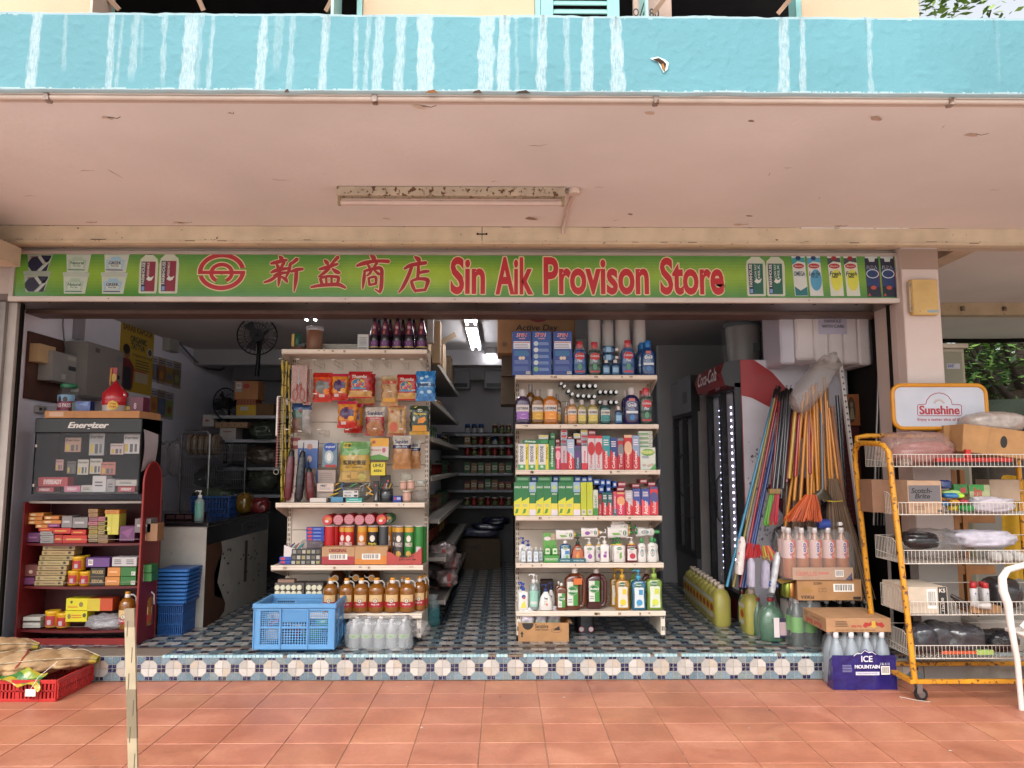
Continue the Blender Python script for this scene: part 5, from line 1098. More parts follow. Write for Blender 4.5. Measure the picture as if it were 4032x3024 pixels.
goods('mango','dried_fruit_pouch','pouch','dried fruit pouches',bag_fn(.142,.205,.035,lambda u,v:'17301f' if v>.12 else 'b8902c',[('t','7D',.4,.78,.64,.88,'d8d4b8',{'bold':.06}),('t','Mangoes',.2,.66,.84,.76,'d0b83c',{'bold':.03}),('p',[(.4,.38),(.55,.4),(.7,.4),(.84,.5),(.78,.62),(.6,.58),(.45,.54)],'d8882a'),('r',.14,.12,.86,.32,'c88c2c'),('c',.22,.55,.07,.09,'c8c4b4'),('p',[(.03,.78),(.38,.98),(.3,.98),(.03,.84)],'d0b83c')]),.142,.205)
goods('scis','scissors_pack','scissors','packs of scissors',None,.11,.26)
def scis(nm_):
 g=MB();g.box(-.055,.055,.004,.016,0,.26,'b9968c','haze_film',.003);g.box(-.054,.054,.017,.019,0,.26,'b08a7e','paper')
 o=g.build(nm_,origin=None);g=MB();S_=plane(.003)
 for s in(1,-1):
  g.add([(.006*s,0,.12),(-.004*s,0,.12),(-.0015*s,0,.235)],[[0,1,2]]if s<0 else[[0,2,1]],'77777a','metal')
  ring(g,.024*s,.05,.02,.045,.008,'8f2a2a',S_,2);g.box(.008*s,.018*s,-.001,.003,.08,.125,'8f2a2a','plastic')
 g.cyl(0,0,.118,.13,.008,'b0a8a4','metal',10);g.build('scissors',o);return o
BUILD['scis']=BUILD['scis'][:3]+(scis, )+BUILD['scis'][4:]
hang('scis',338,600,412,935,5.47,'second pack of scissors, mostly behind the front pack');hang('scis',226,562,374,905,5.43,'large red handled scissors in a clear pack, hanging in front')
hang('candy_g',425,630,605,905,5.47,'red packet of grey sweets hanging in the top row');hang('candy_p',597,640,760,890,5.48,'red packet of purple sweets hanging in the top row')
hang('thumbs',800,640,1010,935,5.55,'red peanut packet hanging behind the left thumb packet');hang('thumbs',758,618,980,870,5.45,'red peanut packet with thumb picture, left of two')
hang('nuts',1062,655,1226,945,5.46,'clear peanut packet with red name strip');hang('thumbs',1212,646,1412,890,5.46,'red peanut packet with thumb picture beside the blue packet');hang('mint_b',1390,615,1575,895,5.44,'blue mint packet at the right end of the top row')
hang('candy_p',720,925,892,1195,5.54,'red sweet packet hanging behind the lone second row packet');hang('candy_p',655,897,840,1150,5.45,'red packet of purple sweets in the second row')
hang('almond',915,955,1098,1222,5.46,'almond pouch with white top and red band');hang('kraft',1122,940,1300,1228,5.47,'kraft paper seed packet with a column of Chinese');hang('mango',1332,940,1520,1212,5.46,'dark green dried mango pouch')
goods('pad','scouring_pad_pack','packet','scouring pads',bag_fn(.14,.21,.03,lambda u,v:('24406a' if v>.8 else '6a4a3a' if v<.5 and u<.5 else '8a8480' if u>.55 else '3a5a4a'),[('r',.1,.78,.3,.95,'3f78a4'),('r',.4,.7,.5,.95,'a83a30')]),.14,.21)
hang('pad',228,918,415,1195,5.49,'blue topped pack of scouring pads under the scissors')
flatbox('redcard',.07,.08,.006,'6f1c24',[('c',.5,.5,.4,.2,'a88a7a')],'hang_card','card','hanging cards');hang('redcard',220,1240,312,1345,5.5,'dark red card hanging at the left edge')
flatbox('bluecard',.14,.2,.03,'3f5f9c',[('r',0,.72,1,1,'b4b4b8'),('c',.6,.78,.14,.1,'a87a6a'),('c',.6,.34,.12,.12,'b8aca8'),('l',.1,.5,.4,.66,'c4ccd8',2)],'socket_pack','packet','blue cards');hang('bluecard',290,1265,475,1530,5.5,'blue and white boxed goods behind the umbrellas')
flatbox('equal',.1,.17,.02,'6a8494',[('c',.5,.82,.42,.2,'28489a'),('t','equal',.2,.78,.85,.9,'d4dce0',{'shear':.2}),('c',.45,.42,.3,.28,'a8b8bc'),('c',.45,.42,.16,.18,'d8dcdc'),('r',.2,0,.95,.1,'a83434')],'sweetener_pack','packet','sweetener');hang('equal',520,1290,660,1515,5.5,'grey blue sweetener blister pack in the third row')
goods('bean','broad_bean_bag','packet','broad bean bags',bag_fn(.215,.28,.06,lambda u,v:(speckle(['4a7a40','5c8c4c','3a6434','6a9858'],12)(u,v)if v>.64 else 'b09034' if v>.27 else 'a08c58'),[('c',.35,.82,.16,.06,'5f9450'),('c',.7,.86,.2,.05,'4f8444'),('c',.78,.72,.16,.05,'6fa05c'),('c',.2,.7,.13,.05,'6fa05c'),('r',.12,.84,.4,.97,'c8b44c'),('t','甘源',.16,.87,.36,.94,'2c2a20'),('t','蟹黄味蚕豆',.12,.42,.9,.54,'3c3020',{'bold':.04}),('l',.2,.34,.85,.39,'5c4c2a',1),('r',.1,.06,.36,.24,'c4a868'),('r',.4,.08,.62,.25,'b89a58'),('c',.76,.12,.14,.09,'b4b068')]),.215,.28)
hang('bean',672,1275,960,1655,5.42,'large green and mustard bag of broad beans')
flatbox('mosq',.12,.13,.05,'c4beb4',[('r',0,.62,1,1,'d09a30'),('c',.2,.82,.1,.08,'a84a2c'),('t','Mosquito',.06,.4,.6,.5,'b04a50'),('c',.75,.45,.1,.12,'a8566a'),('p',[(0,0),(1,0),(1,.12),(.5,.26),(0,.18)],'4f8a38')],'patch_box','box','patch boxes');hang('mosq',965,1245,1138,1448,5.47,'orange topped mosquito patch box')
flatbox('uhu',.1,.09,.05,'d0c02c',[('t','UHU',.14,.62,.86,.9,'1c1a18',{'bold':.1}),('t','stic',.2,.26,.8,.5,'1c1a18',{'bold':.1})],'glue_box','box','glue boxes');hang('uhu',972,1470,1105,1592,5.44,'bright yellow glue stick box')
goods('mixn','nut_pouch','pouch','nut pouches',bag_fn(.165,.24,.06,lambda u,v:('b8b2a8' if v>.7 else '1f2548' if v>.62 else speckle(['a87a4c','c4a078','6a3a26','d4bc98','8c3c2c','3a2a24'],14)(u,v)),[('t','Sunkist',.14,.76,.86,.88,'1f2a50',{'bold':.05}),('t','MIXED NUTS',.2,.64,.8,.68,'c4c4cc')]),.165,.24)
hang('mixn',1290,1260,1435,1530,5.54,'mixed nut pouch behind the front one at right');hang('mixn',1170,1220,1345,1535,5.44,'mixed nut pouch with white top in the third row')
# umbrellas and yellow cords
for i,(k,xa_,ya,xb_,yb_,c,s)in enumerate((('4',235,1350,195,1985,'5a1c2a','maroon'),('4',335,1360,290,2060,'20242e','black'),('4',385,1520,400,2280,'5c1620','dark red'))):
 x0, z0=at(*P(k,xa_,ya),5.40);x1, z1_=at(*P(k,xb_,yb_-0 if False else ya+(yb_-ya)*.75),5.40);Y=5.40+.015*i;z1_=max(z1_,LROWS[1][0]+.002)
 o=empty('folded_umbrella',(x1,Y,z1_),'%s folded umbrella in a clear sleeve standing against the shelf'%s,'umbrella','umbrellas in clear sleeves')
 v=Vector((x0-x1,0,z0-z1_));L_=v.length;q=v.to_track_quat('Z','Y').to_matrix().to_4x4()
 g=MB();g.T=Matrix.Translation((x1,Y,z1_))@q;g.loft([(0,.012,.012),(L_*.08,.03,.026,3),(L_*.5,.034,.03,3),(L_*.86,.026,.024,3)],c,'bags',14);g.build('canopy',o)
 g=MB();g.T=Matrix.Translation((x1,Y,z1_))@q;g.loft([(L_*.86,.022,.022),(L_*.96,.019,.019),(L_,.01,.01)],'141416','plastic',12);g.tube([(0,0,L_),(.012,0,L_+.03),(0,0,L_+.06),(-.012,0,L_+.03),(0,0,L_)],.0018,'141416','cloth',5);g.build('handle',o)
r_=random.Random(31)
x0, z0=at(*P('4',130,505),5.42)
for i,(cx,t,b,w)in enumerate(((145,515,2010,26),(178,525,1990,24),(212,560,1960,22),(160,560,2020,20))):
 pts=[]
 for j in range(26):
  f=j/25;x_, z_=at(*P('4',cx+6*math.sin(f*9+i*2)-12*f,t+(b-t)*f),5.43+.012*i);pts.append((x_,5.43+.014*i+.004*math.sin(f*20+i),max(z_,LROWS[1][0]+.01)))
 g=MB();g.tube(pts,[.0085+.0035*math.sin(j*1.7+i)for j in range(26)],'9a8420','bags',7)
 for j in range(0,25,2):p=pts[j];g.box(p[0]-.009,p[0]+.009,p[1]-.012,p[1]-.0095,p[2],p[2]+.008,'3a3216','dark',0)
 nm(g.build('packaged_cord'),'yellow packaged cord hanging at the left of the shelf, %s strand'%['front','second','third','rear'][i],'cord','yellow cords hanging on the shelf side')
x0, z0, x1, zz=pf('4',82,862,150,1520,5.40);g=MB()
g.box(x0+.008,x0+.022,5.40,5.404,z0,zz,'6a2020','paper')
for k in range(26):z=z0+(zz-z0)*(k+.5)/26;g.tube([(x0+.01,5.398,z),(x1,5.396,z),(x1,5.40,z)],.0011,'c8c0b4','metal',5)
g.tube([(x1,5.396,z0),(x1,5.396,zz)],.0016,'c8c0b4','metal',5);g.box(x0+.002,x0+.014,5.396,5.399,z0+(zz-z0)*.45,zz,'d2cdc6','paper')
r0=[(x0+.015+.018*math.cos(a),5.398,z0-.03+.018*math.sin(a))for a in[2*math.pi*i/16 for i in range(16)]];g.tube(r0,.0022,'b4ada2','metal',6,True)
nm(g.build('wire_strip'),'narrow wire hanging strip with a red back and a ring below','wire strip')
# clutter on the second shelf
T=rl(1)
def cb(name,l,t,r,b,Y,c,label,cat='box',ops=(),m='paper',d=.06,k='5',floor=None):
 x0, z0, x1, zz=pf(k,l,t,r,b,Y);z0=floor if floor is not None else z0
 g=MB();g.box(x0,x1,Y,Y+d,z0,zz,c,m);deco(g,list(ops),x0,z0,x1-x0,zz-z0,plane(Y));return nm(g.build(name),label,cat)
tz=T[0]+.0005
cb('small_box',326,200,395,275,5.41,'b8a49a','small pinkish box at the left end of the clutter',floor=tz);cb('tray_box',530,245,672,275,5.40,'c9bfb8','low white open tray of pens',floor=tz)
cb('plaster_box',592,118,738,190,5.44,'c4b4a8','pale box marked PMT leaning on the clutter',ops=[('t','PMT',.22,.55,.6,.85,'2c4468',{'bold':.05}),('l',.15,.2,.85,.5,'8a8a90',3)]);cb('grey_carton',585,0,755,120,5.5,'a09088','grey card box with a blue edge behind the clutter',ops=[('r',0,0,.1,1,'2c4a80'),('l',.2,.2,.9,.8,'8a7c76',4)])
cb('lower_carton',590,190,735,246,5.46,'9a8c84','grey carton beneath the PMT box')
cb('staple_box',820,180,952,240,5.41,'c9c6c4','small white box marked HD-10',ops=[('t','HD-10',.08,.12,.5,.4,'23262c',{'bold':.05}),('r',.74,.7,.94,.9,'2a3a34'),('c',.84,.25,.14,.16,'2a3034'),('l',.1,.6,.6,.8,'4a4e54',2)]);cb('teal_box',846,245,986,276,5.39,'3f9c94','flat teal box on the shelf edge',floor=tz,ops=[('r',.02,.1,.98,.3,'bcd4cc'),('l',.2,.5,.8,.8,'a4ccc4',1)])
cb('marker_pack',712,235,820,272,5.42,'4f86a8','light blue pack lying between tray and teal box',floor=tz);cb('black_pack',1085,100,1128,270,5.42,'201e20','tall black blister pack with white markings',floor=tz,ops=[('p',[(.3,.1),(.7,.1),(.6,.5)],'a8a8a8'),('c',.4,.8,.2,.04,'b83a30')],d=.03)
cb('blue_box',1254,228,1328,272,5.41,'23348a','small blue box with a red dot',floor=tz,ops=[('c',.25,.6,.12,.2,'b83a3c'),('r',.45,.4,.9,.8,'9aa4c8')])
cb('tall_black_box',1142,45,1224,150,5.5,'252220','black card box with a small red disc',ops=[('c',.86,.5,.1,.1,'b84a3c')])
jar=lambda c, W, H, lid, lc=None:bottle_fn([(0,W*.46,W*.46),(H*.04,W*.5,W*.5),(H*.82,W*.5,W*.5),(H*.88,W*.44,W*.44)],c,'clear' if lc is None and c=='b8bcb8' else 'liquid',[('lid',capc(H*.86,H,W*.47,lid))],(.15*H,.75*H,.9,lc,[('l',.2,.3,.8,.7,'6a6a6a',2)])if lc else None)
goods('cup','pen_cup','cup','stationery cups',jar('3a3f44',.08,.075,'26282a'),.08,.075);goods('pick','cotton_bud_jar','jar','jars of cotton buds and toothpicks',jar('c4a088',.05,.05,'c9b8a8','c8a090'),.05,.05);goods('clearjar','clear_jar','jar','clear jars',jar('b8bcb8',.085,.06,'a8b0a8'),.085,.06)
for key, l, t, r, s in(('cup',1128,165,1250,'clear pen cup of coloured pens'),('pick',1330,180,1412,'cotton bud tub at the front right of the clutter'),('clearjar',1445,95,1545,'wide clear jar at the far right')):on(key,'5',l,t,r,T,s,dy=.06)
for i,(l,t,r,b)in enumerate(((1308,95,1372,175),(1374,90,1440,175))):putk('pick','5',l,t,r,b,5.44,'pink lidded tub stacked at right, %s'%['left','right'][i])
x0, z0, x1, zz=pf('5',1290,30,1440,95,5.46);g=MB();g.loft([(z0,.035,.035,2,(x0+x1)/2,5.5),(z0+.01,.048,.048,2,(x0+x1)/2,5.5),(zz-.008,.045,.045,2,(x0+x1)/2,5.5),(zz,.03,.03,2,(x0+x1)/2,5.5)],'b8b8a8','haze_film',20);nm(g.build('ribbed_tub'),'ribbed clear dome tub above the pink tubs','tub')
penc=['c9a52c','2a2c30','3f6f9c','3f8a54','a83434','8a8a88','c9c4bc','e0a020']
for i in range(26):
 l=700+(i*53)%400 if i<18 else 1140+(i-18)*13;x0, z0=at(*P('5',l,225-(i*37)%110 if i<18 else 170),5.45+.01*(i%5))
 g=MB();a=R(90+r_.uniform(-65,65)if i<18 else 90+r_.uniform(-20,20));L_=.07
 zz_=max(T[0]+.012,z0)
 g.tube([(x0,5.45+.01*(i%5),zz_),(x0+L_*math.cos(a),5.46+.01*(i%5),zz_+L_*abs(math.sin(a))*.6)],[.006,.0045],penc[i%8],'plastic',7)
 nm(g.build('pen'),'%s in the clutter %s'%({'c9a52c':'mustard pen','2a2c30':'black pen','3f6f9c':'blue pen','3f8a54':'green pen','a83434':'red pen','8a8a88':'grey pen','c9c4bc':'white pen','e0a020':'orange yellow pen'}[penc[i%8]],'of the middle shelf' if i<18 else 'standing in the pen cup'),'pen','pens and small stationery on the middle shelf')
for i,(l,t,r,b,c)in enumerate(((540,150,700,262,'7d8a88'),(690,120,1060,262,'6f736c'),(480,40,600,260,'8a8480'),(1400,180,1560,280,'9c9088'))):
 x0, z0, x1, zz=pf('5',l,t,r,b,5.5);z0=T[0]+.001;g=MB();g.sphere((x0+x1)/2,5.53,(z0+zz)/2,(x1-x0)/2,.05,(zz-z0)/2,c,'haze_film',16,10,.12)
 nm(g.build('plastic_bag'),'crumpled clear bag of oddments, %s on the middle shelf'%['left of centre','in the centre','beside the umbrellas','at the right end'][i],'bag','clear bags of oddments')
 # third shelf: crisps
T=rl(2)
def can(key,c,cc,face=True,word='PRINGLES',wc='d8c8c0'):
 H, r0=.235, .0375;s0=[(0,r0*.96,r0*.96,2),(.004,r0,r0,2),(H*.95,r0,r0,2)]
 ops=[('r',0,.86,1,1,'c8942c')]if face else[('r',.2,.12,.75,.42,'c4b8b8'),('l',.25,.15,.7,.4,'8a8084',4)]
 if face:ops+=[('c',.5,.66,.26,.1,'d8cfc4'),('t',word,.1,.42,.9,.54,wc,{'bold':.06}),('c',.5,.2,.3,.09,'c99a4c')]
 goods(key,'crisps_can','can','tall crisps cans',bottle_fn(s0,c,'paper',[('lid',capc(H*.95,H*.975,r0*1.02,cc)),],(.02,H*.93,.9,None,ops),24),.075,H)
can('cr','b41c20','c9bcb4');can('crb','b41c20','c9bcb4',False);can('co','c87420','c9bcb4');can('ck','1c1a1c','b8b0ac',True,'Pringle','c8b43c');can('cg','44464a','b8b0ac',False);can('cgs','4a4848','b8b0ac',True,'PRINGLES','c8bcb8');can('cn','2c7a34','c9bcb4');can('cnb','2c7a34','c9bcb4',False)
for i,(k,l,r,s,dy)in enumerate((('crb',700,780,'red crisps can turned away, second from the left',.16),('crb',650,740,'red crisps can turned away at the left end',.12),('cr',780,850,'red crisps can half hidden by its neighbour',.16),('cr',822,910,'red crisps can facing forward',.12),('co',938,1025,'orange crisps can behind the orange edged box',.12),('ck',1028,1125,'black crisps can with yellow lettering',.12),('cg',1127,1208,'grey crisps can turned away',.12),('co',1180,1250,'orange crisps can hidden between grey ones',.17),('cgs',1243,1325,'grey crisps can behind the front grey one',.12),('cgs',1262,1348,'grey crisps can facing forward in the red tray',.06),('cn',1350,1435,'green crisps can facing forward in the red tray',.06),('cnb',1465,1546,'green crisps can at the right end, rear',.14),('cnb',1437,1522,'green crisps can turned away in the red tray',.07))):
 on(k,'5',l,480,r,T,s,dy=dy)
def canlie(nm_,c,face):
 g=MB();g.T=Matrix.Translation((0,0,.0375))@Matrix.Rotation(-math.pi/2,4,'X');g.loft([(0,.033,.033),(.003,.0375,.0375),(.2,.0375,.0375)],c,'paper',24)
 o=g.build(nm_,origin=None);g=MB();S_=plane(-.0005);shape(g,ell(0,.0375,.0355,.0355,24),face,S_,1)
 if face=='b06a74':
  for i in range(5):
   for j in range(5):
    x, z=(i-2)*.013+(j%2)*.006, .0375+(j-2)*.012
    if math.hypot(x,z-.0375)<.03:shape(g,ell(x,z,.0042,.004,6),'c8989c',S_,2)
 else:shape(g,ell(.006,.046,.02,.011,12),'c48438',S_,2);shape(g,ell(-.004,.03,.014,.01,12),'d8ccc4',S_,2)
 g.build('lid',o);return o
goods('lie_p','crisps_can','can','crisps cans lying on top of the row',lambda n:canlie(n,'9a2024','b06a74'),.075,.075);goods('lie_r','crisps_can','can','crisps cans lying on top of the row',lambda n:canlie(n,'a82024','b83a3c'),.075,.075);goods('lie_g','crisps_can','can','crisps cans lying on top of the row',lambda n:canlie(n,'2c6a34','4a5a40'),.075,.075)
for i,(k,x,y)in enumerate((('lie_r',683,437),('lie_p',778,435),('lie_p',872,431),('lie_p',961,435),('lie_p',1052,430),('lie_g',1205,430),('lie_r',1153,432))):putk(k,'5',x-45,y-45,x+45,y+47,5.43+(.04 if k=='lie_g' else 0),'crisps can lying with its %s end forward, %s from the left'%({'lie_r':'red','lie_p':'pink','lie_g':'dull green'}[k],ORDN[i]))
tz=T[0]+.0005
cb('crisps_carton',634,672,920,826,5.34,'b08c68','cream and red carton marked ORIGINAL','carton',[('r',0,0,1,.46,'9a2c34'),('p',[(.02,.46),(.98,.46),(.7,.56),(.3,.6)],'b08c68'),('t','ORIGINAL',.22,.7,.77,.9,'7c1c20',{'bold':.07}),('b',.22,.28,.78,.6)],'card',.1,floor=tz)
cb('crisps_carton',922,668,1208,824,5.34,'b48e66','cream and orange carton marked CHEESY','carton',[('p',[(0,0),(1,0),(1,.5),(.6,.42),(0,.3)],'c4782c'),('t','CHEESY',.36,.82,.66,.94,'c4782c',{'bold':.04}),('b',.22,.28,.78,.6)],'card',.1,floor=tz)
x0, z0, x1, zz=pf('5',1200,700,1500,832,5.32);z0=tz;g=MB();N=16
top=lambda f:(zz-.012)-(.04*max(0,math.sin(math.pi*min(1,max(0,(f-.1)/.75)))))if f<.9 else zz-.004+.02*(f-.9)*10
vs_=[];
for i in range(N+1):f=i/N;x=x0+(x1-x0)*f;vs_+=[(x,5.32,z0),(x,5.32,top(f)),(x,5.324,z0),(x,5.324,top(f))]
g.add(vs_,[q for i in range(N)for q in([4*i,4*i+4,4*i+5,4*i+1],[4*i+2,4*i+3,4*i+7,4*i+6],[4*i+1,4*i+5,4*i+7,4*i+3])],'a84a44','card')
g.box(x1,x1+.004,5.32,5.52,z0,zz+.012,'9a3c38','card');g.box(x0,x0+.004,5.325,5.52,z0,zz,'9a3c38','card');g.box(x0+.005,x1-.001,5.325,5.52,z0,z0+.004,'9a3c38','card')
text(g,"YOU DON'T",x0+.085,z0+.048,x0+.19,z0+.064,'4a1c18',plane(5.32),1,bold=.07);text(g,'JUST EAT EM',x0+.085,z0+.026,x0+.2,z0+.042,'4a1c18',plane(5.32),1,bold=.07)
nm(g.build('display_tray'),'red scalloped cardboard tray holding grey and green crisps cans','display tray')
for i in range(4):cb('toothpaste_box',500,500+i*31,655,530+i*31,5.45,'1f3f9a','blue box in the stack left of the crisps, %s from the top'%ORDN[i],ops=[('c',.2,.5,.14,.4,'b8303a'),('l',.4,.3,.85,.7,'8fa4d8',2)],floor=None,d=.05)
cb('carton',500,624,650,824,5.47,'4a4250','dark carton under the stack of blue boxes','carton',floor=tz)
for i in range(2):cb('toothpaste_box',266,758+i*32,366,788+i*32,5.36,'1f3f9a','blue box at the left end of the third shelf, %s'%['upper','lower'][i],ops=[('c',.3,.5,.2,.4,'b8303a')])
x0, z0, x1, zz=pf('5',305,655,420,765,5.37);g=MB();g.add([(x0,5.37,z0),(x1,5.37,z0+.006),(x1,5.37,zz-.03),(x0,5.37,zz),(x0,5.46,z0),(x1,5.46,z0),(x1,5.46,zz-.035),(x0,5.46,zz-.01)],[[0,1,2,3],[7,6,5,4],[0,3,7,4],[1,5,6,2],[0,4,5,1]],'ccc4c2','paper');nm(g.build('open_box'),'open white box of coloured pens beside the black packs','box')
for i in range(9):
 x, z=at(*P('5',330+i*14,665-(i%3)*8),5.4);g=MB();g.tube([(x,5.40,z-.03),(x+.03,5.41,z+.008)],.005,['1f6f78','8a2c30','2c3a6c','2f7a5c'][i%4],'plastic',7);nm(g.build('pen'),'%s cap pen in the open white box'%['teal','red','navy','green'][i%4],'pen','pens in the open white box')
for i,(t,b)in enumerate(((690,735),(737,785),(785,826))):cb('blister_pack',372-6*i,t,630,b,5.36,'2c2a2a','black boxed pack with a row of pale pictures, %s'%['top','middle','bottom'][i],'pack',[('r',.04+k*.16,.15,.15+k*.16,.8,['8a8a86','5a5448','a8a49c','8f8458'][(k+i)%4])for k in range(6)],'gloss')
x0, z0, x1, zz=pf('5',450,615,640,692,5.42);g=MB();g.sphere((x0+x1)/2,5.45,(z0+zz)/2,(x1-x0)/2,.04,(zz-z0)/2,'9a8a8c','haze_film',14,8,.15);nm(g.build('plastic_bag'),'small clear bag on top of the black packs','bag')
# fourth shelf: oil and candles
T=rl(3)
cols_=[(0,.048,.048,2),(.006,.054,.054,2)]+[(.006+.012*k,.0535-(.0012 if k%2 else 0),.0535-(.0012 if k%2 else 0),2)for k in range(1,3)]+[(.035,.053,.053,2),(.125,.053,.053,2)]+[(.13+.01*k,.0535-(.0015 if k%2 else 0),.0535-(.0015 if k%2 else 0),2)for k in range(0,3)]+[(.17,.048,.048,2),(.19,.034,.034,2),(.2,.02,.02,2)]
goods('oil','cooking_oil_bottle','bottle','cooking oil bottles',bottle_fn(cols_,'9a5f1c','liquid',[('collar',lambda p:(p.cyl(0,0,.198,.222,.0185,'d8d2cb','plastic',16),p.tube([(.012,.0,.218),(.034,.012,.214),(.044,.03,.196),(.045,.035,.13)],.0055,'d8d2cb','plastic',8))),('cap',capc(.222,.238,.0175,'cf8a24'))],(.036,.124,.98,'c8a878',[('r',0,0,1,.44,'9c1c26'),('c',.5,.52,.15,.2,'4a4648'),('c',.5,.52,.12,.16,'d0c4b4'),('p',[(.44,.4),(.56,.4),(.5,.64)],'4a3c38'),('t','Peak Oil',.26,.18,.74,.3,'d8ccc4',{'bold':.04})])),.098,.238)
for i,(l,t,r,dy)in enumerate(((1172,980,1240,.14),(1290,938,1372,.13),(1480,922,1560,.16),(1428,935,1535,.1),(640,955,760,.03),(778,955,902,.03),(905,953,1032,.03),(1035,952,1170,.03),(1178,950,1306,.03),(1308,950,1440,.03))):
 on('oil','5',l,t,r,T,['amber oil bottle hidden in the back row behind the fifth','amber oil bottle in the back row, its cap above two front ones','rearmost amber oil bottle by the upright','amber oil bottle at the right end, standing back'][i]if i<4 else 'amber oil bottle with red and cream label, %s in the front row'%ORDN[i-4],dy=dy)
goods('oil_lie','cooking_oil_bottle','bottle','cooking oil bottles lying on a carton',lambda n_:lieoil(n_),.12,.12)
def lieoil(n_):
 g=MB();g.T=Matrix.Translation((0,.12,.06))@Matrix.Rotation(math.pi/2,4,'X');g.loft([(-.14,.05,.05),(-.13,.058,.058),(.02,.06,.06),(.05,.05,.05),(.075,.026,.026),(.085,.02,.02)],'5a3212','liquid',22);o=g.build(n_,origin=None)
 g=MB();g.T=Matrix.Translation((0,.12,.06))@Matrix.Rotation(math.pi/2,4,'X');g.cyl(0,0,.084,.098,.026,'d8d2cb','plastic',18);g.cyl(0,0,.098,.106,.019,'cf8a24','plastic',18);g.T=None;g.tube([(-.02,.03,.062),(-.05,.04,.066),(-.058,.06,.075)],.006,'d8d2cb','plastic',8);g.build('cap',o);return o
for i,(x,y)in enumerate(((745,950),(925,945),(1062,948))):putk('oil_lie','5',x-68,y-68,x+68,y+68,5.42,'dark oil bottle lying cap forward above the row, %s of three'%['left','middle','right'][i])
cb('oil_carton',700,1015,1200,1230,5.45,'8a6a50','brown carton behind the oil bottles carrying the lying ones','carton',m='card',d=.14,floor=T[0]+.001)
for i in range(8):
 for j in range(2):
  x=(245+i*48)if i<5 else(518+(i-5)*48);y=1027+j*52
  x0, z0, x1, zz=pf('5',x-23,y-24,x+23,y+24,5.36)
  if 'can_l' not in BUILD:
   def tealight(n_):
    g=MB();g.T=Matrix.Translation((0,0,.019))@Matrix.Rotation(-math.pi/2,4,'X');g.loft([(0,.016,.016),(.003,.0185,.0185),(.1,.0185,.0185)],['cfc9b0','b8ae94'],'plastic',20);return g.build(n_,origin=None)
   goods('can_l','candle','candle','round cream candle ends stacked left of the oil',tealight,.038,.038)
  put3('can_l',(x0+x1)/2,5.36,z0,.038,.038,'cream round candle end, %s in the %s row'%(ORDN[i],['upper','lower'][j]))
cb('candle_tray',222,985,480,1165,5.37,'4a4440','dark tray around the cream candles','tray',floor=T[0]+.001,d=.1);cb('candle_tray',490,985,645,1165,5.37,'4a4440','dark tray around the right hand candles','tray',floor=T[0]+.001,d=.1)
cb('small_carton',252,955,396,984,5.39,'8a6c5c','flat brown box on top of the candle trays','carton')
# ================================================================ left: red rack with battery cabinet
def box_(name,x0,x1,y0,y1,z0,z1,c,label,cat,ops=(),m='card',grp=None,b=.0015):
 g=MB();g.box(x0,x1,y0,y1,z0,z1,c,m,b);deco(g,list(ops),x0,z0,x1-x0,z1-z0,plane(y0));return nm(g.build(name),label,cat,grp)
RY, RB=5.2, 5.5
rx0, rx1=xat(66,RY,.3), xat(545,RY,.6)
rk=empty('red_rack',((rx0+rx1)/2,RY,ZS),'dark red metal display rack with bowed shelves and an arched side panel','rack')
zs_=[zat(1975,RY),zat(2141,RY),zat(2310,RY),zat(2482,RY)]
RED='6e1a1c'
g=MB();g.box(rx0,rx1,RB,RB+.01,ZS,zs_[0],'4a1215','paint');g.build('back_panel',rk)
g=MB();g.box(rx0-.01,rx0,RY,RB,ZS,zs_[0],RED,'paint');g.build('side_panel',rk)
g=MB();zt=zat(1819,RY+.15);n=14;pr=[(RY,ZS),(RB-.04,ZS)]+[((RY+RB-.04)/2+(RB-.04-RY)/2*math.cos(R(a)),zt-.15+.15*math.sin(R(a)))for a in[180*i/n for i in range(n+1)]]
N=len(pr);g.add([(rx1,a,b)for a,b in pr]+[(rx1+.008,a,b)for a,b in pr],[list(range(N))[::-1],list(range(N,2*N))]+[[i,(i+1)%N,N+(i+1)%N,N+i]for i in range(N)],RED,'paint');g.tube([(rx1+.004,a,b)for a,b in pr[1:]+pr[:1]],.008,'8a2a26','paint',6);g.build('side_panel',rk)
for i, z in enumerate(zs_):
 g=MB();f=lambda u:(rx0+(rx1-rx0)*u,RY+.045-.05*math.sin(math.pi*u));V=[]
 for k in range(17):x, y=f(k/16);V+=[(x,y,z-.012),(x,y,z+.003),(x,RB,z-.012),(x,RB,z+.003)]
 g.add(V,[q for k in range(16)for q in([4*k,4*k+4,4*k+5,4*k+1],[4*k+1,4*k+5,4*k+7,4*k+3],[4*k,4*k+2,4*k+6,4*k+4])],'561417' if i else '8a8078','paint')
 if i:g.tube([(f(k/16)[0],f(k/16)[1]+.004,z+.03)for k in range(17)],.0012,'a89a92','metal',4)
 g.build('shelf',rk)
g=MB();g.box(rx0,rx1,RY+.01,RY+.03,ZS,ZS+.04,'7a201e','paint');g.build('plinth',rk)
cz0=zat(1945,RY);cz1=zat(1648,RY);ca, cb_=xat(128,RY,1.3), xat(552,RY,1.3)
cc=empty('battery_cabinet',((ca+cb_)/2,RY,cz0),'black battery display cabinet with clear door standing on the red rack','display cabinet')
g=MB();g.box(ca,cb_,RB-.02,RB,cz0,cz1,'0e0e10','dark');g.box(ca,ca+.008,RY,RB,cz0,cz1,'121214','dark');g.box(cb_-.008,cb_,RY,RB,cz0,cz1,'121214','dark');g.box(ca+.01,cb_-.01,RY+.01,RB-.02,cz0,cz0+.012,'1c1b1e','gloss');g.box(ca,cb_,RY-.012,RB-.03,cz1-.1,cz1,'101012','plastic',.004)
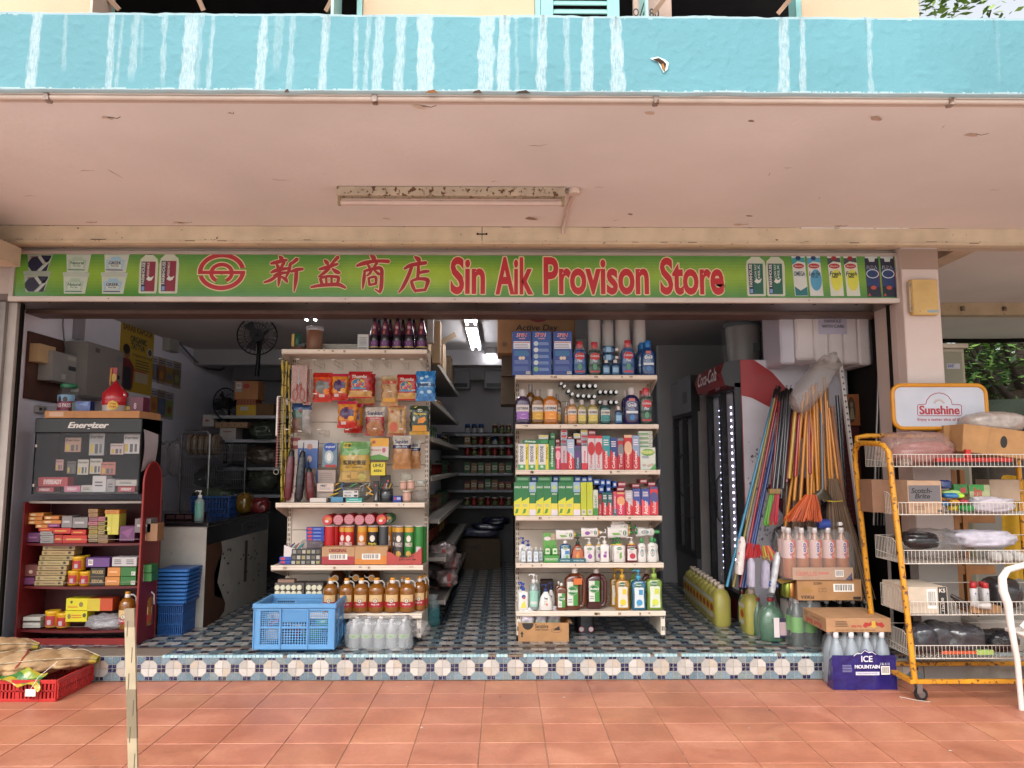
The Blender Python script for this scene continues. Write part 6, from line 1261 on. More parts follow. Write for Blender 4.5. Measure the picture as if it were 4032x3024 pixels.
a=pf('1',555,1580,888,1645,RY-.012);text(g,'Energizer',*a,'c8c4be',plane(RY-.012),1,bold=.05,shear=.3);g.build('case',cc)
g=MB();g.box(ca+.01,cb_-.01,RY,RY+.004,cz0+.004,cz1-.102,'a8adb4','clear');g.build('door',cc)
for z in(cz0+.05,cz1-.2):g=MB();g.box(ca+.008,ca+.02,RY-.006,RY+.008,z,z+.02,'b4aca0','metal');g.build('hinge',cc)
BC=[(385,35,480,120,'a8846c','brown packet'),(525,5,615,140,'9c9c9a','white battery card'),(655,70,735,135,'b8a4a0','pink battery card'),(730,15,825,130,'c0bcba','round topped white battery card'),(330,165,375,230,'b48c84','small red battery card'),(392,175,445,250,'5a5452','dark battery card'),(460,165,525,255,'b4b0a4','white and yellow battery card'),(528,160,600,250,'b0aca0','white and yellow battery card beside its twin'),(598,180,685,255,'b06a5c','orange battery card')]
for i,(l,t,r,b,c,s)in enumerate(BC):
 x0, z0, x1, zz=pf('2',l,t,r,b,RY+.1);g=MB();g.box(x0,x1,RY+.10+.01*(i%2),RY+.106+.01*(i%2),z0,zz,c,'paper');deco(g,[('r',.1,.1,.3,.5,'b8a02c'),('r',.4,.08,.6,.5,'4a4a4c'),('r',.7,.1,.85,.5,'5a5a5c'),('t','Energizer',.05,.7,.95,.9,'2a2a2c',{'shear':.3})],x0,z0,x1-x0,zz-z0,plane(RY+.1+.01*(i%2)));nm(g.build('battery_card'),s+' hanging in the black cabinet','battery pack')
for i,(l,t,r,b,c,w_)in enumerate(((225,270,402,325,'9a2a30','EVEREADY'),(212,330,318,365,'9a2a30','EVEREADY'),(380,322,475,362,'b86a84','EVEREADY'),(480,318,548,360,'a8a49c',''),(548,262,630,360,'b4b2b2',''),(632,280,682,360,'8a8888',''),(685,285,812,322,'a4a29c',''),(698,325,800,360,'9a2a30','EVEREADY'))):
 x0, z0, x1, zz=pf('2',l,t,r,b,RY+.04);z0=max(z0,cz0+.013);box_('battery_box',x0,x1,RY+.04,RY+.12,z0,max(zz,z0+.02),c,['long red battery box at the upper left','short red battery box at the lower left','pink battery box','small rolled grey pack','white folded battery box','grey open battery box','long flat white battery box','red battery box at the lower right'][i]+' of the black cabinet','battery pack',[('t',w_,.2,.25,.8,.75,'d0c4c0',{'bold':.05})]if w_ else[('l',.2,.3,.8,.7,'4a4a4e',2)],'paper')
x0, z0, x1, zz=pf('1',365,1465,1140,1535,RY-.02);box_('cardboard_tray',x0,x1,RY-.02,RB,cz1+.001,cz1+.05,'a8794e','taped cardboard tray lid on top of the black battery cabinet','cardboard',[('r',.05,.2,.2,.85,'b8947a'),('r',.3,.1,.32,.9,'96693f')])
tz=cz1+.051
def rnd_(key,name,W,H,body,bm,lidc,lc,ops,label,l,t,r,Y,k='w',secs=None):
 goods(key,name,'jar','jars',bottle_fn(secs or[(0,W*.46,W*.46),(H*.05,W*.5,W*.5),(H*.75,W*.5,W*.5),(H*.86,W*.36,W*.36)],body,bm,[('lid',capc(H*.86,H,W*.4,lidc))],(.05*H,.6*H,.95,lc,ops)if lc else None),W,H)
x0, z0, x1, zz=pf('w',512,1100,800,1480,RY+.08)
rnd_('pp','sweet_jar',x1-x0,.17,'8a908c','clear','1f6a48','7a2440',[('r',0,.6,1,1,'6f98b4'),('t','PASS PASS',.1,.2,.9,.45,'ccb8bc',{'bold':.05}),('c',.35,.7,.1,.2,'3a2a2c'),('c',.65,.7,.12,.18,'3a2a2c')],'',0,0,0,0);put3('pp',(x0+x1)/2,RY+.08,tz,None,zz-tz,'clear jar with green lid and maroon label on the cardboard lid')
x0, z0, x1, zz=pf('w',730,1175,862,1400,RY+.2);rnd_('pj','sweet_jar',x1-x0,.12,'9a9c98','clear','a8a8a4','6a2438',[],'',0,0,0,0);put3('pj',(x0+x1)/2,RY+.2,tz,None,zz-tz,'smaller clear jar behind the green lidded one')
x0, z0, x1, zz=pf('w',800,1395,900,1480,RY+.05);box_('small_box',x0,x1,RY+.05,RY+.12,tz,zz,'2c4a3a','small dark green box between jar and blue packet','box',m='paper')
x0, z0, x1, zz=pf('w',850,1380,1088,1480,RY+.04);box_('blue_packet',x0,x1,RY+.04,RY+.1,tz,zz,'2c4484','crumpled blue packet on the cardboard lid','packet',[('p',[(.2,.7),(.9,.95),(.8,.5)],'6a84b8')],'bags')
x0, z0, x1, zz=pf('w',1190,1040,1572,1485,RY+.02);W=x1-x0;H=zz-tz;x_=(x0+x1)/2;ry=W/2
lp=empty('lollipop_tin',(x_,RY+.02+ry,tz),'red pagoda shaped lollipop tin with a yellow flower badge','tin')
g=MB();prof=[(0,ry*.93),(.01,ry*.95),(H*.2,ry*.95),(H*.22,ry),(H*.6,ry),(H*.66,ry*.8)]
for k in range(4):prof+=[(H*(.68+.07*k),ry*(.78-.17*k)),(H*(.73+.07*k),ry*(.68-.17*k))]
prof+=[(H,ry*.06)]
g.loft([(tz+z,r,r,2,x_,RY+.02+ry)for z,r in prof],['b4aaa6','b4aaa6','a8202a']+['a8202a']*14,'gloss',24);g.build('tin',lp)
g=MB();S_=surf_of([(tz,ry*1.01,ry*1.01,2,0,RY+.02+ry),(tz+H*.7,ry*1.01,ry*1.01,2,0,RY+.02+ry)]);S2=lambda x, z:(x+x_,S_(x,z)[1],z)
for a in range(8):shape(g,ell(ry*.3+.02*math.cos(a*.785),tz+H*.18+.02*math.sin(a*.785),.014,.014,8),'d0a82c',S2,2)
shape(g,ell(ry*.3,tz+H*.18,.024,.024,14),'d0a82c',S2,3);text(g,'Chupa',ry*.3-.02,tz+H*.2,ry*.3+.02,tz+H*.27,'a02428',S2,4,bold=.04);text(g,'Chups',ry*.3-.02,tz+H*.1,ry*.3+.02,tz+H*.18,'a02428',S2,4,bold=.04);g.build('badge',lp)
x0, z0, x1, zz=pf('w',1365,835,1505,1090,RY+.17);g=MB()
g.box(x0+.01,x1,RY+.17,RY+.174,z0,zz-.01,'8a2422','paper',.003);g.tube([((x0+x1)/2-.012,RY+.165,z0-.02),((x0+x1)/2-.006,RY+.165,zz-.02)],.005,'b08a2c','plastic',6);shape(g,ell((x0+x1)/2+.01,z0+.035,.02,.03,10),'a8862c',plane(RY+.169),1);g.build('topper',lp)
g=MB();x_a, z_a=at(556,1690,5.21);g.grid(lambda u,v:(cb_+.004+.012*math.sin(v*5+u),5.21+.2*u,z_a-.42*v-.03*u),8,10,'a8a0a4','paper');nm(g.build('paper_sheet'),'white paper sheet hung on the right side of the black cabinet','paper')
for i,(l,t,r,b)in enumerate(((612,1745,668,1880),(660,1740,712,1875))):
 x0, z0, x1, zz=fr(l,t,r,b,6.4);g=MB();g.sphere((x0+x1)/2,6.4,(z0+zz)/2,(x1-x0)*.5,.04,(zz-z0)/2,'77747a','haze_film',jit=.16);nm(g.build('hanging_bag'),'clear bag of pale goods hanging by the left wall, %s'%['left','right'][i],'bag')
x0, z0, x1, zz=pf('w',1570,1315,1912,1480,RY+.1);box_('sweet_box',x0,x1,RY+.1,RY+.2,tz,zz,'5a1c34','open dark magenta box right of the lollipop tin','box',[('p',[(0,0),(.4,0),(.34,1),(0,.95)],'2a2826'),('c',.3,.25,.12,.14,'a88a30'),('t','8',.58,.2,.7,.6,'b8a0a8')],'paper')
# goods on the rack's shelves (crop 2 pixels): l,t,r,b,colour,label
def shelfstack(items,Y,cat='box',name='incense_box'):
 for l, t, r, b, c, s, *o in items:
  x0, z0, x1, zz=pf('2',l,t,r,b,Y);q=o[0]if o else[]
  box_(name,x0,x1,Y,Y+.1,z0+.0006,zz-.0006,c,s,cat,q,'paper')
wd=lambda c='7a5a3c':[('l',.15,.3,.85,.7,c,1)]
A_=[('orange','b8742c'),('tan','8a6c44')]
it=[]
for i,(l,t,r)in enumerate(((172,482,258),(166,505,250),(164,528,248),(262,500,350),(250,525,362),(210,550,282))):it.append((l,t,r,t+22,'b06e30','small orange incense box, %s in the heap at left of the top rack shelf'%ORDN[i],[('c',.3,.5,.2,.3,'c8b48c')]))
it+=[(284,545,354,568,'74305c','purple incense box right under the orange ones',wd('a87aa0')),(228,570,312,592,'a82c20','thin red incense box beside the purple one',wd('c8a040')),(366,500,428,570,'7a7474','silver box, left half of the pair on red boxes',wd('a8a4a4')),(430,508,520,572,'74706f','silver box, right half of the pair on red boxes',wd('a8a4a4')),(308,572,420,606,'a8241c','red incense box under the silver pair, left',wd('c8a040')),(422,582,510,612,'a8241c','red incense box under the silver pair, right',wd('c8a040')),(162,600,236,656,'5a2c54','purple box at the bottom left of the top rack shelf',wd('8a5a84')),(372,614,515,664,'b0261c','wide red box at the bottom of the top rack shelf',wd('c8a040')),(322,612,370,664,'9c221a','pair of small red boxes left of the wide red one',wd('c8a040'))]
for i in range(3):it.append((238,592+i*24,318,615+i*24,'8a8684','small grey box in the stack of three, %s'%['top','middle','bottom'][i],wd('5a5a5c')))
pal=['8f6c44','8a6a48','7f4f5c','9a5a68','7c6a44','8c7a34','8a7c54','7a684e']
for i in range(8):it.append((523+(i%3)*2,458+i*25,580,482+i*25,pal[i],'end of a slim box in the tall stack, %s from the top'%ORDN[i],wd('5a4a34')))
for i in range(6):it.append((582,505+i*27,640,531+i*27,pal[(i+3)%8],'end of a slim box right of the tall stack, %s from the top'%ORDN[i],wd('5a4a34')))
it+=[(622,488,705,612,'b8b048','tall yellow box leaning out at the right of the top rack shelf',[('r',.48,0,.52,1,'a09838'),('c',.3,.3,.14,.1,'c4bc60')]),(622,464,708,488,'b8742c','orange flap box lying on the yellow box',wd()),(870,545,935,650,'8a6444','brown carton at the right end behind the arch',[]),(710,560,800,650,'5c3058','torn purple wrapper box near the arch',[('p',[(.1,.6),(.9,.9),(.6,.2)],'7a4474')]),(800,515,895,600,'6a6464','grey printed box leaning near the arch',wd('a8a0a0')),(836,605,868,648,'b48c7c','small orange and white box by the arch',[])]
shelfstack(it,RY+.05)
it=[]
for i in range(8):it.append((246-6*i+(8 if i<2 else 0),676+i*30,[446,440,432,408,395,392,384,376][i],704+i*30,['9a8660','9c8458','8f7e52','9a8a60','94805a','8f7c54','9a8860','98865c'][i],'flat kraft incense box in the tall left stack, %s from the top'%ORDN[i],[('c',.12,.5,.05,.34,'6a5838'),('t','Nagchampa',.3,.25,.72,.7,'6a5434'),('c',.86,.55,.05,.3,'241c16')]))
it+=[(510,748,650,804,'5c3a74','purple box on the second rack shelf',[('b',.1,.2,.3,.8)]),(665,745,812,800,'b0acac','white plastic wrapped carton pair on the second rack shelf',[('l',.1,.2,.4,.8,'4a4a4c',3),('l',.58,.2,.9,.8,'4a4a4c',3)]),(535,808,622,914,'1f1c1a','black box with WOODS lettering on the second rack shelf',[('t','WOODS',.12,.66,.88,.86,'a89060',{'bold':.06}),('t','WOODS',.12,.14,.88,.34,'a89060',{'bold':.06,'flip':True}),('r',.04,.48,.96,.52,'6a5a3a')]),(638,806,714,860,'b8783a','orange box, upper of two',wd('d8a070')),(624,862,710,914,'b8783a','orange box, lower of two',wd('d8a070')),(716,804,808,858,'27642c','green box, upper left of four',[('b',.7,.1,.95,.5)]),(714,860,806,912,'27642c','green box, lower left of four',[('b',.7,.1,.95,.5)]),(826,790,900,838,'27642c','green box, upper right of four',[('r',0,0,.4,1,'8a8a84')]),(826,840,900,890,'27642c','green box, lower right of four',[('r',0,0,.4,1,'8a8a84')]),(146,790,220,860,'5a2c28','dark red box at the left end of the second rack shelf',[('c',.5,.4,.16,.16,'a89080')]),(138,866,204,908,'5a2450','dark purple box at the lower left corner',[])]
shelfstack(it,RY+.05)
goods('ytin','yellow_tub','tub','yellow tubs with red labels',bottle_fn([(0,.024,.024),(.003,.027,.027),(.05,.027,.027)],'c08a18','plastic',[('lid',capc(.05,.063,.0285,'c89a1c'))],(.008,.045,.7,'a0282c',[('r',.3,.1,.7,.6,'a89a9c')])),.057,.063)
for i,(l,t,r,b)in enumerate(((412,742,490,826),(490,735,520,800),(386,828,462,914),(456,832,530,916),(248,1068,334,1165),(318,1080,398,1168))):putk('ytin','2',l,t,r,b,RY+.04+(.05 if i==1 else 0),'yellow tub with red label, %s'%['on top of two others','half hidden behind the topmost','left one of the lower pair','right one of the lower pair','left one on the lowest rack shelf','right one on the lowest rack shelf'][i])
shelfstack([(136,1100,240,1132,'a8a49c','flat white box, upper of two, lowest rack shelf',[('r',0,0,1,.3,'3a342e')]),(134,1134,238,1166,'a8a49c','flat white box, lower of two, lowest rack shelf',[]),(392,990,520,1062,'c4b81c','bright yellow incense carton on top of another',[('c',.7,.5,.1,.22,'7a6a3c'),('c',.25,.7,.06,.12,'4a4a20'),('l',.1,.2,.6,.4,'b8601c',2)]),(384,1064,516,1130,'c4b81c','bright yellow incense carton beneath the other',[('c',.2,.5,.08,.24,'7a6a3c'),('c',.88,.6,.08,.2,'4a4a20'),('l',.3,.3,.8,.7,'b8601c',2)]),(520,990,668,1065,'a8401c','orange red end of the yellow cartons',[('r',0,0,.5,1,'b8a430')])],RY+.05,name='incense_carton',cat='carton')
for i,(l,t,r)in enumerate(((708,955,792),(806,942,890))):x0, z0, x1, zz=pf('2',l,t,r,t+9,RY+.05+.08*i);put3('oil',(x0+x1)/2,RY+.02+.1*i,zs_[3]+.004,x1-x0,zz-zs_[3],'oil bottle on the red rack, %s the arched panel'%['left and front of','seen behind'][i])
x0, z0, x1, zz=pf('2',490,1055,735,1200,RY+.02);g=MB();g.sphere((x0+x1)/2+.01,RY+.06,zs_[3]+.05,(x1-x0)*.42,.06,.05,'b8b4b8','haze_film',18,10,.22);nm(g.build('plastic_bag'),'crumpled clear bag of white packets on the lowest rack shelf','bag')
# ---- left wall fittings
XW=XL-.12
def wl(px,py):d=_f*F+_r*(px-2016)-_u*(py-1512);t=XW/d.x;return d.y*t, CAMH+d.z*t
def wbox(name,l,t,r,b,dep,c,label,cat,ops=(),m='paint',k='w'):
 y0, z1_=wl(*P(k,l,t));y1, z0_=wl(*P(k,r,b));_, z1b=wl(*P(k,r,t));zc=(z1_+z1b)/2 if k else z1_
 g=MB();g.T=Matrix.Translation((XW,y0,0))@Matrix.Rotation(math.pi/2,4,'Z');w=y1-y0
 g.box(0,w,-dep,-.001,z0_,z1_,c,m);deco(g,list(ops),0,z0_,w,z1_-z0_,plane(-dep));return nm(g.build(name),label,cat)
wbox('timber_board',105,290,640,1420,.02,'4a2a1e','dark brown timber meter board on the left wall','board',m='wood')
wbox('meter_box',105,480,345,820,.09,'b89a72','cream rounded meter box nearest the opening','meter',[('r',.55,.4,.95,.7,'8a8a84'),('l',.6,.45,.9,.66,'33332f',2)])
wbox('distribution_box',255,590,660,1130,.12,'8a8682','grey electricity box with a dark window in the middle of the board','electrical box',[('r',.55,.8,.85,.93,'a8a49c'),('r',.58,.45,.86,.6,'24262a'),('r',.35,.1,.5,.28,'b0aca4')])
wbox('switch_cabinet',655,450,1190,1380,.2,'7a7470','tall grey steel switch cabinet at the right of the board','cabinet',[('r',.2,.84,.32,.92,'4a4640'),('r',.8,.78,.98,.9,'6f6f74'),('r',.82,.42,.92,.5,'1c1a1a')])
wbox('socket',215,1440,345,1570,.03,'a8a4a4','white wall socket with a dark plug low on the left wall','socket',[('c',.3,.5,.16,.2,'2a2624'),('r',.7,.3,.85,.7,'4a3a38')])
g=MB();g.T=None;pts=[wl(*P('w',x,y))for x,y in((610,0),(600,200),(620,420),(650,600),(660,760),(720,920),(780,1080))];g.tube([(XW+.03,a,b)for a,b in pts],.006,'6a6668','plastic',6);nm(g.build('cable'),'grey cable hanging down the left wall over the boxes','cable')
g=MB();y0, z0=wl(*P('w',800,410));g.box(XW+.001,XW+.05,y0,y0+.09,z0,2.6,'8f8a90','paint');nm(g.build('cable_duct'),'vertical grey duct above the switch cabinet','duct')
wbox('poster',1570,60,2030,1300,.004,'b0902c','yellow poster with a cook in red and green lettering on the left wall','poster',[('t','SARAB KAPOOR',.06,.84,.95,.93,'4a2c20',{'bold':.03}),('t','Celebrity Chef',.3,.94,.7,.97,'4a3a20'),('t','ORGANIC',.28,.7,.78,.79,'20342c',{'bold':.07}),('t','TATTVA',.3,.6,.72,.69,'20342c',{'bold':.07}),('c',.88,.62,.09,.07,'b4b0a4'),('c',.88,.62,.06,.05,'4a4432'),('t','A Natural Way of Life',.36,.5,.96,.55,'3a3a20'),('l',.45,.32,.9,.48,'5a5230',4),('p',[(.02,.05),(.4,.05),(.42,.35),(.28,.45),(.05,.45),(0,.2)],'6f1f28'),('p',[(.12,.02),(.36,.02),(.32,.34),(.14,.34)],'23262e'),('c',.2,.53,.09,.08,'8a5f4c'),('c',.18,.58,.1,.07,'1f1814'),('r',.46,.15,.85,.3,'b0a48c'),('r',.42,.3,.8,.32,'a02c2c')],'paper')
pc=['6a7084','8a5a3c','9a7a30','7c6a5a','b07a34','5a6a8c','8a9a5c','a0583c']
for i in range(7):
 q, j=i%4, i//4;l=592+q*30;t=1396+j*130+q*8
 y0, z1_=wl(l,t);y1, z0_=wl(l+27,t+112);g=MB();g.T=Matrix.Translation((XW,y0,0))@Matrix.Rotation(math.pi/2,4,'Z');g.box(0,y1-y0,-.003,-.0008,z0_,z1_,['a8a0a8','9a8878'][i%2],'paper');deco(g,[('r',.08,.1,.92,.7,pc[i]),('l',.15,.75,.85,.92,'3a4a6c',2),('c',.5,.35,.25,.15,pc[(i+3)%8])],0,z0_,y1-y0,z1_-z0_,plane(-.003));nm(g.build('picture_card'),'small food advert card, %s in the %s row on the left wall'%(ORDN[q],['upper','lower'][j]),'poster')
y0, z1_=wl(642,1301);g=MB();g.box(XW+.001,XW+.08,y0,y0+.2,z1_-.2,z1_,'9a968f','paint');nm(g.build('junction_box'),'grey junction box beside the yellow poster','junction box')
pts=[(650,1290),(600,1240),(684,1345),(700,1365),(750,1420),(800,1452),(850,1458),(880,1440)];g=MB();g.tube([(XW+.05,*wl(a,b))for a,b in pts[2:]],.012,'6c6a70','plastic',6);nm(g.build('cable'),'thick sagging cable running to the back corner','cable')
# ---- counter, baskets, things behind
cx1=xat(806,5.73,.5);cz=zat(2056,5.73)
ct=empty('counter',(cx1-.5,5.73,ZS),'old white laminate counter with a peeling brown side and black top','counter')
g=MB();g.box(XW+.02,cx1,5.73,7.22,ZS,cz-.03,'a8a49c','worn',.004)
r_=random.Random(41)
g.T=Matrix.Translation((cx1,5.73,0))@Matrix.Rotation(math.pi/2,4,'Z')
Sp=plane(-.001);hz=cz-.03-ZS
shape(g,[(0,ZS+.001),(.3,ZS+.001),(.42,ZS+.04),(.44,ZS+.1),(.36,ZS+.15),(.2,ZS+.2),(.18,ZS+.36),(.26,ZS+.46),(.33,ZS+.52),(.28,cz-.12),(0,cz-.04)],'4a2a18',Sp,1,'wood');rect(g,0,cz-.17,1.45,cz-.035,'17171a',Sp,2,'gloss');text(g,'DURACELL',.75,cz-.13,1.25,cz-.07,'4a4a4c',Sp,3,bold=.05)
for k in range(26):a, b=r_.uniform(.3,1.4), r_.uniform(ZS+.1,cz-.22);rect(g,a,b,a+.03,b+.016,'26282a',Sp,2)
rect(g,.85,ZS+.2,.92,ZS+.55,'4a3424',Sp,2);g.T=None;shape(g,[(cx1-.62,cz-.16),(cx1-.57,cz-.14),(cx1-.56,cz-.19),(cx1-.6,cz-.23)],'1f1c1a',plane(5.729),1);g.build('cabinet_body',ct)
g=MB();g.box(XW+.02,cx1+.015,5.71,7.24,cz-.029,cz,'1d1c1e','gloss',.004);g.build('counter_top',ct)
x0, z0, x1, zz=pf('3',195,872,238,1015,5.85);soap('hs','sanitizer_bottle',x1-x0,zz-cz,'a0b4b0','liquid','5f9c8c',[('l',.15,.3,.8,.8,'a8c4bc',4)],pumpc='cfccc8',shape_='cyl',lab=(.12,.62),s=1.1);put3('hs',(x0+x1)/2,5.83,cz+.001,x1-x0,None,'mint labelled hand sanitizer pump on the counter corner')
x0, z0, x1, zz=pf('3',55,960,195,1012,5.95);box_('weighing_tray',x0,x1,5.95,6.2,cz+.001,cz+.05,'2a1618','low black and red tray on the counter','tray',[('r',.08,.2,.36,.8,'4a3034'),('r',.4,.2,.66,.8,'4a3034'),('r',.7,.2,.92,.8,'4a3034')],'gloss')
def basket(name,l,t,r,b,Y,d,c,label,grp=None,z=None,taper=.85):
 x0, z0, x1, zz=fr(l,t,r,b,Y);z0=z if z is not None else z0;g=MB();cx=(x0+x1)/2;w=(x1-x0)/2;n=12
 for s_ in(0,1):
  for k in range(n+1):
   u=-1+2*k/n;g.box(cx+u*w*.9-.004,cx+u*w*.9+.004,Y+d*s_-.002,Y+d*s_+.002,z0,zz-.01,c,'plastic',.0006)
   g.box(cx+(2*s_-1)*w*.93-.002,cx+(2*s_-1)*w*.93+.002,Y+d*(k+.5)/(n+1)-.004,Y+d*(k+.5)/(n+1)+.004,z0,zz-.01,c,'plastic',.0006)
 for z_ in(z0,z0+(zz-z0)*.33,z0+(zz-z0)*.66):
  g.box(cx-w*.92,cx+w*.92,Y-.003,Y+.003,z_,z_+.008,c,'plastic');g.box(cx+w*.91,cx+w*.95,Y,Y+d,z_,z_+.008,c,'plastic')
 g.box(cx-w,cx+w,Y-.01,Y+.01,zz-.016,zz,c,'plastic',.004);g.box(cx-w,cx-w+.02,Y+.01,Y+d,zz-.016,zz,c,'plastic',.004);g.box(cx+w-.02,cx+w,Y+.01,Y+d,zz-.016,zz,c,'plastic',.004);g.box(cx-w*.92,cx+w*.92,Y,Y+d,z0,z0+.004,c,'plastic')
 return nm(g.build(name),label,'basket',grp)
basket('shopping_basket',620,2378,722,2494,5.5,.22,'1c4a84','blue shopping basket at the bottom of the stack by the counter','blue shopping baskets in a stack',ZS)
for i in range(9):
 x0, z0, x1, zz=fr(612+i,2365-i*15.5,733+i*1.6,2378-i*15.5,5.49);g=MB();g.box(x0,x1,5.49,5.73-.002,z0+.002,zz,'245a9c' if i%2 else '1f4f8e','plastic',.004);g.box(x0+.01,x1-.01,5.482,5.489,z0+.004,zz-.004,'2a66a8','plastic');nm(g.build('shopping_basket'),'blue shopping basket in the stack, only its rim showing, %s from the bottom'%ORDN[i+1],'basket','blue shopping baskets in a stack')
basket('shopping_basket',*P('x',440,1370),*P('x',925,1590),6.5,.3,'1b4480','blue shopping basket filled with greens behind the counter corner',None,cz)
def blob(name,k,l,t,r,b,Y,c,label,cat='bag',m='haze_film',d=.08,j=.2,fl=None):
 x0, z0, x1, zz=pf(k,l,t,r,b,Y);z0=fl if fl is not None else z0;g=MB();g.sphere((x0+x1)/2,Y+d,(z0+zz)/2,(x1-x0)/2,d,(zz-z0)/2,c,m,16,10,j);return nm(g.build(name),label,cat)
blob('vegetable_bag','x',470,1290,900,1420,6.52,'4a5a40','bagged green vegetables heaped in the blue basket')
blob('oil_jug','x',960,1330,1150,1590,6.6,'7a5a18','large amber oil jug behind the counter','jug','liquid',.1,.02,cz);blob('red_packet','x',1150,1400,1350,1570,6.7,'6a2024','red packets piled on the far counter end','packet','bags',.08,.15,cz)
# bread stand
bs=empty('bread_stand',(xat(745,7.3,1),7.3,ZS),'grey tubular wire bread stand behind the counter','stand')
X=lambda cx:xat(600+cx/3.016,7.3,1.6)
Zx=lambda cy:zat(1500+cy/3.016,7.3)
g=MB();g.tube([(X(350),7.3,ZS),(X(350),7.3,Zx(640)),(X(380),7.3,Zx(605)),(X(650),7.3,Zx(600)),(X(685),7.3,Zx(640)),(X(680),7.3,ZS)],.014,'8f8d8c','metal',8);g.tube([(X(1030),7.5,ZS),(X(1030),7.5,Zx(900))],.014,'6f6d6c','metal',8);g.build('tube_frame',bs)
for a, b, t, bt in((350,780,700,905),(350,770,1015,1275),(790,1110,760,940),(770,1100,1060,1275)):
 g=MB();x0, x1=X(a), X(b);z0, z1_=Zx(bt), Zx(t)
 for k in range(17):x=x0+(x1-x0)*k/16;g.tube([(x,7.32,z0),(x,7.32,z1_)],.0018,'8a8886','metal',4)
 for z in(z0,z0+(z1_-z0)*.5,z1_):g.tube([(x0,7.32,z),(x1,7.32,z),(x1,7.6,z)],.0025,'8a8886','metal',4)
 g.build('wire_basket',bs)
for i in range(5):blob('bread_loaf','x',370+i*75,630,450+i*75,880,7.4,'8a7460','wrapped sliced loaf in the wire bread stand, %s from the left'%ORDN[i],'bread','bags',.12,.04)
for i,(l,t,r,b,c,s)in enumerate(((480,1030,760,1270,'23302a','dark green packets in the lower bread stand basket'),(780,1010,1080,1250,'2a2c3c','navy and red packets in the lower right wire basket'),(1130,480,1440,710,'3a4a38','bagged leafy greens on the upper back shelf'),(1100,790,1440,1000,'6a5a4c','brown bagged goods on the middle back shelf'),(1100,1060,1440,1310,'4a5040','bagged vegetables on the lower back shelf'))):blob('vegetable_bag','x',l,t,r,b,7.45,c,s,d=.12)
x0, z0=at(880,1650,7.9);x1=xat(1100,7.9,1.8);sh=empty('shelf_rack',((x0+x1)/2,7.9,ZS),'grey shelf rack of vegetables in the back left corner','shelf unit')
g=MB();g.box(x0,x1+.4,8.2,8.22,ZS,zat(1640,7.9),'3c3d42','paint');g.build('back_panel',sh)
for t in(1645,1735,1840,1942):z=zat(t,7.9);g=MB();g.box(x0+(0 if t==1645 else.15),x1+.3,7.55,8.2,z-.03,z,'8a8c92','paint');g.build('shelf',sh)
z=zat(1645,7.9)+.001
for l, t, r, b, c, s, o in((975,0,1255,220,'a8744a','orange brown carton with a red round mark on the back left shelf',[('c',.5,.72,.14,.14,'a8343a'),('r',.04,.4,.32,.95,'9a9696'),('b',.08,.6,.28,.9)]),(995,285,1228,415,'b08f2c','yellow carton with a white label under the orange brown one',[('r',.2,.5,.6,.85,'9a9894')]),(1000,215,1225,283,'9a5a34','row of orange sachets standing in the yellow carton',[('r',.05+.16*k,0,.16+.16*k,1,'7a3a20')for k in range(6)]),(1230,270,1440,440,'5f4426','dull brown carton right of the yellow one',[]),(595,400,730,540,'9c9896','white printed box tilted on the bread stand',[('c',.4,.5,.2,.1,'7a3a38')]),(800,560,990,700,'97928f','white printed box right of the bread',[('l',.2,.6,.8,.8,'7a3a38',1)]),(750,490,1130,555,'8a6e54','flat holed cartons piled on the stand',[('c',.2+.2*k,.5,.02,.14,'2a221c')for k in range(4)])):
 x0_, z0, x1_, zz=pf('x',l,t,r,b,7.6);box_('cardboard_carton',x0_,x1_,7.6,7.8,z0,zz,c,s,'carton',o)
def fan(cx,cy,r,Y,tilt,label,pole):
 x, z=at(cx,cy,Y);k=r/F*Y;o=empty('fan',(x,Y,z),label,'fan')
 g=MB();M_=Matrix.Translation((x,Y,z))@Matrix.Rotation(R(tilt),4,'Z');g.T=M_
 for q in range(26):a=2*math.pi*q/26;g.tube([(0,-.06,0),(k*.6*math.cos(a),-.075,k*.6*math.sin(a)),(k*math.cos(a),0,k*math.sin(a)),(k*.4*math.cos(a),.06,k*.4*math.sin(a))],.0016,'1c1c1e','metal',4)
 for rr_ in(1,.6):g.tube([(k*rr_*math.cos(a),0 if rr_==1 else-.075,k*rr_*math.sin(a))for a in[2*math.pi*i/24 for i in range(24)]],.006 if rr_==1 else.002,'17171a','metal',6,True)
 g.build('grille',o);g=MB();g.T=M_@Matrix.Rotation(math.pi/2,4,'X');g.cyl(0,0,-.12,.05,.06,'17171a','plastic',16)
 for q in range(3):a=q*2.09;g.add([(.05*math.cos(a-.3),.05*math.sin(a-.3),0),(k*.85*math.cos(a-.2),k*.85*math.sin(a-.2),-.01),(k*.85*math.cos(a+.5),k*.85*math.sin(a+.5),.03),(.05*math.cos(a+.5),.05*math.sin(a+.5),.03)],[[0,1,2,3]],'2c2c30','plastic')
 g.build('blades',o);g=MB();g.tube([(x,Y+.08,z),(x-.03,Y+.12,z+pole)],.02,'17171a','metal',8);g.build('bracket',o)
fan(1013,1322,76,6.6,12,'black wall fan mounted high on the back beam',-.35);fan(890,1590,62,7.6,62,'black pedestal fan turned sideways in the back left corner',-.6)
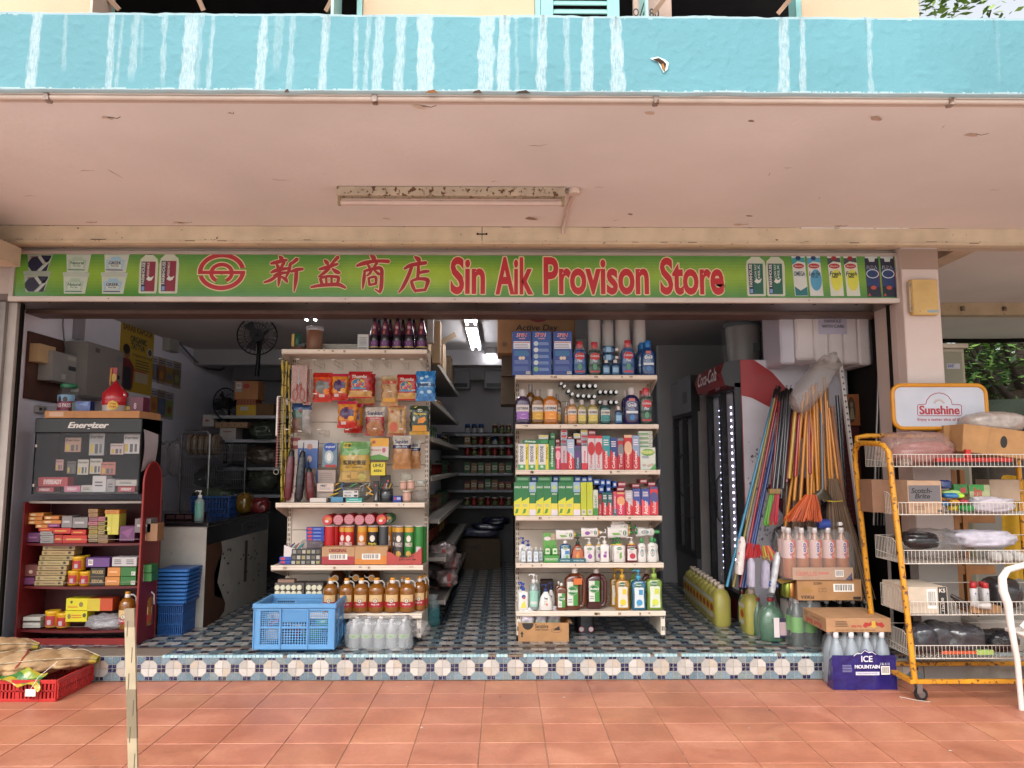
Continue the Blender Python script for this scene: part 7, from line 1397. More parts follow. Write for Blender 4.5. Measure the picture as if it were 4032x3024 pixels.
# ================================================================ aisle behind the two units
ax=-.5
run=empty('aisle_shelving',(ax-.25,7.4,ZS),'long dim shelf run down the left side of the aisle','shelf unit')
rz=[zat(p,5.76)for p in(1395,1568,1721,1877,2046,2195,2365)]
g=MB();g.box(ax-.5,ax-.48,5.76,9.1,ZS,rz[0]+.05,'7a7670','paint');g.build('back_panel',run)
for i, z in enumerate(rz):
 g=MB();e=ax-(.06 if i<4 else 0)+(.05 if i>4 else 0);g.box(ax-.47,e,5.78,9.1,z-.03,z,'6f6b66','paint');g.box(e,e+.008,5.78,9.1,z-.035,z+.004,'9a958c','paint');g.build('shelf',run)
for y in(6.7,7.9,9.08):g=MB();g.box(ax-.47,ax-.44,y,y+.03,ZS,rz[0],'8a857e','paint');g.build('upright',run)
def small(name,kind,w,h,c,lid,lc,m='liquid'):
 key=name+c
 if kind=='box':goods(key,name,'box','dim boxes on the aisle shelves',carton_fn(w,h,w,c,[('r',.1,.3,.9,.7,lc),('l',.2,.4,.8,.6,'4a4a4a',1)]),w,h)
 else:goods(key,name,'bottle' if h>.14 else 'jar','dim %ss on the aisle shelves'%('bottle' if h>.14 else 'jar'),bottle_fn([(0,w*.46,w*.46),(h*.04,w*.5,w*.5),(h*(.6 if h>.14 else.76),w*.5,w*.5),(h*.84,w*(.2 if h>.14 else.42),w*(.2 if h>.14 else.42))],c,m,[('cap',capc(h*.84,h,w*(.22 if h>.14 else.46),lid))],(h*.1,h*.55,.95,lc,[]),14),w,h)
 return key
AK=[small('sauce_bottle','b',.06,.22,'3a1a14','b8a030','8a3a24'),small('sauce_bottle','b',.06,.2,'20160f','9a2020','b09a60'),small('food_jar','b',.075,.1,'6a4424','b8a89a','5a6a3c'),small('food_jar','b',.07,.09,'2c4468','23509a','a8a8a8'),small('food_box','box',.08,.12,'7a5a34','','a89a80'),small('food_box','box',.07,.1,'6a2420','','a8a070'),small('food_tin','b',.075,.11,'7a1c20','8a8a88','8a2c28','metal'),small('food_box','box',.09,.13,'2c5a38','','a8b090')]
AN=['brown sauce bottle with yellow cap','dark sauce bottle with red cap','brown food jar','blue lidded jar','tan food box','red food box','red food tin','green food box']
AR=['second','third','fourth','fifth','sixth'];r_=random.Random(51)
for i in range(1,6):
 y=5.85;n_=0
 while y<8.9 and n_<16:
  k=[(4,6,2),(3,2,7),(6,7,6),(4,7,5),(0,1,0)][i-1][(n_//3)%3];w=BUILD[AK[k]][4]*1.3
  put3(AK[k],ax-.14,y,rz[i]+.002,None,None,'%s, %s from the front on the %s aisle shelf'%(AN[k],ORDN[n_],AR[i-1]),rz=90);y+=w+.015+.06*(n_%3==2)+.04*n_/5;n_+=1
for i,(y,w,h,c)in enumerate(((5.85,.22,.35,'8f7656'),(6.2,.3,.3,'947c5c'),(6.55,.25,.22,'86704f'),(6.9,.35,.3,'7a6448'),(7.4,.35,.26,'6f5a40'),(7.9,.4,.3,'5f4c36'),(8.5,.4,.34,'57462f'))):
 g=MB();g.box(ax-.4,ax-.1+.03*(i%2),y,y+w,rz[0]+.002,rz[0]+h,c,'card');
 if i==2:g.add([(ax-.1,y,rz[0]+h),(ax-.1,y+w,rz[0]+h),(ax+.06,y+w,rz[0]+h+.1),(ax+.06,y,rz[0]+h+.1)],[[0,1,2,3]],'7f6848','card')
 nm(g.build('cardboard_carton'),'brown carton on top of the left aisle shelving, %s from the front'%ORDN[i],'carton')
for i,(px,py,s)in enumerate(((1755,2180,60),(1790,2210,50),(1740,2250,60),(1775,2275,50),(1725,2330,40))):
 x, z=at(px,py,6.2+.2*(i%3));k=s/F*6.2;g=MB();g.sphere(x-.03,6.2+.2*(i%3),z,k*.8,k,k*.6,'8a7a78','bags',14,9,.2)
 rect(g,x-.02,z-.05,x+.01,z+.05,'8a2420',plane(6.19+.2*(i%3)-k),1);nm(g.build('snack_bag'),'pale crinkled bag spilling off the low aisle shelf, %s from the top'%ORDN[i],'bag')
x, z=at(1700,2400,5.72);g=MB();g.loft([(ZS,.04,.04,2,x,5.78),(ZS+.02,.06,.05,2.4,x,5.78),(ZS+.14,.055,.05,2.2,x,5.78),(ZS+.2,.03,.03,2,x,5.78),(ZS+.23,.045,.02,2,x,5.78)],['2f7a80','4a9096','8fa8ac','a8b4b6'],'haze_film',18);nm(g.build('plastic_bag'),'clear bag with a teal bottle standing beside the left unit','bag')
bk=empty('back_shelving',(xat(1920,9.2,1),9.3,ZS),'dim shelf unit across the end of the aisle','shelf unit')
bx0, bx1=xat(1826,9.2,1.2), xat(2009,9.2,1.2);bz=[zat(p,9.2)for p in(1707,1751,1794,1863,1929,1992)]
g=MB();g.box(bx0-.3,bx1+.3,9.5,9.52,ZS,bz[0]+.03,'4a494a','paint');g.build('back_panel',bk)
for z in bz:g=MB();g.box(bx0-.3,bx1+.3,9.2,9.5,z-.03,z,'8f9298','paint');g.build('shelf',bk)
BJ=[(3,3,3,None,2,2,2),(4,2,6,2,3,2,6),(6,2,6,2,6,2,6),(7,4,7,4,7,4,7),(5,4,5,7,4,5,5),(2,6,2,6,2,6,2)]
for i, row in enumerate(BJ):
 for j, k in enumerate(row):
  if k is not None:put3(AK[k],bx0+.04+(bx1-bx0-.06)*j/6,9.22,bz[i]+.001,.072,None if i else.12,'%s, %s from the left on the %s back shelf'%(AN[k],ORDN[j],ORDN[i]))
g=MB();g.box(bx0-.02,bx1-.12,8.9,9.19,ZS,ZS+.34,'5a4a38','card');text(g,'DYNAMO',bx0+.02,ZS+.22,bx0+.22,ZS+.27,'1c1612',plane(8.9),1);nm(g.build('cardboard_carton'),'large dim carton on the floor at the end of the aisle','carton')
for i in range(3):g=MB();g.sphere(bx0+.2+.1*i,9.05,ZS+.4+.07*i,.22-.03*i,.12,.05,['5a5e72','2a3048','23283c'][i],'bags',14,8,.1);nm(g.build('rice_sack'),'dark sack lying over the carton at the aisle end, %s'%['lowest','middle','top'][i],'sack')
# right hand run of the aisle, mostly hidden, with cartons overhanging
for i,(l,t,r,b)in enumerate(((1975,1400,2014,1480),(1972,1480,2015,1592))):x0, z0, x1, zz=fr(l,t,r,b,6.0+.1*i);box_('cardboard_carton',x0,x1+.12,6.0+.1*i,6.4,z0,zz,['4f4234','54483a'][i],'dim carton overhanging the right side of the aisle, %s'%['upper','lower'][i],'carton')
g=MB();g.box(gxl+.02,gxl+.04,5.76,9.0,ZS,RROWS[0][0],'4a4641','paint');nm(g.build('shelf_end_panel'),'dark perforated side of the shelf run right of the aisle','shelf panel')
# air conditioners and lamps
for i,(l,r)in enumerate(((1720,1850),(1906,2060))):
 x0, z1_=at(l,1455,9.35);x1=xat(r,9.35,2.4);o=empty('air_conditioner',((x0+x1)/2,9.35,z1_-.2),'white wall air conditioner above the back shelves, %s'%['left, half hidden','right, beside the cartons'][i],'air conditioner')
 g=MB();g.box(x0,x1,9.38,9.59,z1_-.24,z1_,'9a9ca0','plastic',.012);g.build('casing',o);g=MB();g.box(x0+.03,x1-.03,9.37,9.379,z1_-.22,z1_-.17,'3a3c40','plastic');g.build('louvre',o)
for i,(px,py,L_)in enumerate(((1850,1260,.55),(1866,1345,1.15),(1934,1415,.5),(1193,1250,.56))):
 z=HALL-.09;y=yat(py,z)-(.08 if i==3 else 0);x=xat(px,y,z);o=empty('strip_light',(x,y,z),['first twin tube light on the shop ceiling, nearest the sign','long twin tube light, second in the row over the aisle','twin tube light deepest over the aisle','lit tube light just showing above the counter'][i],'ceiling light')
 g=MB();g.box(x-.055,x+.055,y-L_/2,y+L_/2,z+.03,HALL-.001,'b0b0b4','paint');g.build('batten',o)
 for s_ in(-.035,.035):g=MB();g.tube([(x+s_,y-L_/2+.02,z+.012),(x+s_,y+L_/2-.02,z+.012)],.009,(1,.98,1),'lamp',8);g.build('tube',o)
 # ================================================================ right: coolers
def cooler(name,X,Y0,Y1,Z1,label,sidec,coke):
 X2=XR+.02;o=empty(name,((X+X2)/2,(Y0+Y1)/2,ZS),label,'drinks cooler')
 g=MB();g.box(X+.06,X2,Y0,Y1,ZS+.02,Z1,sidec,'paint',.006);g.box(X2-.02,X2+.01,Y0+.1,Y1,ZS,ZS+.02,'1a1a1a')
 if coke:
  S_=plane(Y0);w=X2-X-.06;ox=X+.06;oz=ZS+.02;h=Z1-oz
  q=lambda pts, c, l:shape(g,[(ox+a*w,oz+b*h)for a,b in pts],c,S_,l)
  q([(0,1),(.13,1),(.3,.95),(.5,.85),(.62,.72),(.62,.66),(.45,.74),(.28,.81),(.1,.85),(0,.86)],'96252a',1);g.box(ox,ox+.006,Y0-.003,Y0-.001,oz,oz+h,'8f2226','paint')
  r2=random.Random(61)
  for k in range(190):a, b=r2 .gauss(.24,.1), r2 .uniform(.3,.7);s=r2 .uniform(.004,.016);q([(a-s,b),(a,b-s*.4),(a+s,b+s*.2),(a+s*.3,b+s*.6)],r2 .choice(['5f6472','7c828f','4a4e5c','9a9ea8']),1.2)
  for sy in(0,1):q([(.2,.2+.3*sy),(.32,.3+.25*sy),(.6,.34+.2*sy),(.8,.2+.3*sy),(.6,.1+.3*sy),(.35,.1+.3*sy)],'3a1418' if sy==0 else '4a1418',1.5)
  text(g,'Coca',ox+.25*w,oz+.28*h,ox+.8*w,oz+.4*h,'b8b4b4',S_,5,bold=.04,shear=.4)
 g.build('cabinet',o)
 def face(f,nm_):
  m=MB();m.T=Matrix.Translation((X+.06,Y1,0))@Matrix.Rotation(-math.pi/2,4,'Z');f(m,Y1-Y0);return m.build(nm_,o)
 hz=Z1-.2 if coke else Z1-.34
 def head(m,w):
  if coke:
   pr=[(0,Z1),(-.12,Z1-.02),(-.15,Z1-.1),(-.12,Z1-.2),(0,Z1-.22)]
   m.add([(0,a,b)for a,b in pr]+[(w,a,b)for a,b in pr],[[i,i+1,6+i,5+i]for i in range(4)],'8f1e24','gloss');m.add([(w,a,b)for a,b in pr],[[4,3,2,1,0]],'17161a','plastic');m.add([(0,a,b)for a,b in pr],[[0,1,2,3,4]],'17161a')
   text(m,'Coca-Cola',.15*w,Z1-.15,.85*w,Z1-.04,'c8bcbc',lambda x,z:(x,-.15,z),4,bold=.02,shear=.4)
  else:
   m.box(.0,w,-.06,0,Z1-.34,Z1,'6c6d70','paint');m.box(w+.001,w+.008,-.061,.02,Z1-.34,Z1-.001,'17161a','plastic');rect(m,w*.6,Z1-.25,w*.82,Z1-.14,'4a4a4c',plane(-.06),1);rect(m,.1,Z1-.02,w*.4,Z1-.012,'3a3a3c',plane(-.06),1)
 face(head,'header')
 def doorf(m,w):
  zb, zt=ZS+(.22 if coke else.4), hz-.03
  for a, b in((0,w), )if not coke else((0,w), ):
   for p in(a,(a+b)/2-.02,b-.05):m.box(p,p+.05,-.05,0,zb,zt,'17161a','plastic')
   m.box(a,b,-.049,0,zb-.05,zb,'17161a');m.box(a,b,-.049,0,zt-.001,zt+.05,'17161a')
  m.box(.05,w-.05,-.02,-.016,zb,zt,'2a2c30','clear');m.tube([(w/2-.04,-.05,zb+.5),(w/2-.05,-.08,zb+.55),(w/2-.05,-.08,zb+.85),(w/2-.04,-.05,zb+.9)],.008,'101012','plastic',6)
  m.box(.0,w,-.04,0,ZS+.01,zb-.05,'5a1c1e' if coke else '4a4b4e','paint')
  if not coke:
   for k in range(4):m.box(.05,w-.05,-.01,-.004,zb+.3+k*.3,zb+.31+k*.3,'6a6a6c','paint')
 face(doorf,'door')
 if coke:
  def led(m,w):
   z=ZS+.35
   while z<hz-.15:m.box(w-.2,w-.185,-.026,-.021,z,z+.016,(.75,.7,1),'led');m.box(w*.36,w*.36+.008,-.026,-.021,z,z+.01,(.4,.4,.6),'led');z+=.052
  face(led,'led_strip')
cooler('drinks_cooler',1.78,5.78,6.6,zat(1415,5.78),'tall drinks cooler with a red header and a red and white side','c4c2cc',True)
cooler('drinks_cooler',1.73,6.9,7.7,zat(1475,6.9),'tall grey two door drinks cooler behind the red headed one','8f8b8a',False)
# on top of the cooler
tzc=zat(1415,5.78)+.001
x0, z0, x1, zz=pf('a',800,140,1125,500,6.0);g=MB();cx, r0=(x0+x1)/2,(x1-x0)/2;g.loft([(tzc,r0*.85,r0*.85,2,cx,6.2),(zz-.03,r0,r0,2,cx,6.2)],'7c7872','plastic',26);g.loft([(zz-.03,r0*1.08,r0*1.08,2,cx,6.2),(zz,r0*1.08,r0*1.08,2,cx,6.2)],'2c4448','plastic',26);g.box(cx+.04,cx+.09,6.2-r0-.004,6.2-r0+.01,tzc+.1,tzc+.18,'23332c');o=nm(g.build('storage_pail'),'large grey pail with a teal rim in a clear bag on the cooler','pail')
g=MB();g.loft([(tzc,r0*1.02,r0*1.02,2.4,cx,6.2),(tzc+.1,r0*1.15,r0*1.12,2.6,cx,6.2),(zz-.02,r0*1.22,r0*1.2,2.3,cx,6.2),(zz+.06,r0*.9,r0*.9,2.6,cx,6.2)],'b4b4bc','film',26);g.build('plastic_cover',o)
x0, z0, x1, zz=pf('a',1110,220,1250,500,6.1);box_('cardboard_carton',x0,x1+.1,6.15,6.5,tzc,zz,'5a4438','brown carton beside the bagged pail on the cooler','carton')
# foam boxes
x0, z0, x1, zz=pf('c',365,80,1100,470,5.45)
sup=empty('foam_box_bundle',((x0+x1)/2,5.5,z0),'clear wrapped bundle of white foam boxes with a HANDLE WITH CARE note','box bundle')
xs_=[xat(P('c',q,0)[0],5.45,2.2)for q in(490,640,760,880,1000,1100)]
for i in range(5):g=MB();g.box(xs_[i]+.001,xs_[i+1]-.001,5.45+.003*(i%2),5.8,z0+.02-.01*i,zz+.1,'cfc4c2','plastic',.014);g.build('foam_box',sup)
g=MB();g.box(x0,xs_[0]-.001,5.47,5.85,z0-.01,zz+.1,'b8b4c0','plastic',.012);g.build('foam_box',sup)
g=MB();a=pf('c',668,80,900,240,5.445);g.box(a[0],a[2],5.444,5.4455,a[1],a[3]+.02,'a8a0b4','paper');text(g,'HANDLE',a[0]+.045,a[3]-.06,a[2]-.04,a[3]-.036,'1f1c20',plane(5.444),1,bold=.05);text(g,'WITH CARE',a[0]+.025,a[3]-.1,a[2]-.02,a[3]-.076,'1f1c20',plane(5.444),1,bold=.05);g.build('paper_note',sup)
g=MB();g.box(x0-.006,x1+.006,5.43,5.86,z0-.02,zz+.11,'c8c4cc','film',.02);g.build('wrap_film',sup)
# white post and frame leaning, red seat back, calendar, rods
def rod(name,k,a,b,c,d,Y0,Y1,r,colr,label,cat,m='plastic',grp=None,sq=False,n=8):
 x0, z0=at(*P(k,a,b),Y0);x1, z1_=at(*P(k,c,d),Y1);g=MB();g.tube([(x0,Y0,z0),(x1,Y1,z1_)],r,colr,m,4 if sq else n);return nm(g.build(name),label,cat,grp)
g=MB();x0, z0=at(3304,1412,5.3);x1, z1_=at(3392,2106,5.2);kz=(z0-ZS)/(z0-z1_);g.tube([(x0,5.3,z0),(x0+(x1-x0)*kz,5.3-.1*kz,ZS)],.019,'aaa6a4','paint',4)
for k in range(44):f_=.03+k*.022;g.box(x0+(x1-x0)*kz*f_-.004,x0+(x1-x0)*kz*f_+.004,5.28-.1*kz*f_,5.285-.1*kz*f_,z0-(z0-ZS)*f_,z0-(z0-ZS)*f_+.012,'2a2624','dark',0)
for k in range(30):z=z0-.4-k*.035;x=x0+(x1-x0)*(z0-z)/(z0-z1_);g.tube([(x-.02,5.27,z),(x-.11,5.42,z+.004)],.0016,'6f6866','metal',4)
g.tube([(x0-.1,5.42,z0-.38),(x1-.12,5.36,z1_)],.003,'6f6866','metal',4);nm(g.build('mesh_stand'),'leaning white slotted post with a wire mesh behind the brooms','rack frame')
x0, z0, x1, zz=pf('c',880,770,1110,1659,5.75);g=MB();pts=[(x0,ZS),(x1,ZS),(x1,zz-.12),(x1-.04,zz-.03),(x1-.12,zz),(x0,zz)];g.add([(a,5.75,b)for a,b in pts]+[(a,5.8,b)for a,b in pts],[[0,1,2,3,4,5],[11,10,9,8,7,6],[1,7,8,2],[2,8,9,3],[3,9,10,4],[4,10,11,5]],'4a1216','cloth');nm(g.build('red_board'),'dark red rounded board standing behind the leaning post','board')
x0, z0, x1, zz=pf('c',895,730,1005,985,5.72);box_('picture_card',x0,x1,5.72,5.724,z0,zz,'9a5a30','orange bordered card with an oval portrait on the red board','picture',[('c',.4,.5,.3,.42,'4a3424'),('c',.42,.66,.12,.1,'8a7464'),('p',[(.25,.2),(.6,.2),(.52,.55),(.34,.55)],'8f866a')],'paper')
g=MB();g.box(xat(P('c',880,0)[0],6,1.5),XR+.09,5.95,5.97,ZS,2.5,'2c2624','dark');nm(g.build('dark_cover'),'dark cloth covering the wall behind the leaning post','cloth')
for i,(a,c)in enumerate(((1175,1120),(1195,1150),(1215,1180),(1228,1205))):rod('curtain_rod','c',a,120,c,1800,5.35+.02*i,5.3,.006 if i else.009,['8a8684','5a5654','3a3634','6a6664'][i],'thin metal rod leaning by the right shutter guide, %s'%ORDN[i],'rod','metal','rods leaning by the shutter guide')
g=MB();g.box(XR+.075,XR+.095,5.32,5.95,ZS,2.45,'1f1b1a','dark');nm(g.build('dark_cover'),'dark sheet added to darken the right wall beside the shutter guide','cloth')  # dark sheet added so the pale side wall looks dark
for i,(l,t,r,b,c)in enumerate(((3060,2060,3200,2420,'3a2c24'),(3170,2000,3330,2400,'2c2220'),(3300,2080,3420,2420,'241d1c'))):  # dark bundles added to darken the gap behind the brooms
 x0, z0, x1, zz=fr(l,t,r,b,5.55);g=MB();g.sphere((x0+x1)/2,5.6,(ZS+zz)/2,(x1-x0)/2,.12,(zz-ZS)/2,c,'bags',jit=.1);nm(g.build('dark_filler'),'dark bundle added to darken the floor behind the brooms, %s'%['left','middle','right'][i],'bundle')
for i,(a,t,b)in enumerate(((3098,1860,2200),(3128,1880,2180),(3150,1870,2150),(3190,1880,2120),(3215,1860,2100))):
 x, z1_=at(a,t,5.36);_, z0=at(a,b,5.36);g=MB();g.loft([(z0,.022,.018,3,x-.02,5.36),(z0+.08,.03,.022,3,x-.015,5.36),(z1_-.1,.026,.02,3,x,5.36),(z1_,.01,.01,2,x,5.36)],['5a4436','6a5242','4f3c30'][i%3],'bags',12);nm(g.build('wrapped_brush'),'brown wrapped brush head hanging among the yellow sticks, %s from the left'%ORDN[i],'brush')
x0, z0=at(*P('c',632,655),5.24);g=MB();g.T=Matrix.Translation((x0,5.24,z0))@Matrix.Rotation(R(38),4,'Y');g.sphere(0,0,0,.085,.07,.235,'a09894','haze_film',jit=.16);nm(g.build('plastic_bag'),'clear bag draped over the tops of the yellow broom sticks','bag')
# ---- mops and brooms
MP=[(305,760,100,1659,'2f7a9a','light blue'),(312,765,135,1659,'7c6f2c','olive'),(338,745,178,1659,'8f2028','crimson'),(340,950,210,1659,'1f3a74','navy blue'),(372,790,222,1659,'23407c','blue'),(350,790,290,1500,'6f1c22','dark red'),(375,780,300,1500,'2f3036','black striped'),(402,760,330,1520,'3a3c42','grey black'),(412,770,365,1580,'33353c','charcoal'),(440,760,380,1500,'3f4046','slate'),(455,900,410,1450,'641a20','maroon')]
for i,(a,b,c,d,cl,s)in enumerate(MP):
 Y0=5.5-.012*i;q0=P('c',a,b);q1=P('c',c,d);x0, z0=at(*q0,Y0);x1, z1_=at(*q1,Y0-.12)
 if i<5:ex=(z0-.5)/(z0-z1_);x1=x0+(x1-x0)*ex;z1_=.5
 o=empty('mop',(x1,Y0-.12,z1_),'%s handled mop leaning in the bundle, %s from the left'%(s,ORDN[i]),'mop','mops and brooms leaning in a bundle')
 g=MB();g.tube([(x0,Y0,z0),(x1,Y0-.12,z1_)],.0115,cl,'gloss',10);g.build('handle',o)
 g=MB();u=Vector((x0-x1,.12,z0-z1_)).normalized();p=Vector((x0,Y0,z0));e=[p,p+u*.07,p+u*.075];g.tube(e,[.014,.013,.006],'17171a','plastic',10);g.tube([e[2],e[2]+u*.012+Vector((-.008,0,.004)),e[2]+u*.016+Vector((.004,0,.006))],.0025,'17171a','plastic',5);g.build('grip',o)
YH=[(545,900,470,1600),(640,800,610,1560),(668,840,700,1560),(690,820,730,1600),(742,900,800,1640),(560,830,430,1659),(585,830,520,1620),(575,900,585,1600),(600,790,632,1540),(628,770,665,1520),(655,750,672,1510),(720,700,760,1450),(760,960,850,1600)]
for i,(a,b,c,d)in enumerate(YH):
 Y0=5.32+.015*(i%3);x0, z0=at(*P('c',a,b),Y0);x1, z1_=at(*P('c',c,d),Y0-.06)
 if i==5:x1, z1_=at(*P('d',205,290),Y0-.1)
 g=MB();g.tube([(x0,Y0,z0+.1),(x1,Y0-.06,z1_)],.0115,'c07c1c','gloss',10);nm(g.build('broom_stick'),'bright yellow broom handle in the bundle, %s from the left'%ORDN[i],'broom','mops and brooms leaning in a bundle')
for i,(a,b,c,d,cl,s)in enumerate(((480,870,430,1420,'b08a2c','gold spotted stick left of the yellow handles'),(510,900,480,1400,'9a2024','red stick behind the gold spotted one'),(590,900,600,1380,'8a1c20','red stick between the yellow handles'),(735,680,770,1400,'7a6448','bare weathered wooden broom stick'),(780,830,880,1640,'8a6248','thick pinkish wooden stick at the right'),(690,750,706,1540,'5a5e66','grey broom handle of the orange broom'),(820,740,880,1600,'2c2c30','black handle with a round grip at the right'))):
 Y0=5.3+.02*(i%4);rod('broom_stick','c',a,b,c,d,Y0,Y0-.06,.013,cl,s,'broom','wood' if 'wood' in s else 'gloss','mops and brooms leaning in a bundle',n=10)
def fanbr(name,k,top,w0,bot,w1,Y,c,label,n=90,colr2=None,m='plastic',r=.0022,bend=0,t2=.04):
 x0, z0=at(*P(k,*top),Y);x1, z1_=at(*P(k,*bot),Y-.05);g=MB();r2=random.Random(len(label))
 for i in range(n):
  u=-1+2*(i+.5)/n;q=r2 .uniform(-.008,.008);e=r2 .uniform(-.02,.01);dy=r2 .uniform(-t2,t2)
  g.tube([(x0+u*w0,Y+dy*.3,z0),(x0*.5+x1*.5+u*(w0*.45+w1*.55)+bend,Y+dy*.7-.02,(z0+z1_)/2),(x1+u*w1+q,Y+dy-.04,z1_+e)],r,r2 .choice(c),m,4)
 return g, nm
g, _=fanbr('','d',(400,-5),.035,(340,195),.125,5.08,['c0582c','cf6836','a84a24'],'orange',190);o=nm(g.build('broom'),'orange bristled broom head held upside down before the yellow handles','broom')
g=MB();x0, z0=at(*P('c',706,1530),5.09);g.loft([(z0-.05,.1,.02,2.4,x0-.03,5.1),(z0,.035,.018,2,x0,5.1),(z0+.02,.018,.016,2,x0,5.1)],'3a3426','plastic',16);g.build('ferrule',o)
g, _=fanbr('','c',(785,1420),.028,(930,2400),.15,5.16,['5a4634','6a5440','47372a','7a6450'],'brown',150,r=.0026,m='wood',t2=.05);o=nm(g.build('lidi_broom'),'long brown stick broom standing behind the juice bottles','broom')
g=MB();x0, z0=at(*P('c',785,1600),5.12);g.tube([(x0-.05,5.1,z0),(x0,5.085,z0-.004),(x0+.06,5.1,z0)],.004,'b09a30','cloth',5);g.build('tie',o)
for i,(k,a,b,c,d,cl,s,w)in enumerate((('b',910,190,875,440,['4f8a2c','5f9c34','3f7424'],'green brush head hanging in the bundle',.028),('b',955,190,925,430,['b02438','c03048','8f1c2c'],'red brush head beside the green one',.028),('b',735,600,722,715,['a01c20','b4282a'],'red mop bristles under the crimson handle',.03),('b',790,610,800,700,['8a1a20','a02428'],'dark red mop bristles under the navy handles',.03),('b',860,620,905,720,['b82c34','c83a44','8fa43c'],'red and green angled brush',.05))):
 g, _=fanbr('',k,(a,b),w*.5,(c,d),w,5.25-.01*i,cl,s,50,r=.003,t2=.015)
 if i<2:x0, z0=at(*P(k,a,b),5.24);g.box(x0-.02,x0+.02,5.225,5.255,z0-.005,z0+.03,'8f7448','wood')
 nm(g.build('brush_head'),s,'brush')
for i,(k,a,b,c,d,cl,s,w)in enumerate((('b',670,545,640,850,'d0c8c4','white mop refill sleeve with pink paw prints',.04),('b',740,720,740,950,'a8a4b4','pale mop head in clear wrap behind the white one',.04),('b',860,740,850,960,'9a96a8','greyish wrapped mop head in the middle',.045),('b',960,670,905,1000,'b8bcc0','white wrapped string mop head with a blue band',.035))):
 Y=5.2-.02*i;x0, z0=at(*P(k,a,b),Y);x1, z1_=at(*P(k,c,d),Y);g=MB();v=Vector((x0-x1,0,z0-z1_));L_=v.length;q=v.to_track_quat('Z','Y').to_matrix().to_4x4();T_=Matrix.Translation((x1,Y,z1_))@q;g.T=T_
 ang=0;g.loft([(0,w*.9,w*.5,3),(L_*.1,w,w*.6,3),(L_*.85,w*.95,w*.55,3),(L_,w*.3,w*.3,2)],cl,'cloth' if i!=3 else 'bags',16)
 g.T=Matrix.Translation((x1,Y,z1_))@Matrix.Rotation(math.atan2(v.x,v.z),4,'Y')
 if i==0:
  for dx, dz, s_ in((-.018,.55,.009),(-.006,.6,.009),(.008,.6,.009),(.02,.55,.008),(0,.48,.016)):shape(g,ell(dx,L_*dz,s_,s_),'a02c4c',plane(-.028),1)
  text(g,'LEOPARD',-.03,L_*.82,.03,L_*.88,'4a4248',plane(-.028),1);text(g,'PREMIUM MOP',-.03,L_*.25,.03,L_*.29,'2a2428',plane(-.028),1)
 if i==3:rect(g,-.034,L_*.14,.034,L_*.26,'1f3f74',plane(-.024),1);text(g,'Cotton Mop',-.026,L_*.17,.026,L_*.23,'c8ccd4',plane(-.024),2)
 nm(g.build('mop_refill'),s,'mop')
 # ================================================================ right front: jugs, drinks, crates
def jug(name_):
 g=MB();g.loft([(0,.055,.085,4,0,.09),(.02,.065,.095,4,0,.09),(.2,.065,.095,4,0,.09),(.25,.05,.07,3,0,.09),(.27,.024,.024,2,0,.06)],'a49c4e','plastic',18);g.tube([(0,.08,.26),(0,.13,.285),(0,.165,.26),(0,.17,.2)],.013,'a49c4e','plastic',8)
 o=g.build(name_,origin=None);c=MB();c.cyl(0,.06,.27,.3,.026,'c9b8a8');c.build('cap',o);c=MB();c.T=Matrix.Translation((-.0665,.16,0))@Matrix.Rotation(-math.pi/2,4,'Z');deco(c,[('r',0,0,1,1,'b8a82c'),('r',0,.8,1,1,'b8b0a8'),('c',.55,.5,.3,.2,'a03428'),('r',.1,0,.9,.25,'b0a8a0')],0,.06,.13,.14,plane(0));c.build('label',o);return o
goods('yj','bleach_jug','jug','yellow liquid jugs lined up before the coolers',jug,.13,.3)
for i in range(9):put3('yj',1.64+.006*i,5.72+.128*i,ZS,.13,.3,'yellow liquid jug in the row before the coolers, %s from the front'%ORDN[i])
put3('yj',xat(2962,5.5,.3),5.45,ZS,.12,.31,'yellow liquid jug standing between green bagged ones')
def gjug(l,t,r,b,Y,label,tag_):
 x0, z0, x1, zz=pf('b',l,t,r,b,Y);cx, w=(x0+x1)/2,(x1-x0)/2;H=zz-ZS
 o=empty('detergent_jug',(cx,Y+w*.8,ZS),label,'jug','green detergent jugs in clear bags');yc=Y+w*.8
 g=MB();g.loft([(ZS+H*a,w*q,w*.75*q,2.6,cx,yc)for a,q in((0,.75),(.03,.88),(.35,.92),(.55,.85),(.68,.6),(.76,.28),(.86,.2))],'1d6a44','liquid',22);g.build('body',o)
 g=MB();g.cyl(cx,yc,ZS+H*.86,ZS+H*.94,w*.24,'9a2a2c');g.build('cap',o)
 g=MB();r2=random.Random(int(l));n=26;V=[]
 lev=[(.01,.8),(.04,.95),(.3,1.0),(.5,.97),(.66,.8),(.8,.45),(.88,.16),(.92,.1),(1,.3)]
 for a, q in lev:
  for k in range(n):an=2*math.pi*k/n;rr_=q*(1+r2 .uniform(-.05,.05))*(1+(.09 if k%2 else-.05)*(a>.5));V.append((cx+w*rr_*math.cos(an),yc+w*.82*rr_*math.sin(an),ZS+H*a))
 g.add(V,[[j*n+k,j*n+(k+1)%n,(j+1)*n+(k+1)%n,(j+1)*n+k]for j in range(len(lev)-1)for k in range(n)],'b8c8bc','film',True);g.build('plastic_bag',o)
 if tag_:g=MB();x=cx+w*.1;z=ZS+H*.12;yy=yc-w*.86;g.box(x-.02,x+.018,yy-.002,yy,z,z+.13,'d8cccc','paper');g.box(x+.02,x+.1,yy+.004,yy+.007,z-.002,z+.125,'2c2444','paper');g.box(x+.022,x+.095,yy+.001,yy+.0035,z+.012,z+.1,'b89ca0','paper');g.build('label',o)
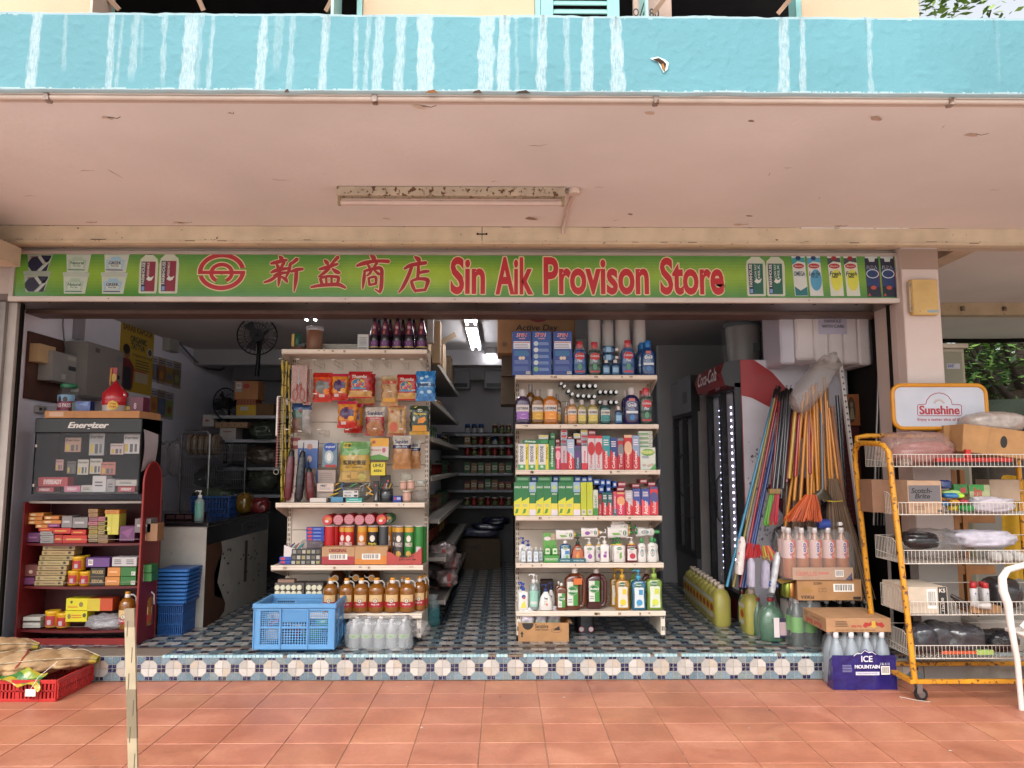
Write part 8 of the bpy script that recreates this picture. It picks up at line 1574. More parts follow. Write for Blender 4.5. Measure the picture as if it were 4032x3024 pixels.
gjug(640,975,722,1260,5.75,'narrow green bagged jug behind the nearest yellow one',0);gjug(765,1030,870,1385,5.42,'green bagged jug partly hidden behind the largest',0);gjug(822,1035,1048,1400,5.22,'largest green bagged jug with a white and purple label',1)
x0, z0, x1, zz=pf('b',1045,1075,1072,1398,5.2);box_('newspaper_stack',x0,x1,5.2,5.34,ZS,zz,'a8a29c','upright pale folded papers between jug and green bottles','papers',[('r',.1,.8,.4,.98,'a02c30'),('l',.2,.1,.8,.7,'4a4a50',5)],'paper')
def bottles(nm_,o,xs,Y,z,H,r,body,lc,capc_,dy=.075,rows=2,ops=(),lz=(.3,.62),bm_='liquid'):
 for j in range(rows-1,-1,-1):
  for x in xs:
   g=MB();g.loft([(z,r*.8,r*.8,2,x,Y+j*dy),(z+.01,r,r,2,x,Y+j*dy),(z+H*.6,r,r,2,x,Y+j*dy),(z+H*.72,r*.8,r*.8,2,x,Y+j*dy),(z+H*.86,r*.36,r*.36,2,x,Y+j*dy),(z+H*.9,r*.3,r*.3,2,x,Y+j*dy)],body,bm_,14)
   g.cyl(x,Y+j*dy,z+H*.9,z+H,r*.38,capc_)
   if lc:g.loft([(z+H*lz[0],r*1.01,r*1.01,2,x,Y+j*dy),(z+H*lz[1],r*1.01,r*1.01,2,x,Y+j*dy)],lc,'paper',14,False)
   if j==0 and ops:S0=surf_of([(z,r*1.02,r*1.02,2,0,Y),(z+H,r*1.02,r*1.02,2,0,Y)]);deco(g,ops,-r*.8,z+H*lz[0],r*1.6,H*(lz[1]-lz[0]),lambda a,b,x=x:(x+a,S0(a,b)[1],b),3,2)
   g.build('bottle',o)
def wrap(o,x0,x1,y0,y1,z0,z1_,c='c8ccd0',mt='film',k=.02,name='plastic_wrap'):
 r2=random.Random(int(abs(x0)*100));g=MB();cx, cy_, a, b=(x0+x1)/2,(y0+y1)/2,(x1-x0)/2,(y1-y0)/2;n=40;V=[]
 lev=[(0,.97),(.1,1),(.45,1.0),(.7,1),(.85,.97),(.97,.9),(1,.7),(1.0,.3)]
 for f, q in lev:
  for i in range(n):
   an=2*math.pi*(i+.5)/n;p=5;ca, sa=math.cos(an), math.sin(an);w=q+r2 .uniform(-k,k)
   V.append((cx+a*w*math.copysign(abs(ca)**(2/p),ca),cy_+b*w*math.copysign(abs(sa)**(2/p),sa),z0+(z1_-z0)*(f+r2 .uniform(-k,k)*.6)))
 g.add(V,[[j*n+i,j*n+(i+1)%n,(j+1)*n+(i+1)%n,(j+1)*n+i]for j in range(len(lev)-1)for i in range(n)],c,mt,True);return g.build(name,o)
 # dark green drink pack standing on the tiles
x0, z0, x1, zz=pf('d',248,860,480,1258,5.08);o=empty('drink_pack',((x0+x1)/2,5.1,ZS),'clear wrapped pack of green labelled drink bottles on the step edge','drink pack')
bottles('',o,[x0+.05,x0+.14],5.13,ZS,.31,.043,'3a4a40','5a9a3c','c9c6c4');wrap(o,x0,x1+.02,5.07,5.27,ZS,ZS+.33)
x0, z0, x1, zz=pf('d',480,850,790,1000,5.2);o=empty('drink_pack',((x0+x1)/2,5.2,ZS),'dark bottles with white caps behind the upside down red and yellow carton','drink pack')
bottles('',o,[x0+.04+.09*i for i in range(4)],5.2,ZS,zat(P('d',0,850)[1],5.2)-ZS,.04,'20282a',None,'cfccca')
x0, z0, x1, zz=pf('d',290,690,815,858,5.04);pz0, pz1=z0, zz;px0, px1=x0, x1
box_('tea_carton',x0,x1,5.04,5.3,z0,zz,'a07850','brown tea carton turned upside down under the orange drink pack','carton',[('t','POKKA',.05,.08,.25,.24,'2a201a',{'bold':.06,'flip':True}),('t','OOLONG',.06,.38,.24,.52,'9a7434',{'bold':.04,'flip':True}),('t','TEA',.1,.53,.2,.66,'9a7434',{'bold':.04,'flip':True}),('b',.56,.42,.88,.8),('o',.36,.5,.035,.1,.004,'2a201a'),('o',.42,.5,.03,.09,.004,'2a201a'),('t','HACCP',.25,.76,.38,.88,'2a201a',{'flip':True}),('r',.86,.04,.98,.18,'2a201a')])
g=MB();a=pf('d',135,690,290,860,5.06);g.add([(a[0],5.02,a[3]-.02),(px0,5.04,a[3]),(px0-.001,5.2,a[3]),(a[0]+.01,5.14,a[3]-.01)],[[0,1,2,3]],'8a6a2c','card')
for k in range(4):g.cyl(px0-.03-.022*(k%2),5.08+.05*(k//2),a[1]+.02,a[3]-.02,.026,['b8844c','7f8c3c'][k%2],'metal',14)
nm(g.build('drink_cans'),'gold and green cans spilling from the torn left end of the tea carton','cans')
x0, z0, x1, zz=pf('d',170,275,745,690,5.05);o=empty('drink_pack',((x0+x1)/2,5.08,pz1),'clear wrapped pack of orange isotonic drink bottles on a cardboard tray','drink pack')
H=zz-pz1;W=(x1-x0)
bottles('',o,[x0+W*(.12+.19*i)for i in range(5)],5.09,pz1+.005,H,W*.094,['9a5826','9a5826','a8806a'],'c4a8a4','d0cac8',ops=[('r',.5,0,1,1,'c0502c'),('T','100',.3,.12,.72,.9,'d8d0d0',{'bold':.12}),('T','100',.36,.16,.66,.86,'3a4a8c',{'bold':.05}),('T','PLUS',.78,.1,.98,.6,'d0b850',{'bold':.05})],lz=(.4,.76),bm_='gloss')
g=MB();tx0, _, tx1, tz1=pf('d',250,590,745,690,5.03);g.box(tx0,tx1,5.028,5.032,pz1+.001,tz1,'a88464','card');deco(g,[('k','100PLUS',.06,.3,.4,.7,'b8583c',{'bold':.05}),('r',.42,.45,.6,.62,'b8583c'),('b',.7,.25,.84,.8),('p',[(.86,0),(.98,0),(.98,.6)],'23284a')],tx0,pz1,tx1-tx0,tz1-pz1,plane(5.028));g.build('tray',o)
wrap(o,x0-.01,x1+.015,5.015,5.24,pz1+.001,zz-.01)
x0, z0, x1, zz=pf('d',250,195,652,275,5.1);o=empty('lying_bottle',((x0+x1)/2,5.1,z0),'clear bottle with a blue label lying on top of the orange drink pack','bottle')
r0=(zz-z0)/2;g=MB();g.T=Matrix.Translation((x0,5.1,z0+r0))@Matrix.Rotation(math.pi/2,4,'Y');L_=x1-x0;g.loft([(0,r0*.8,r0*.8),(.01,r0,r0),(L_*.7,r0,r0),(L_*.92,r0*.4,r0*.4)],['8a6a54','8a6a54','9aa0a4'],'clear',16);g.loft([(L_*.5,r0*1.02,r0*1.02),(L_*.74,r0*1.01,r0*1.01)],'23408c','paper',16,False);g.build('body',o)
g=MB();g.T=Matrix.Translation((x1-.025,5.1,z0+r0))@Matrix.Rotation(math.pi/2,4,'Y');g.cyl(0,0,0,.025,r0*.42,'d4cfcc');g.build('cap',o)
# water pack and energy drink carton
x0, _, x1, zz=pf('d',572,1130,1078,1595,4.69);wz=zz
o=empty('water_pack',((x0+x1)/2,4.7,0),'wrapped pack of mineral water in deep blue film standing on the walkway','water pack')
W=x1-x0;bottles('',o,[x0+W*(.13+.25*i)for i in range(4)],4.735,.003,wz-.003,W*.115,'98a8b4',None,'d4d4d6',dy=.088)
wrap(o,x0,x1,4.685,4.885,.001,wz*.93)
g=MB();n=24;V=[]
zt_=lambda u:wz*(.62+.1*max(0,1-abs(u-.55)*5)+(.03*math.sin(u*40)if.4<u<.75 else 0))
yy=4.676
for i in range(n+1):u=i/n;V+=[(x0-.004+(W+.008)*u,yy+.004*math.sin(u*17),.002),(x0-.004+(W+.008)*u,yy+.003*math.sin(u*23),zt_(u))]
g.add(V,[[2*i,2*i+2,2*i+3,2*i+1]for i in range(n)],'1f1a62','bags',True);g.add([(x1+.004,yy,.002),(x1+.006,4.885,.002),(x1+.006,4.885,wz*.6),(x1+.004,yy,wz*.62)],[[0,1,2,3]],'1f1a62','bags');g.add([(x0-.004,yy,.002),(x0-.004,yy,wz*.6),(x0-.006,4.72,wz*.5),(x0-.006,4.76,.002)],[[0,1,2,3]],'1f1a62','bags')
deco(g,[('k','ICE',.45,.5,.63,.62,'d0d0dc',{'bold':.06}),('k','MOUNTAIN',.34,.36,.74,.48,'d0d0dc',{'bold':.04}),('r',.35,.27,.73,.33,'c8c8d4'),('t','PURE DRINKING WATER',.38,.285,.7,.315,'6a6a90'),('b',.76,.28,.9,.43),('t','1.5L X 12',.75,.45,.9,.49,'c4c4d0'),('l',.14,.32,.3,.46,'7a7aa4',5)]+[('p',[(.33+.06*k,.6+d),(.39+.06*k,.6+e),(.39+.06*k,.59+e),(.33+.06*k,.585+d)],'d4d4de')for k,d,e in((0,.02,.07),(1,.07,.06),(2,.06,.12),(3,.12,.08),(4,.08,.09),(5,.09,.04))],x0,0,W,wz,lambda a,b:(a,yy-.006,b));g.build('printed_film',o)
x0, z0, x1, zz=pf('d',525,995,1055,1140,4.72);zz=z0+(zz-z0)*.93;z0=max(z0,wz+.002)
o=box_('energy_drink_carton',x0,x1,4.72,5.08,z0,zz,'a47e5a','shallow brown carton with two red bulls, upside down on the water pack','carton',[('c',.73,.56,.06,.24,'c0a040'),('p',[(.56,.45),(.6,.72),(.66,.66),(.7,.78),(.7,.48),(.64,.42),(.6,.3)],'a0302c'),('p',[(.9,.45),(.86,.72),(.8,.66),(.76,.78),(.76,.48),(.82,.42),(.86,.3)],'a0302c'),('t','Red Bull',.39,.34,.54,.5,'a0302c',{'bold':.06,'flip':True}),('l',.14,.38,.34,.82,'4a3626',4),('t','130HA2B1 MFD 070221 EXP 070722',.15,.1,.76,.2,'7a5a3c',{'flip':True})])
g=MB();g.T=Matrix.Translation((x0,5.08,0))@Matrix.Rotation(-math.pi/2,4,'Z');deco(g,[('t','Red Bull',.15,.1,.8,.45,'a0302c',{'bold':.06,'flip':True}),('r',.05,.6,.22,.85,'8a6a4a'),('t','4x6x250ml',.4,.6,.75,.72,'4a3626',{'flip':True})],0,z0,.36,zz-z0,plane(0));g.build('side_print',o)
# blue perforated crate
x0, z0, x1, zz=pf('5',45,1165,745,1585,4.99);z0=ZS;dd=.36;B='5a90c0';B2='4c82b2'
o=empty('plastic_crate',((x0+x1)/2,4.99,ZS),'large light blue perforated crate on the tiles at the step edge','crate')
g=MB()
def pface(m,w,z0,z1,off=0):
 cols, rws=(3,2);m.box(0,w,-.006,.006,z0,z0+.03,B);m.box(0,w,-.006,.006,z1-.045,z1-.03,B)
 fr_=[(0,.08),(.31,.345),(.655,.69),(.92,1)]
 for a, b in fr_:m.box(a*w,b*w,-.006,.006,z0+.03,z1-.045,B)
 zm=(z0+.03+z1-.045)/2;m.box(.08*w,.92*w,-.007,.005,zm-.006,zm+.006,B)
 for i in range(3):
  xa, xb_=fr_[i][1]*w, fr_[i+1][0]*w
  for j in range(2):
   za, zb=(z0+.03,zm-.006)if j==0 else(zm+.006,z1-.045)
   if j and i==1:m.box(xa,xb_,-.004,.002,zb-(zb-za)*.72,zb,B2);zb=zb-(zb-za)*.72
   nx=9;nz=max(2,int((zb-za)/((xb_-xa)/nx*.9)));sxx=(xb_-xa)/nx;szz=(zb-za)/nz;r0=min(sxx,szz)*.43
   for p in range(nx):
    for q in range(nz):
     cx, cz_=xa+(p+.5)*sxx, za+(q+.5)*szz;ox=sxx*.0
     O=[(cx+a_*sxx/2,0,cz_+b_*szz/2)for a_,b_ in((-1,-1),(0,-1),(1,-1),(1,0),(1,1),(0,1),(-1,1),(-1,0))];I=[(cx+r0*math.cos(R(-135+45*k)),0,cz_+r0*math.sin(R(-135+45*k)))for k in range(8)]
     m.add(O+I,[[k,(k+1)%8,8+(k+1)%8,8+k]for k in range(8)],B,'plastic')
w=x1-x0
g.T=Matrix.Translation((x0,4.99,0));pface(g,w,z0+.02,zz);g.T=Matrix.Translation((x0+.0,4.99+dd,0));pface(g,w,z0+.02,zz)
g.T=Matrix.Translation((x1,4.99,0))@Matrix.Rotation(math.pi/2,4,'Z');pface(g,dd,z0+.02,zz);g.T=Matrix.Translation((x0,4.99+dd,0))@Matrix.Rotation(-math.pi/2,4,'Z');pface(g,dd,z0+.02,zz);g.T=None
g.box(x0+.03,x1-.03,5.02,4.99+dd-.03,z0+.001,z0+.022,B2,'plastic',.008)
for a, b, c, d in((x0-.012,x1+.012,4.975,5.0),(x0-.012,x1+.012,4.98+dd,5.005+dd),(x0-.012,x0+.012,5.0,4.98+dd),(x1-.012,x1+.012,5.0,4.98+dd)):g.box(a,b,c,d,zz-.03,zz,B,'plastic',.005)
for q in(.0,.33,.67,1):g.box(x0+w*q-.004,x0+w*q+.004,4.976,4.984,z0+.02,zz-.03,B,'plastic')
g.build('crate_body',o)
r2=random.Random(71)
for i in range(9):g=MB();a=x0+.08+(w-.16)*r2 .random();b=5.04+.26*r2 .random();g.sphere(a,b,ZS+.075+.02*(i%3),.055,.045,.045,['9a3a3c','b0aaa4','3f8a4c','4a5a74','b8b4ae'][i%5],'bags',12,8,.1);nm(g.build('packet'),'%s packet in the bottom of the blue crate, number %s from where it was laid'%(['red','pale','green','slate','white'][i%5],ORDN[i])if 0 else 'packet of %s goods glimpsed through the holes of the blue crate'%['red','pale','green','slate','white'][i%5],'packet','packets inside the blue crate')
x0, z0, x1, zz=pf('5',850,1310,1395,1585,5.06);o=empty('water_pack',((x0+x1)/2,5.1,ZS),'loosely wrapped pack of clear water bottles with green labels by the crate','water pack')
W=x1-x0;bottles('',o,[x0+W*(.1+.2*i)for i in range(5)],5.11,ZS+.002,(zz-ZS)*.97,W*.085,'a8acae','8fb070','d4d2d0',dy=.08,ops=[('r',.3,.2,.7,.8,'6a9a3c')],lz=(.36,.5));wrap(o,x0-.015,x1+.015,5.06,5.26,ZS+.001,zz-.004,k=.06,mt='haze_film')
g=MB();g.sphere(x1+.05,5.15,ZS+.11,.06,.05,.05,'b8b4b4','film',12,8,.3);g.build('loose_wrap',o)
# red crate with potato sacks
cx1, cx0=xat(222,4.5,.05), -3.35;o=empty('plastic_crate',(-3,4.5,0),'low red plastic crate on the walkway under the potato sacks','crate');g=MB();RC='b02a28'
def rface(m,w):
 m.box(0,w,-.004,.004,.0,.018,RC);m.box(0,w,-.006,.004,.1,.122,RC)
 n=int(w/.022)
 for k in range(n+1):m.box(w*k/n-(.006 if k%5 else.012),w*k/n+(.006 if k%5 else.012),-.003,.003,.018,.1,RC,'plastic',.001)
 m.box(0,w,-.003,.0025,.055,.064,RC)
for T_, w in((Matrix.Translation((cx0,4.5,0)),cx1-cx0),(Matrix.Translation((cx1,4.5,0))@Matrix.Rotation(math.pi/2,4,'Z'),.37),(Matrix.Translation((cx0,4.87,0)),cx1-cx0)):g.T=T_;rface(g,w)
g.T=None;g.box(cx0,cx1,4.51,4.86,.004,.01,RC);g.build('crate_body',o)
def sack(pts,w0,label,seed):
 r2=random.Random(seed);P0=[Vector(p)for p in pts];g=MB();nu, nv=60, 40
 cen=[((i+.5+.5*(j%2)+r2 .uniform(-.2,.2))/9,(j+.5+r2 .uniform(-.2,.2))/9)for i in range(9)for j in range(9)];pc_=[r2 .choice(['9a7a56','a88a66','8c6c4c','b0926c','94744f'])for _ in cen]
 near=lambda u, v:min((((u-p)*1.5)**2+min(abs(v-q),1-abs(v-q))**2,k)for k,(p,q)in enumerate(cen))
 def fn(u,v):
  f=u*(len(P0)-1);i=min(int(f),len(P0)-2);c=P0[i].lerp(P0[i+1],f-i);t=(P0[-1]-P0[0]).normalized();s_=t.cross(Vector((0,0,1))).normalized()
  e=(math.sin(math.pi*min(1,max(0,u*.96+.02))))**.4;a=2*math.pi*v;b_=.9+.26*max(0,1-(near(u,v)[0]**.5/.085)**2)if.06<u<.95 else.8
  w=w0*e;h=.062*e
  return c+s_*(w*math.cos(a)*b_)+Vector((0,0,h*math.sin(a)*b_+h*.9))
 g.grid(fn,nu,nv,lambda u,v:('b09a3c' if u>.965 else('4f8a3a' if int(u*60)%2 else 'b8a42c')if u<.05 else pc_[near(u,v)[1]]),'cloth')
 for v in(.1,.4):g.tube([tuple(Vector(fn(k/30,v))+Vector((0,-.004,.006)))for k in range(31)],.003,'b8a890','cloth',5)
 for u_ in(.35,.62):g.tube([tuple(Vector(fn(u_+.02*math.sin(v*12),v))+Vector((0,0,.004)))for v in[k/20 for k in range(11)]],.0045,'9a3a2c','cloth',5)
 return nm(g.build('potato_sack'),label,'sack','net sacks of potatoes')
def q3(px,py,Y):a=at(px,py,Y);return(a[0],Y,a[1])
sack([(-3.55,4.6,.085),(-3.0,4.67,.1),(-2.52,4.84,.13)],.18,'front net sack of potatoes with green and yellow edging on the red crate',5)
sack([(-3.65,4.74,.12),(-3.35,4.83,.14),(-2.97,4.97,.18)],.11,'rear net sack of potatoes leaning on the step',9)
g=MB();x, z=at(120,2728,4.47);g.box(x-.03,x+.03,4.468,4.471,z-.02,z+.02,'d4d0cc','paper');g.tube([(x,4.468,z+.02),(x+.03,4.48,z+.08),(x+.09,4.56,z+.15)],.002,'cfc8c0','cloth',4);nm(g.build('paper_tag'),'white paper tag hanging from the front potato sack','tag')
g=MB();ea=Vector(q3(-40,2660,4.5));eb=Vector(q3(150,2700,4.46));g.grid(lambda u,v:tuple(ea.lerp(eb,u)+Vector((.012*math.sin(v*9),.09*(1-v)+.01*math.sin(u*17),.045*(1-v)-.02*v+.014*math.sin(u*13+v*4)))),22,8,lambda u,v:'a8922c' if v>.8 or v<.15 else '3c7238' if v>.4 else '8a9a3c','bags');nm(g.build('sack_wrapper'),'yellow and green printed sack mouth drooping over the red crate','sack wrapper')
# stake in front
sy=2.6;x0, zt=at(489,2397,sy);x1=xat(523,sy,.8);xb0, xb1=xat(514,sy,0), xat(549,sy,0)
g=MB();sc_=[(0,'776a56'),(.28,'776a56'),(.34,'a0917a'),(.52,'a39478'),(.62,'7a6c56'),(.7,'7a6c56'),(.93,'a5967c'),(1,'857560')]
for i in range(7):
 f0, f1=sc_[i][0], sc_[i+1][0];A=lambda f:(xb0+(x0-xb0)*f,xb1+(x1-xb1)*f,zt*f);a, b=A(f0), A(f1);k=.0006*(i%2);dz=.012*(1 if i%2 else-1)*(0<i)
 g.add([(a[0]-k,sy,a[2]),(a[1]+k,sy,a[2]),(b[1]+k,sy,b[2]),(b[0]-k,sy,b[2]),(a[0]-k,sy+.01,a[2]),(a[1]+k,sy+.01,a[2]),(b[1]+k,sy+.01,b[2]),(b[0]-k,sy+.01,b[2])],[[0,1,2,3],[1,5,6,2],[4,0,3,7],[5,4,7,6],[3,2,6,7]],sc_[i+1][1],'wood')
for k_ in range(9):zz_=.1+.085*k_;xx=xb0+(x0-xb0)*zz_/zt+.006+.013*(k_%2);g.box(xx,xx+.0022,sy-.0012,sy,zz_,zz_+.05,'5f523f','wood',0)
nm(g.build('wooden_stake'),'worn wooden stake patched with pale tape standing in front of the step','stake')
g=MB();g.tube([q3(3548,2738,4.5)[:2]+(.004,),(xat(3552,4.5,0),4.53,.004),(xat(3600,4.47,0),4.47,.004),(xat(3660,4.44,0),4.43,.004)],.002,'c4bab0','plastic',4);nm(g.build('wire_hook'),'bent white wire lying on the tiles by the rack castor','wire')
r2=random.Random(91)
for i in range(14):x, y=r2 .uniform(-3,3.4), r2 .uniform(3.4,4.8);g=MB();s_=r2 .uniform(.004,.011);g.add([(x-s_,y,.0016),(x,y-s_*.6,.0016),(x+s_*1.3,y,.0024),(x,y+s_*.7,.003)],[[0,1,2,3]],r2 .choice(['5a4a38','8a7a60','3c342c','b8b0a4']),'paper');nm(g.build('paper_scrap'),'tiny scrap of litter lying on the terracotta walkway','litter','scraps of litter on the walkway')
# ================================================================ yellow wire rack
Y1, Y2=4.47, 4.86;YL='c4881c'
fx_t, fx_b=xat(3499,Y1,1.42), xat(3603,Y1,.1);rx_=lambda z:fx_b+(fx_t-fx_b)*(z-.1)/1.3;XRR=3.34
rr=empty('wire_rack',((fx_b+XRR)/2,(Y1+Y2)/2,0),'chipped yellow tube rack on castors with white wire baskets and a bakery board','rack')
zt1=zat(1745,Y1);zt2=zat(1716,Y2)
g=MB();g.tube([(fx_b,Y1,.1),(fx_t,Y1,zt1-.05),(fx_t-.015,Y1+.03,zt1-.01),(fx_t-.02,Y1+.08,zt1),(fx_t-.03,Y2-.1,zt1+.01),(fx_t-.03,Y2-.03,zt1-.02),(fx_t-.02,Y2,zt1-.1),(fx_b-.03,Y2,.1)],.0165,YL,'rust',10)
g.tube([(fx_t-.03,Y2-.04,zt1-.03),(fx_t,Y2,zt2-.01),(fx_t+.06,Y2,zt2),(XRR,Y2,zt2)],.016,YL,'rust',10);g.tube([(XRR,Y2,zt2),(XRR,Y2,.1)],.0165,YL,'rust',10);g.tube([(XRR+.06,Y1,zt1),(XRR+.06,Y1,.1)],.0165,YL,'rust',10)
for a, b in(((fx_b,Y1),(XRR+.06,Y1)),((fx_b-.03,Y2),(XRR,Y2)),((fx_b,Y1),(fx_b-.03,Y2)),((XRR+.06,Y1),(XRR,Y2))):g.box(min(a[0],b[0])-.002,max(a[0],b[0])+.002,min(a[1],b[1])-.012,max(a[1],b[1])+.012,.095,.118,YL,'rust')
g.build('tube_frame',rr)
for x, y in((fx_b+.03,Y1),(XRR,Y1),(fx_b,Y2),(XRR,Y2)):
 g=MB();g.T=Matrix.Translation((x,y-.012,.036))@Matrix.Rotation(-math.pi/2,4,'X');g.cyl(0,0,0,.024,.036,'17171a','plastic',22);g.cyl(0,0,-.002,.026,.02,'8a8a88','metal',16);g.T=None;g.box(x-.028,x+.004,y-.018,y-.014,.04,.094,'8f8d8a','metal');g.box(x-.028,x+.004,y+.014,y+.018,.04,.094,'8f8d8a','metal');g.build('castor',rr)
rows_=[(P('e',0,865)[1],P('e',0,988)[1]),(P('e',0,1352)[1],P('e',0,1475)[1]),(P('f',0,264)[1],P('f',0,380)[1]),(P('f',0,715)[1],P('f',0,830)[1]),(P('f',0,1098)[1],P('f',0,1212)[1])]
BZ=[]
for t, b in rows_:
 zt_, zb=zat(t,Y1+.03), zat(b,Y1+.03);BZ.append(zb);x0, x1=rx_(zb)+.035, XRR+.04;g=MB();WC='c4beb4';n=int((x1-x0)/.0225)
 for k in range(n+1):x=x0+(x1-x0)*k/n;g.tube([(x,Y1+.03,zt_),(x,Y1+.03,zb),(x,Y2-.02,zb)],.0016,WC,'paint',4)
 for k in range(19):
  y=Y1+.03+(Y2-Y1-.05)*k/18;zh=zt_+min(.06,.18*k/18)
  for x in(x0, ):g.tube([(x,y,zb),(x,y,zh)],.0016,WC,'paint',4)
 for q in(0,.35):g.tube([(x0,Y2-.02,zb+(zt_+.06-zb)*q),(x0,Y1+.03,zb+(zt_-zb)*q)],.0022,WC,'paint',4)
 g.tube([(x0,Y2-.02,zt_+.06),(x0,Y1+.16,zt_+.06),(x0,Y1+.03,zt_),(x1,Y1+.03,zt_)],.0026,WC,'paint',5);g.tube([(x0,Y1+.03,zb),(x1,Y1+.03,zb)],.003,WC,'paint',5);g.tube([(x0,Y2-.02,zt_+.06),(x1,Y2-.02,zt_+.06)],.0026,WC,'paint',5)
 g.build('wire_basket',rr)
sgn2=empty('bakery_sign',(xat(3700,4.8,1.6),4.8,zat(1695,4.8)),'white bakery board with red Sunshine lettering in a yellow tube on the rack','sign')
x0, z0, x1, zz=pf('e',425,170,1362,605,4.8);rc=.06
rp=[(x1-rc+rc*math.cos(R(a)),zz-rc+rc*math.sin(R(a)))for a in range(0,91,15)]+[(x0+rc+rc*math.cos(R(a)),zz-rc+rc*math.sin(R(a)))for a in range(90,181,15)]+[(x0+rc+rc*math.cos(R(a)),z0+rc+rc*math.sin(R(a)))for a in range(180,271,15)]+[(x1-rc+rc*math.cos(R(a)),z0+rc+rc*math.sin(R(a)))for a in range(270,361,15)]
g=MB();g.tube([(a,4.8,b)for a,b in rp],.0135,'c8861a','paint',10,True);g.tube([((x0+x1)/2,4.81,z0),((x0+x1)/2,4.83,zt2)],.012,'c8861a','paint',8);g.build('frame',sgn2)
g=MB();S_=plane(4.797);n=len(rp);g.add([(a,4.797,b)for a,b in rp]+[((x0+x1)/2,4.797,(z0+zz)/2)],[[i,(i+1)%n,n]for i in range(n)],'b9bcc6','paint')
E_=lambda l, t, r, b:pf('e',l,t,r,b,4.8)
a=E_(688,375,1088,465);text(g,'Sunshine',*a,'a02830',S_,2,bold=.05,res=4);a=E_(668,500,1114,538);text(g,'Enjoy a tastier slice of life',a[0],a[1],a[2],a[3],'a0303a',S_,2,bold=.02)
lp_=[E_(x,y,x+1,y+1)[:1]+E_(x,y,x+1,y+1)[3:]for x,y in[(668,465),(668,378),(680,365),(750,362),(762,318),(800,274),(850,252),(884,248),(930,256),(975,282),(1005,322),(1014,364),(1098,368),(1110,380),(1110,465),(1096,478),(682,478)]]
g.tube([(a,4.796,b)for a,b in lp_],.0022,'a03038','paper',4,True)
for k in range(9):an=R(155-16.3*k);X_, Z_=E_(884,360,885,361)[0], E_(884,370,885,371)[3];shape(g,[(X_+q*math.cos(an+d),Z_+q*math.sin(an+d))for q,d in((.024,0),(.03,.1),(.046,0),(.03,-.1))],'a88a68',S_,2)
g.build('board',sgn2)
def rb(name,k,l,t,r,b,Y,c,label,cat,kind='box',ops=(),m='card',d=.15,row=None,j=.12):
 x0, z0, x1, zz=pf(k,l,t,r,b,Y);z0=BZ[row]+.003 if row is not None else z0
 if kind=='box':return box_(name,x0,x1,Y,min(Y+d,4.85),z0,zz,c,label,cat,ops,m)
 g=MB();g.sphere((x0+x1)/2,Y+d/2,(z0+zz)/2,(x1-x0)/2,d/2,(zz-z0)/2,c,m,18,11,j);return nm(g.build(name),label,cat)
rb('plastic_bag','e',400,640,1100,960,4.56,'b8948c','translucent bag of pink goods on the top wire basket','bag','b',m='haze_film',d=.26,row=0);rb('pink_bundle','e',520,740,1080,930,4.6,'9a5a54','pinkish bundle inside the translucent bag on the top basket','bundle','b',m='bags',d=.2,row=0)
o=rb('open_carton','e',1110,600,1830,880,4.56,'a67c50','tilted brown carton with an oval hand hole on the top basket','carton',ops=[('c',.57,.52,.05,.22,'17120e'),('r',.0,0,.004,1,'7a5a38'),('p',[(.33,0),(.335,0),(.385,1),(.38,1)],'8a6440')],d=.28);o.rotation_euler=(0,R(7),0)
rb('carton_flap','e',940,575,1150,800,4.7,'9a7248','torn side flap of the tilted carton behind the pink bag','cardboard',ops=[('c',.75,.5,.2,.14,'1c1612')],d=.02)
rb('plastic_bag','e',1230,430,1830,650,4.62,'a89c94','grey bag bulging from the top of the tilted carton','bag','b',m='bags',d=.22,j=.05)
g=MB();x0, z0, x1, zz=pf('e',855,900,1620,985,4.52);g.box(x0,x1,4.515,4.55,BZ[0]+.004,(BZ[0]+zz)/2,'1c1a1a','plastic');g.box(x0,x1,4.51,4.555,(BZ[0]+zz)/2+.0005,zz,'a8241f','plastic',.004);a=E_(1170,825,1225,900);g.box(xat(P('e',1172,0)[0],4.52,1.3),xat(P('e',1225,0)[0],4.52,1.3),4.52,4.545,zz,zz+.05,'b0261f','plastic');nm(g.build('squeegee'),'long red and black floor squeegee head in the top basket','squeegee')
rb('packet','e',505,905,640,970,4.53,'a89488','small clear packet at the left of the top basket','packet','b',m='haze_film',d=.05,row=0)
rb('sponge_carton','e',575,1130,915,1445,4.52,'a88a70','carton with a grey Scotch-Brite panel in the second basket','carton',ops=[('r',.02,.38,.96,.86,'5f5a5c'),('t','Scotch-',.1,.62,.72,.78,'1f1c1e',{'bold':.08,'shear':.2}),('t','Brite',.2,.46,.65,.61,'1f1c1e',{'bold':.08,'shear':.2}),('t','3M',.84,.05,.98,.13,'2a2424',{'bold':.1}),('l',.16,.12,.5,.25,'7a5a44',3)],d=.2,row=1)
rb('brown_carton','e',215,1120,560,1430,4.66,'7f5e48','brown carton behind the left wires of the second basket','carton',d=.16,row=1)
for i,(l,t,r,b,c,s)in enumerate(((900,1125,1030,1215,'1d2c5c','navy'),(925,1225,1120,1270,'8fae68','pale green'),(910,1285,980,1340,'b07840','orange'),(950,1255,1100,1310,'2f6a9c','blue'),(1050,1255,1155,1310,'9cc430','lime green'),(915,1330,1010,1385,'2f74a8','light blue'),(1010,1320,1105,1365,'b88430','amber'),(1100,1320,1195,1360,'a83444','red'),(1000,1375,1180,1440,'b8a41c','yellow'),(1110,1375,1260,1445,'1f7a34','green'))):rb('scrub_brush','e',l,t,r,b,4.54+.02*(i%3),c,'%s handled scrubbing brush or sponge in the second basket'%s,'scrubber','b',m='bags',d=.06,j=.08)
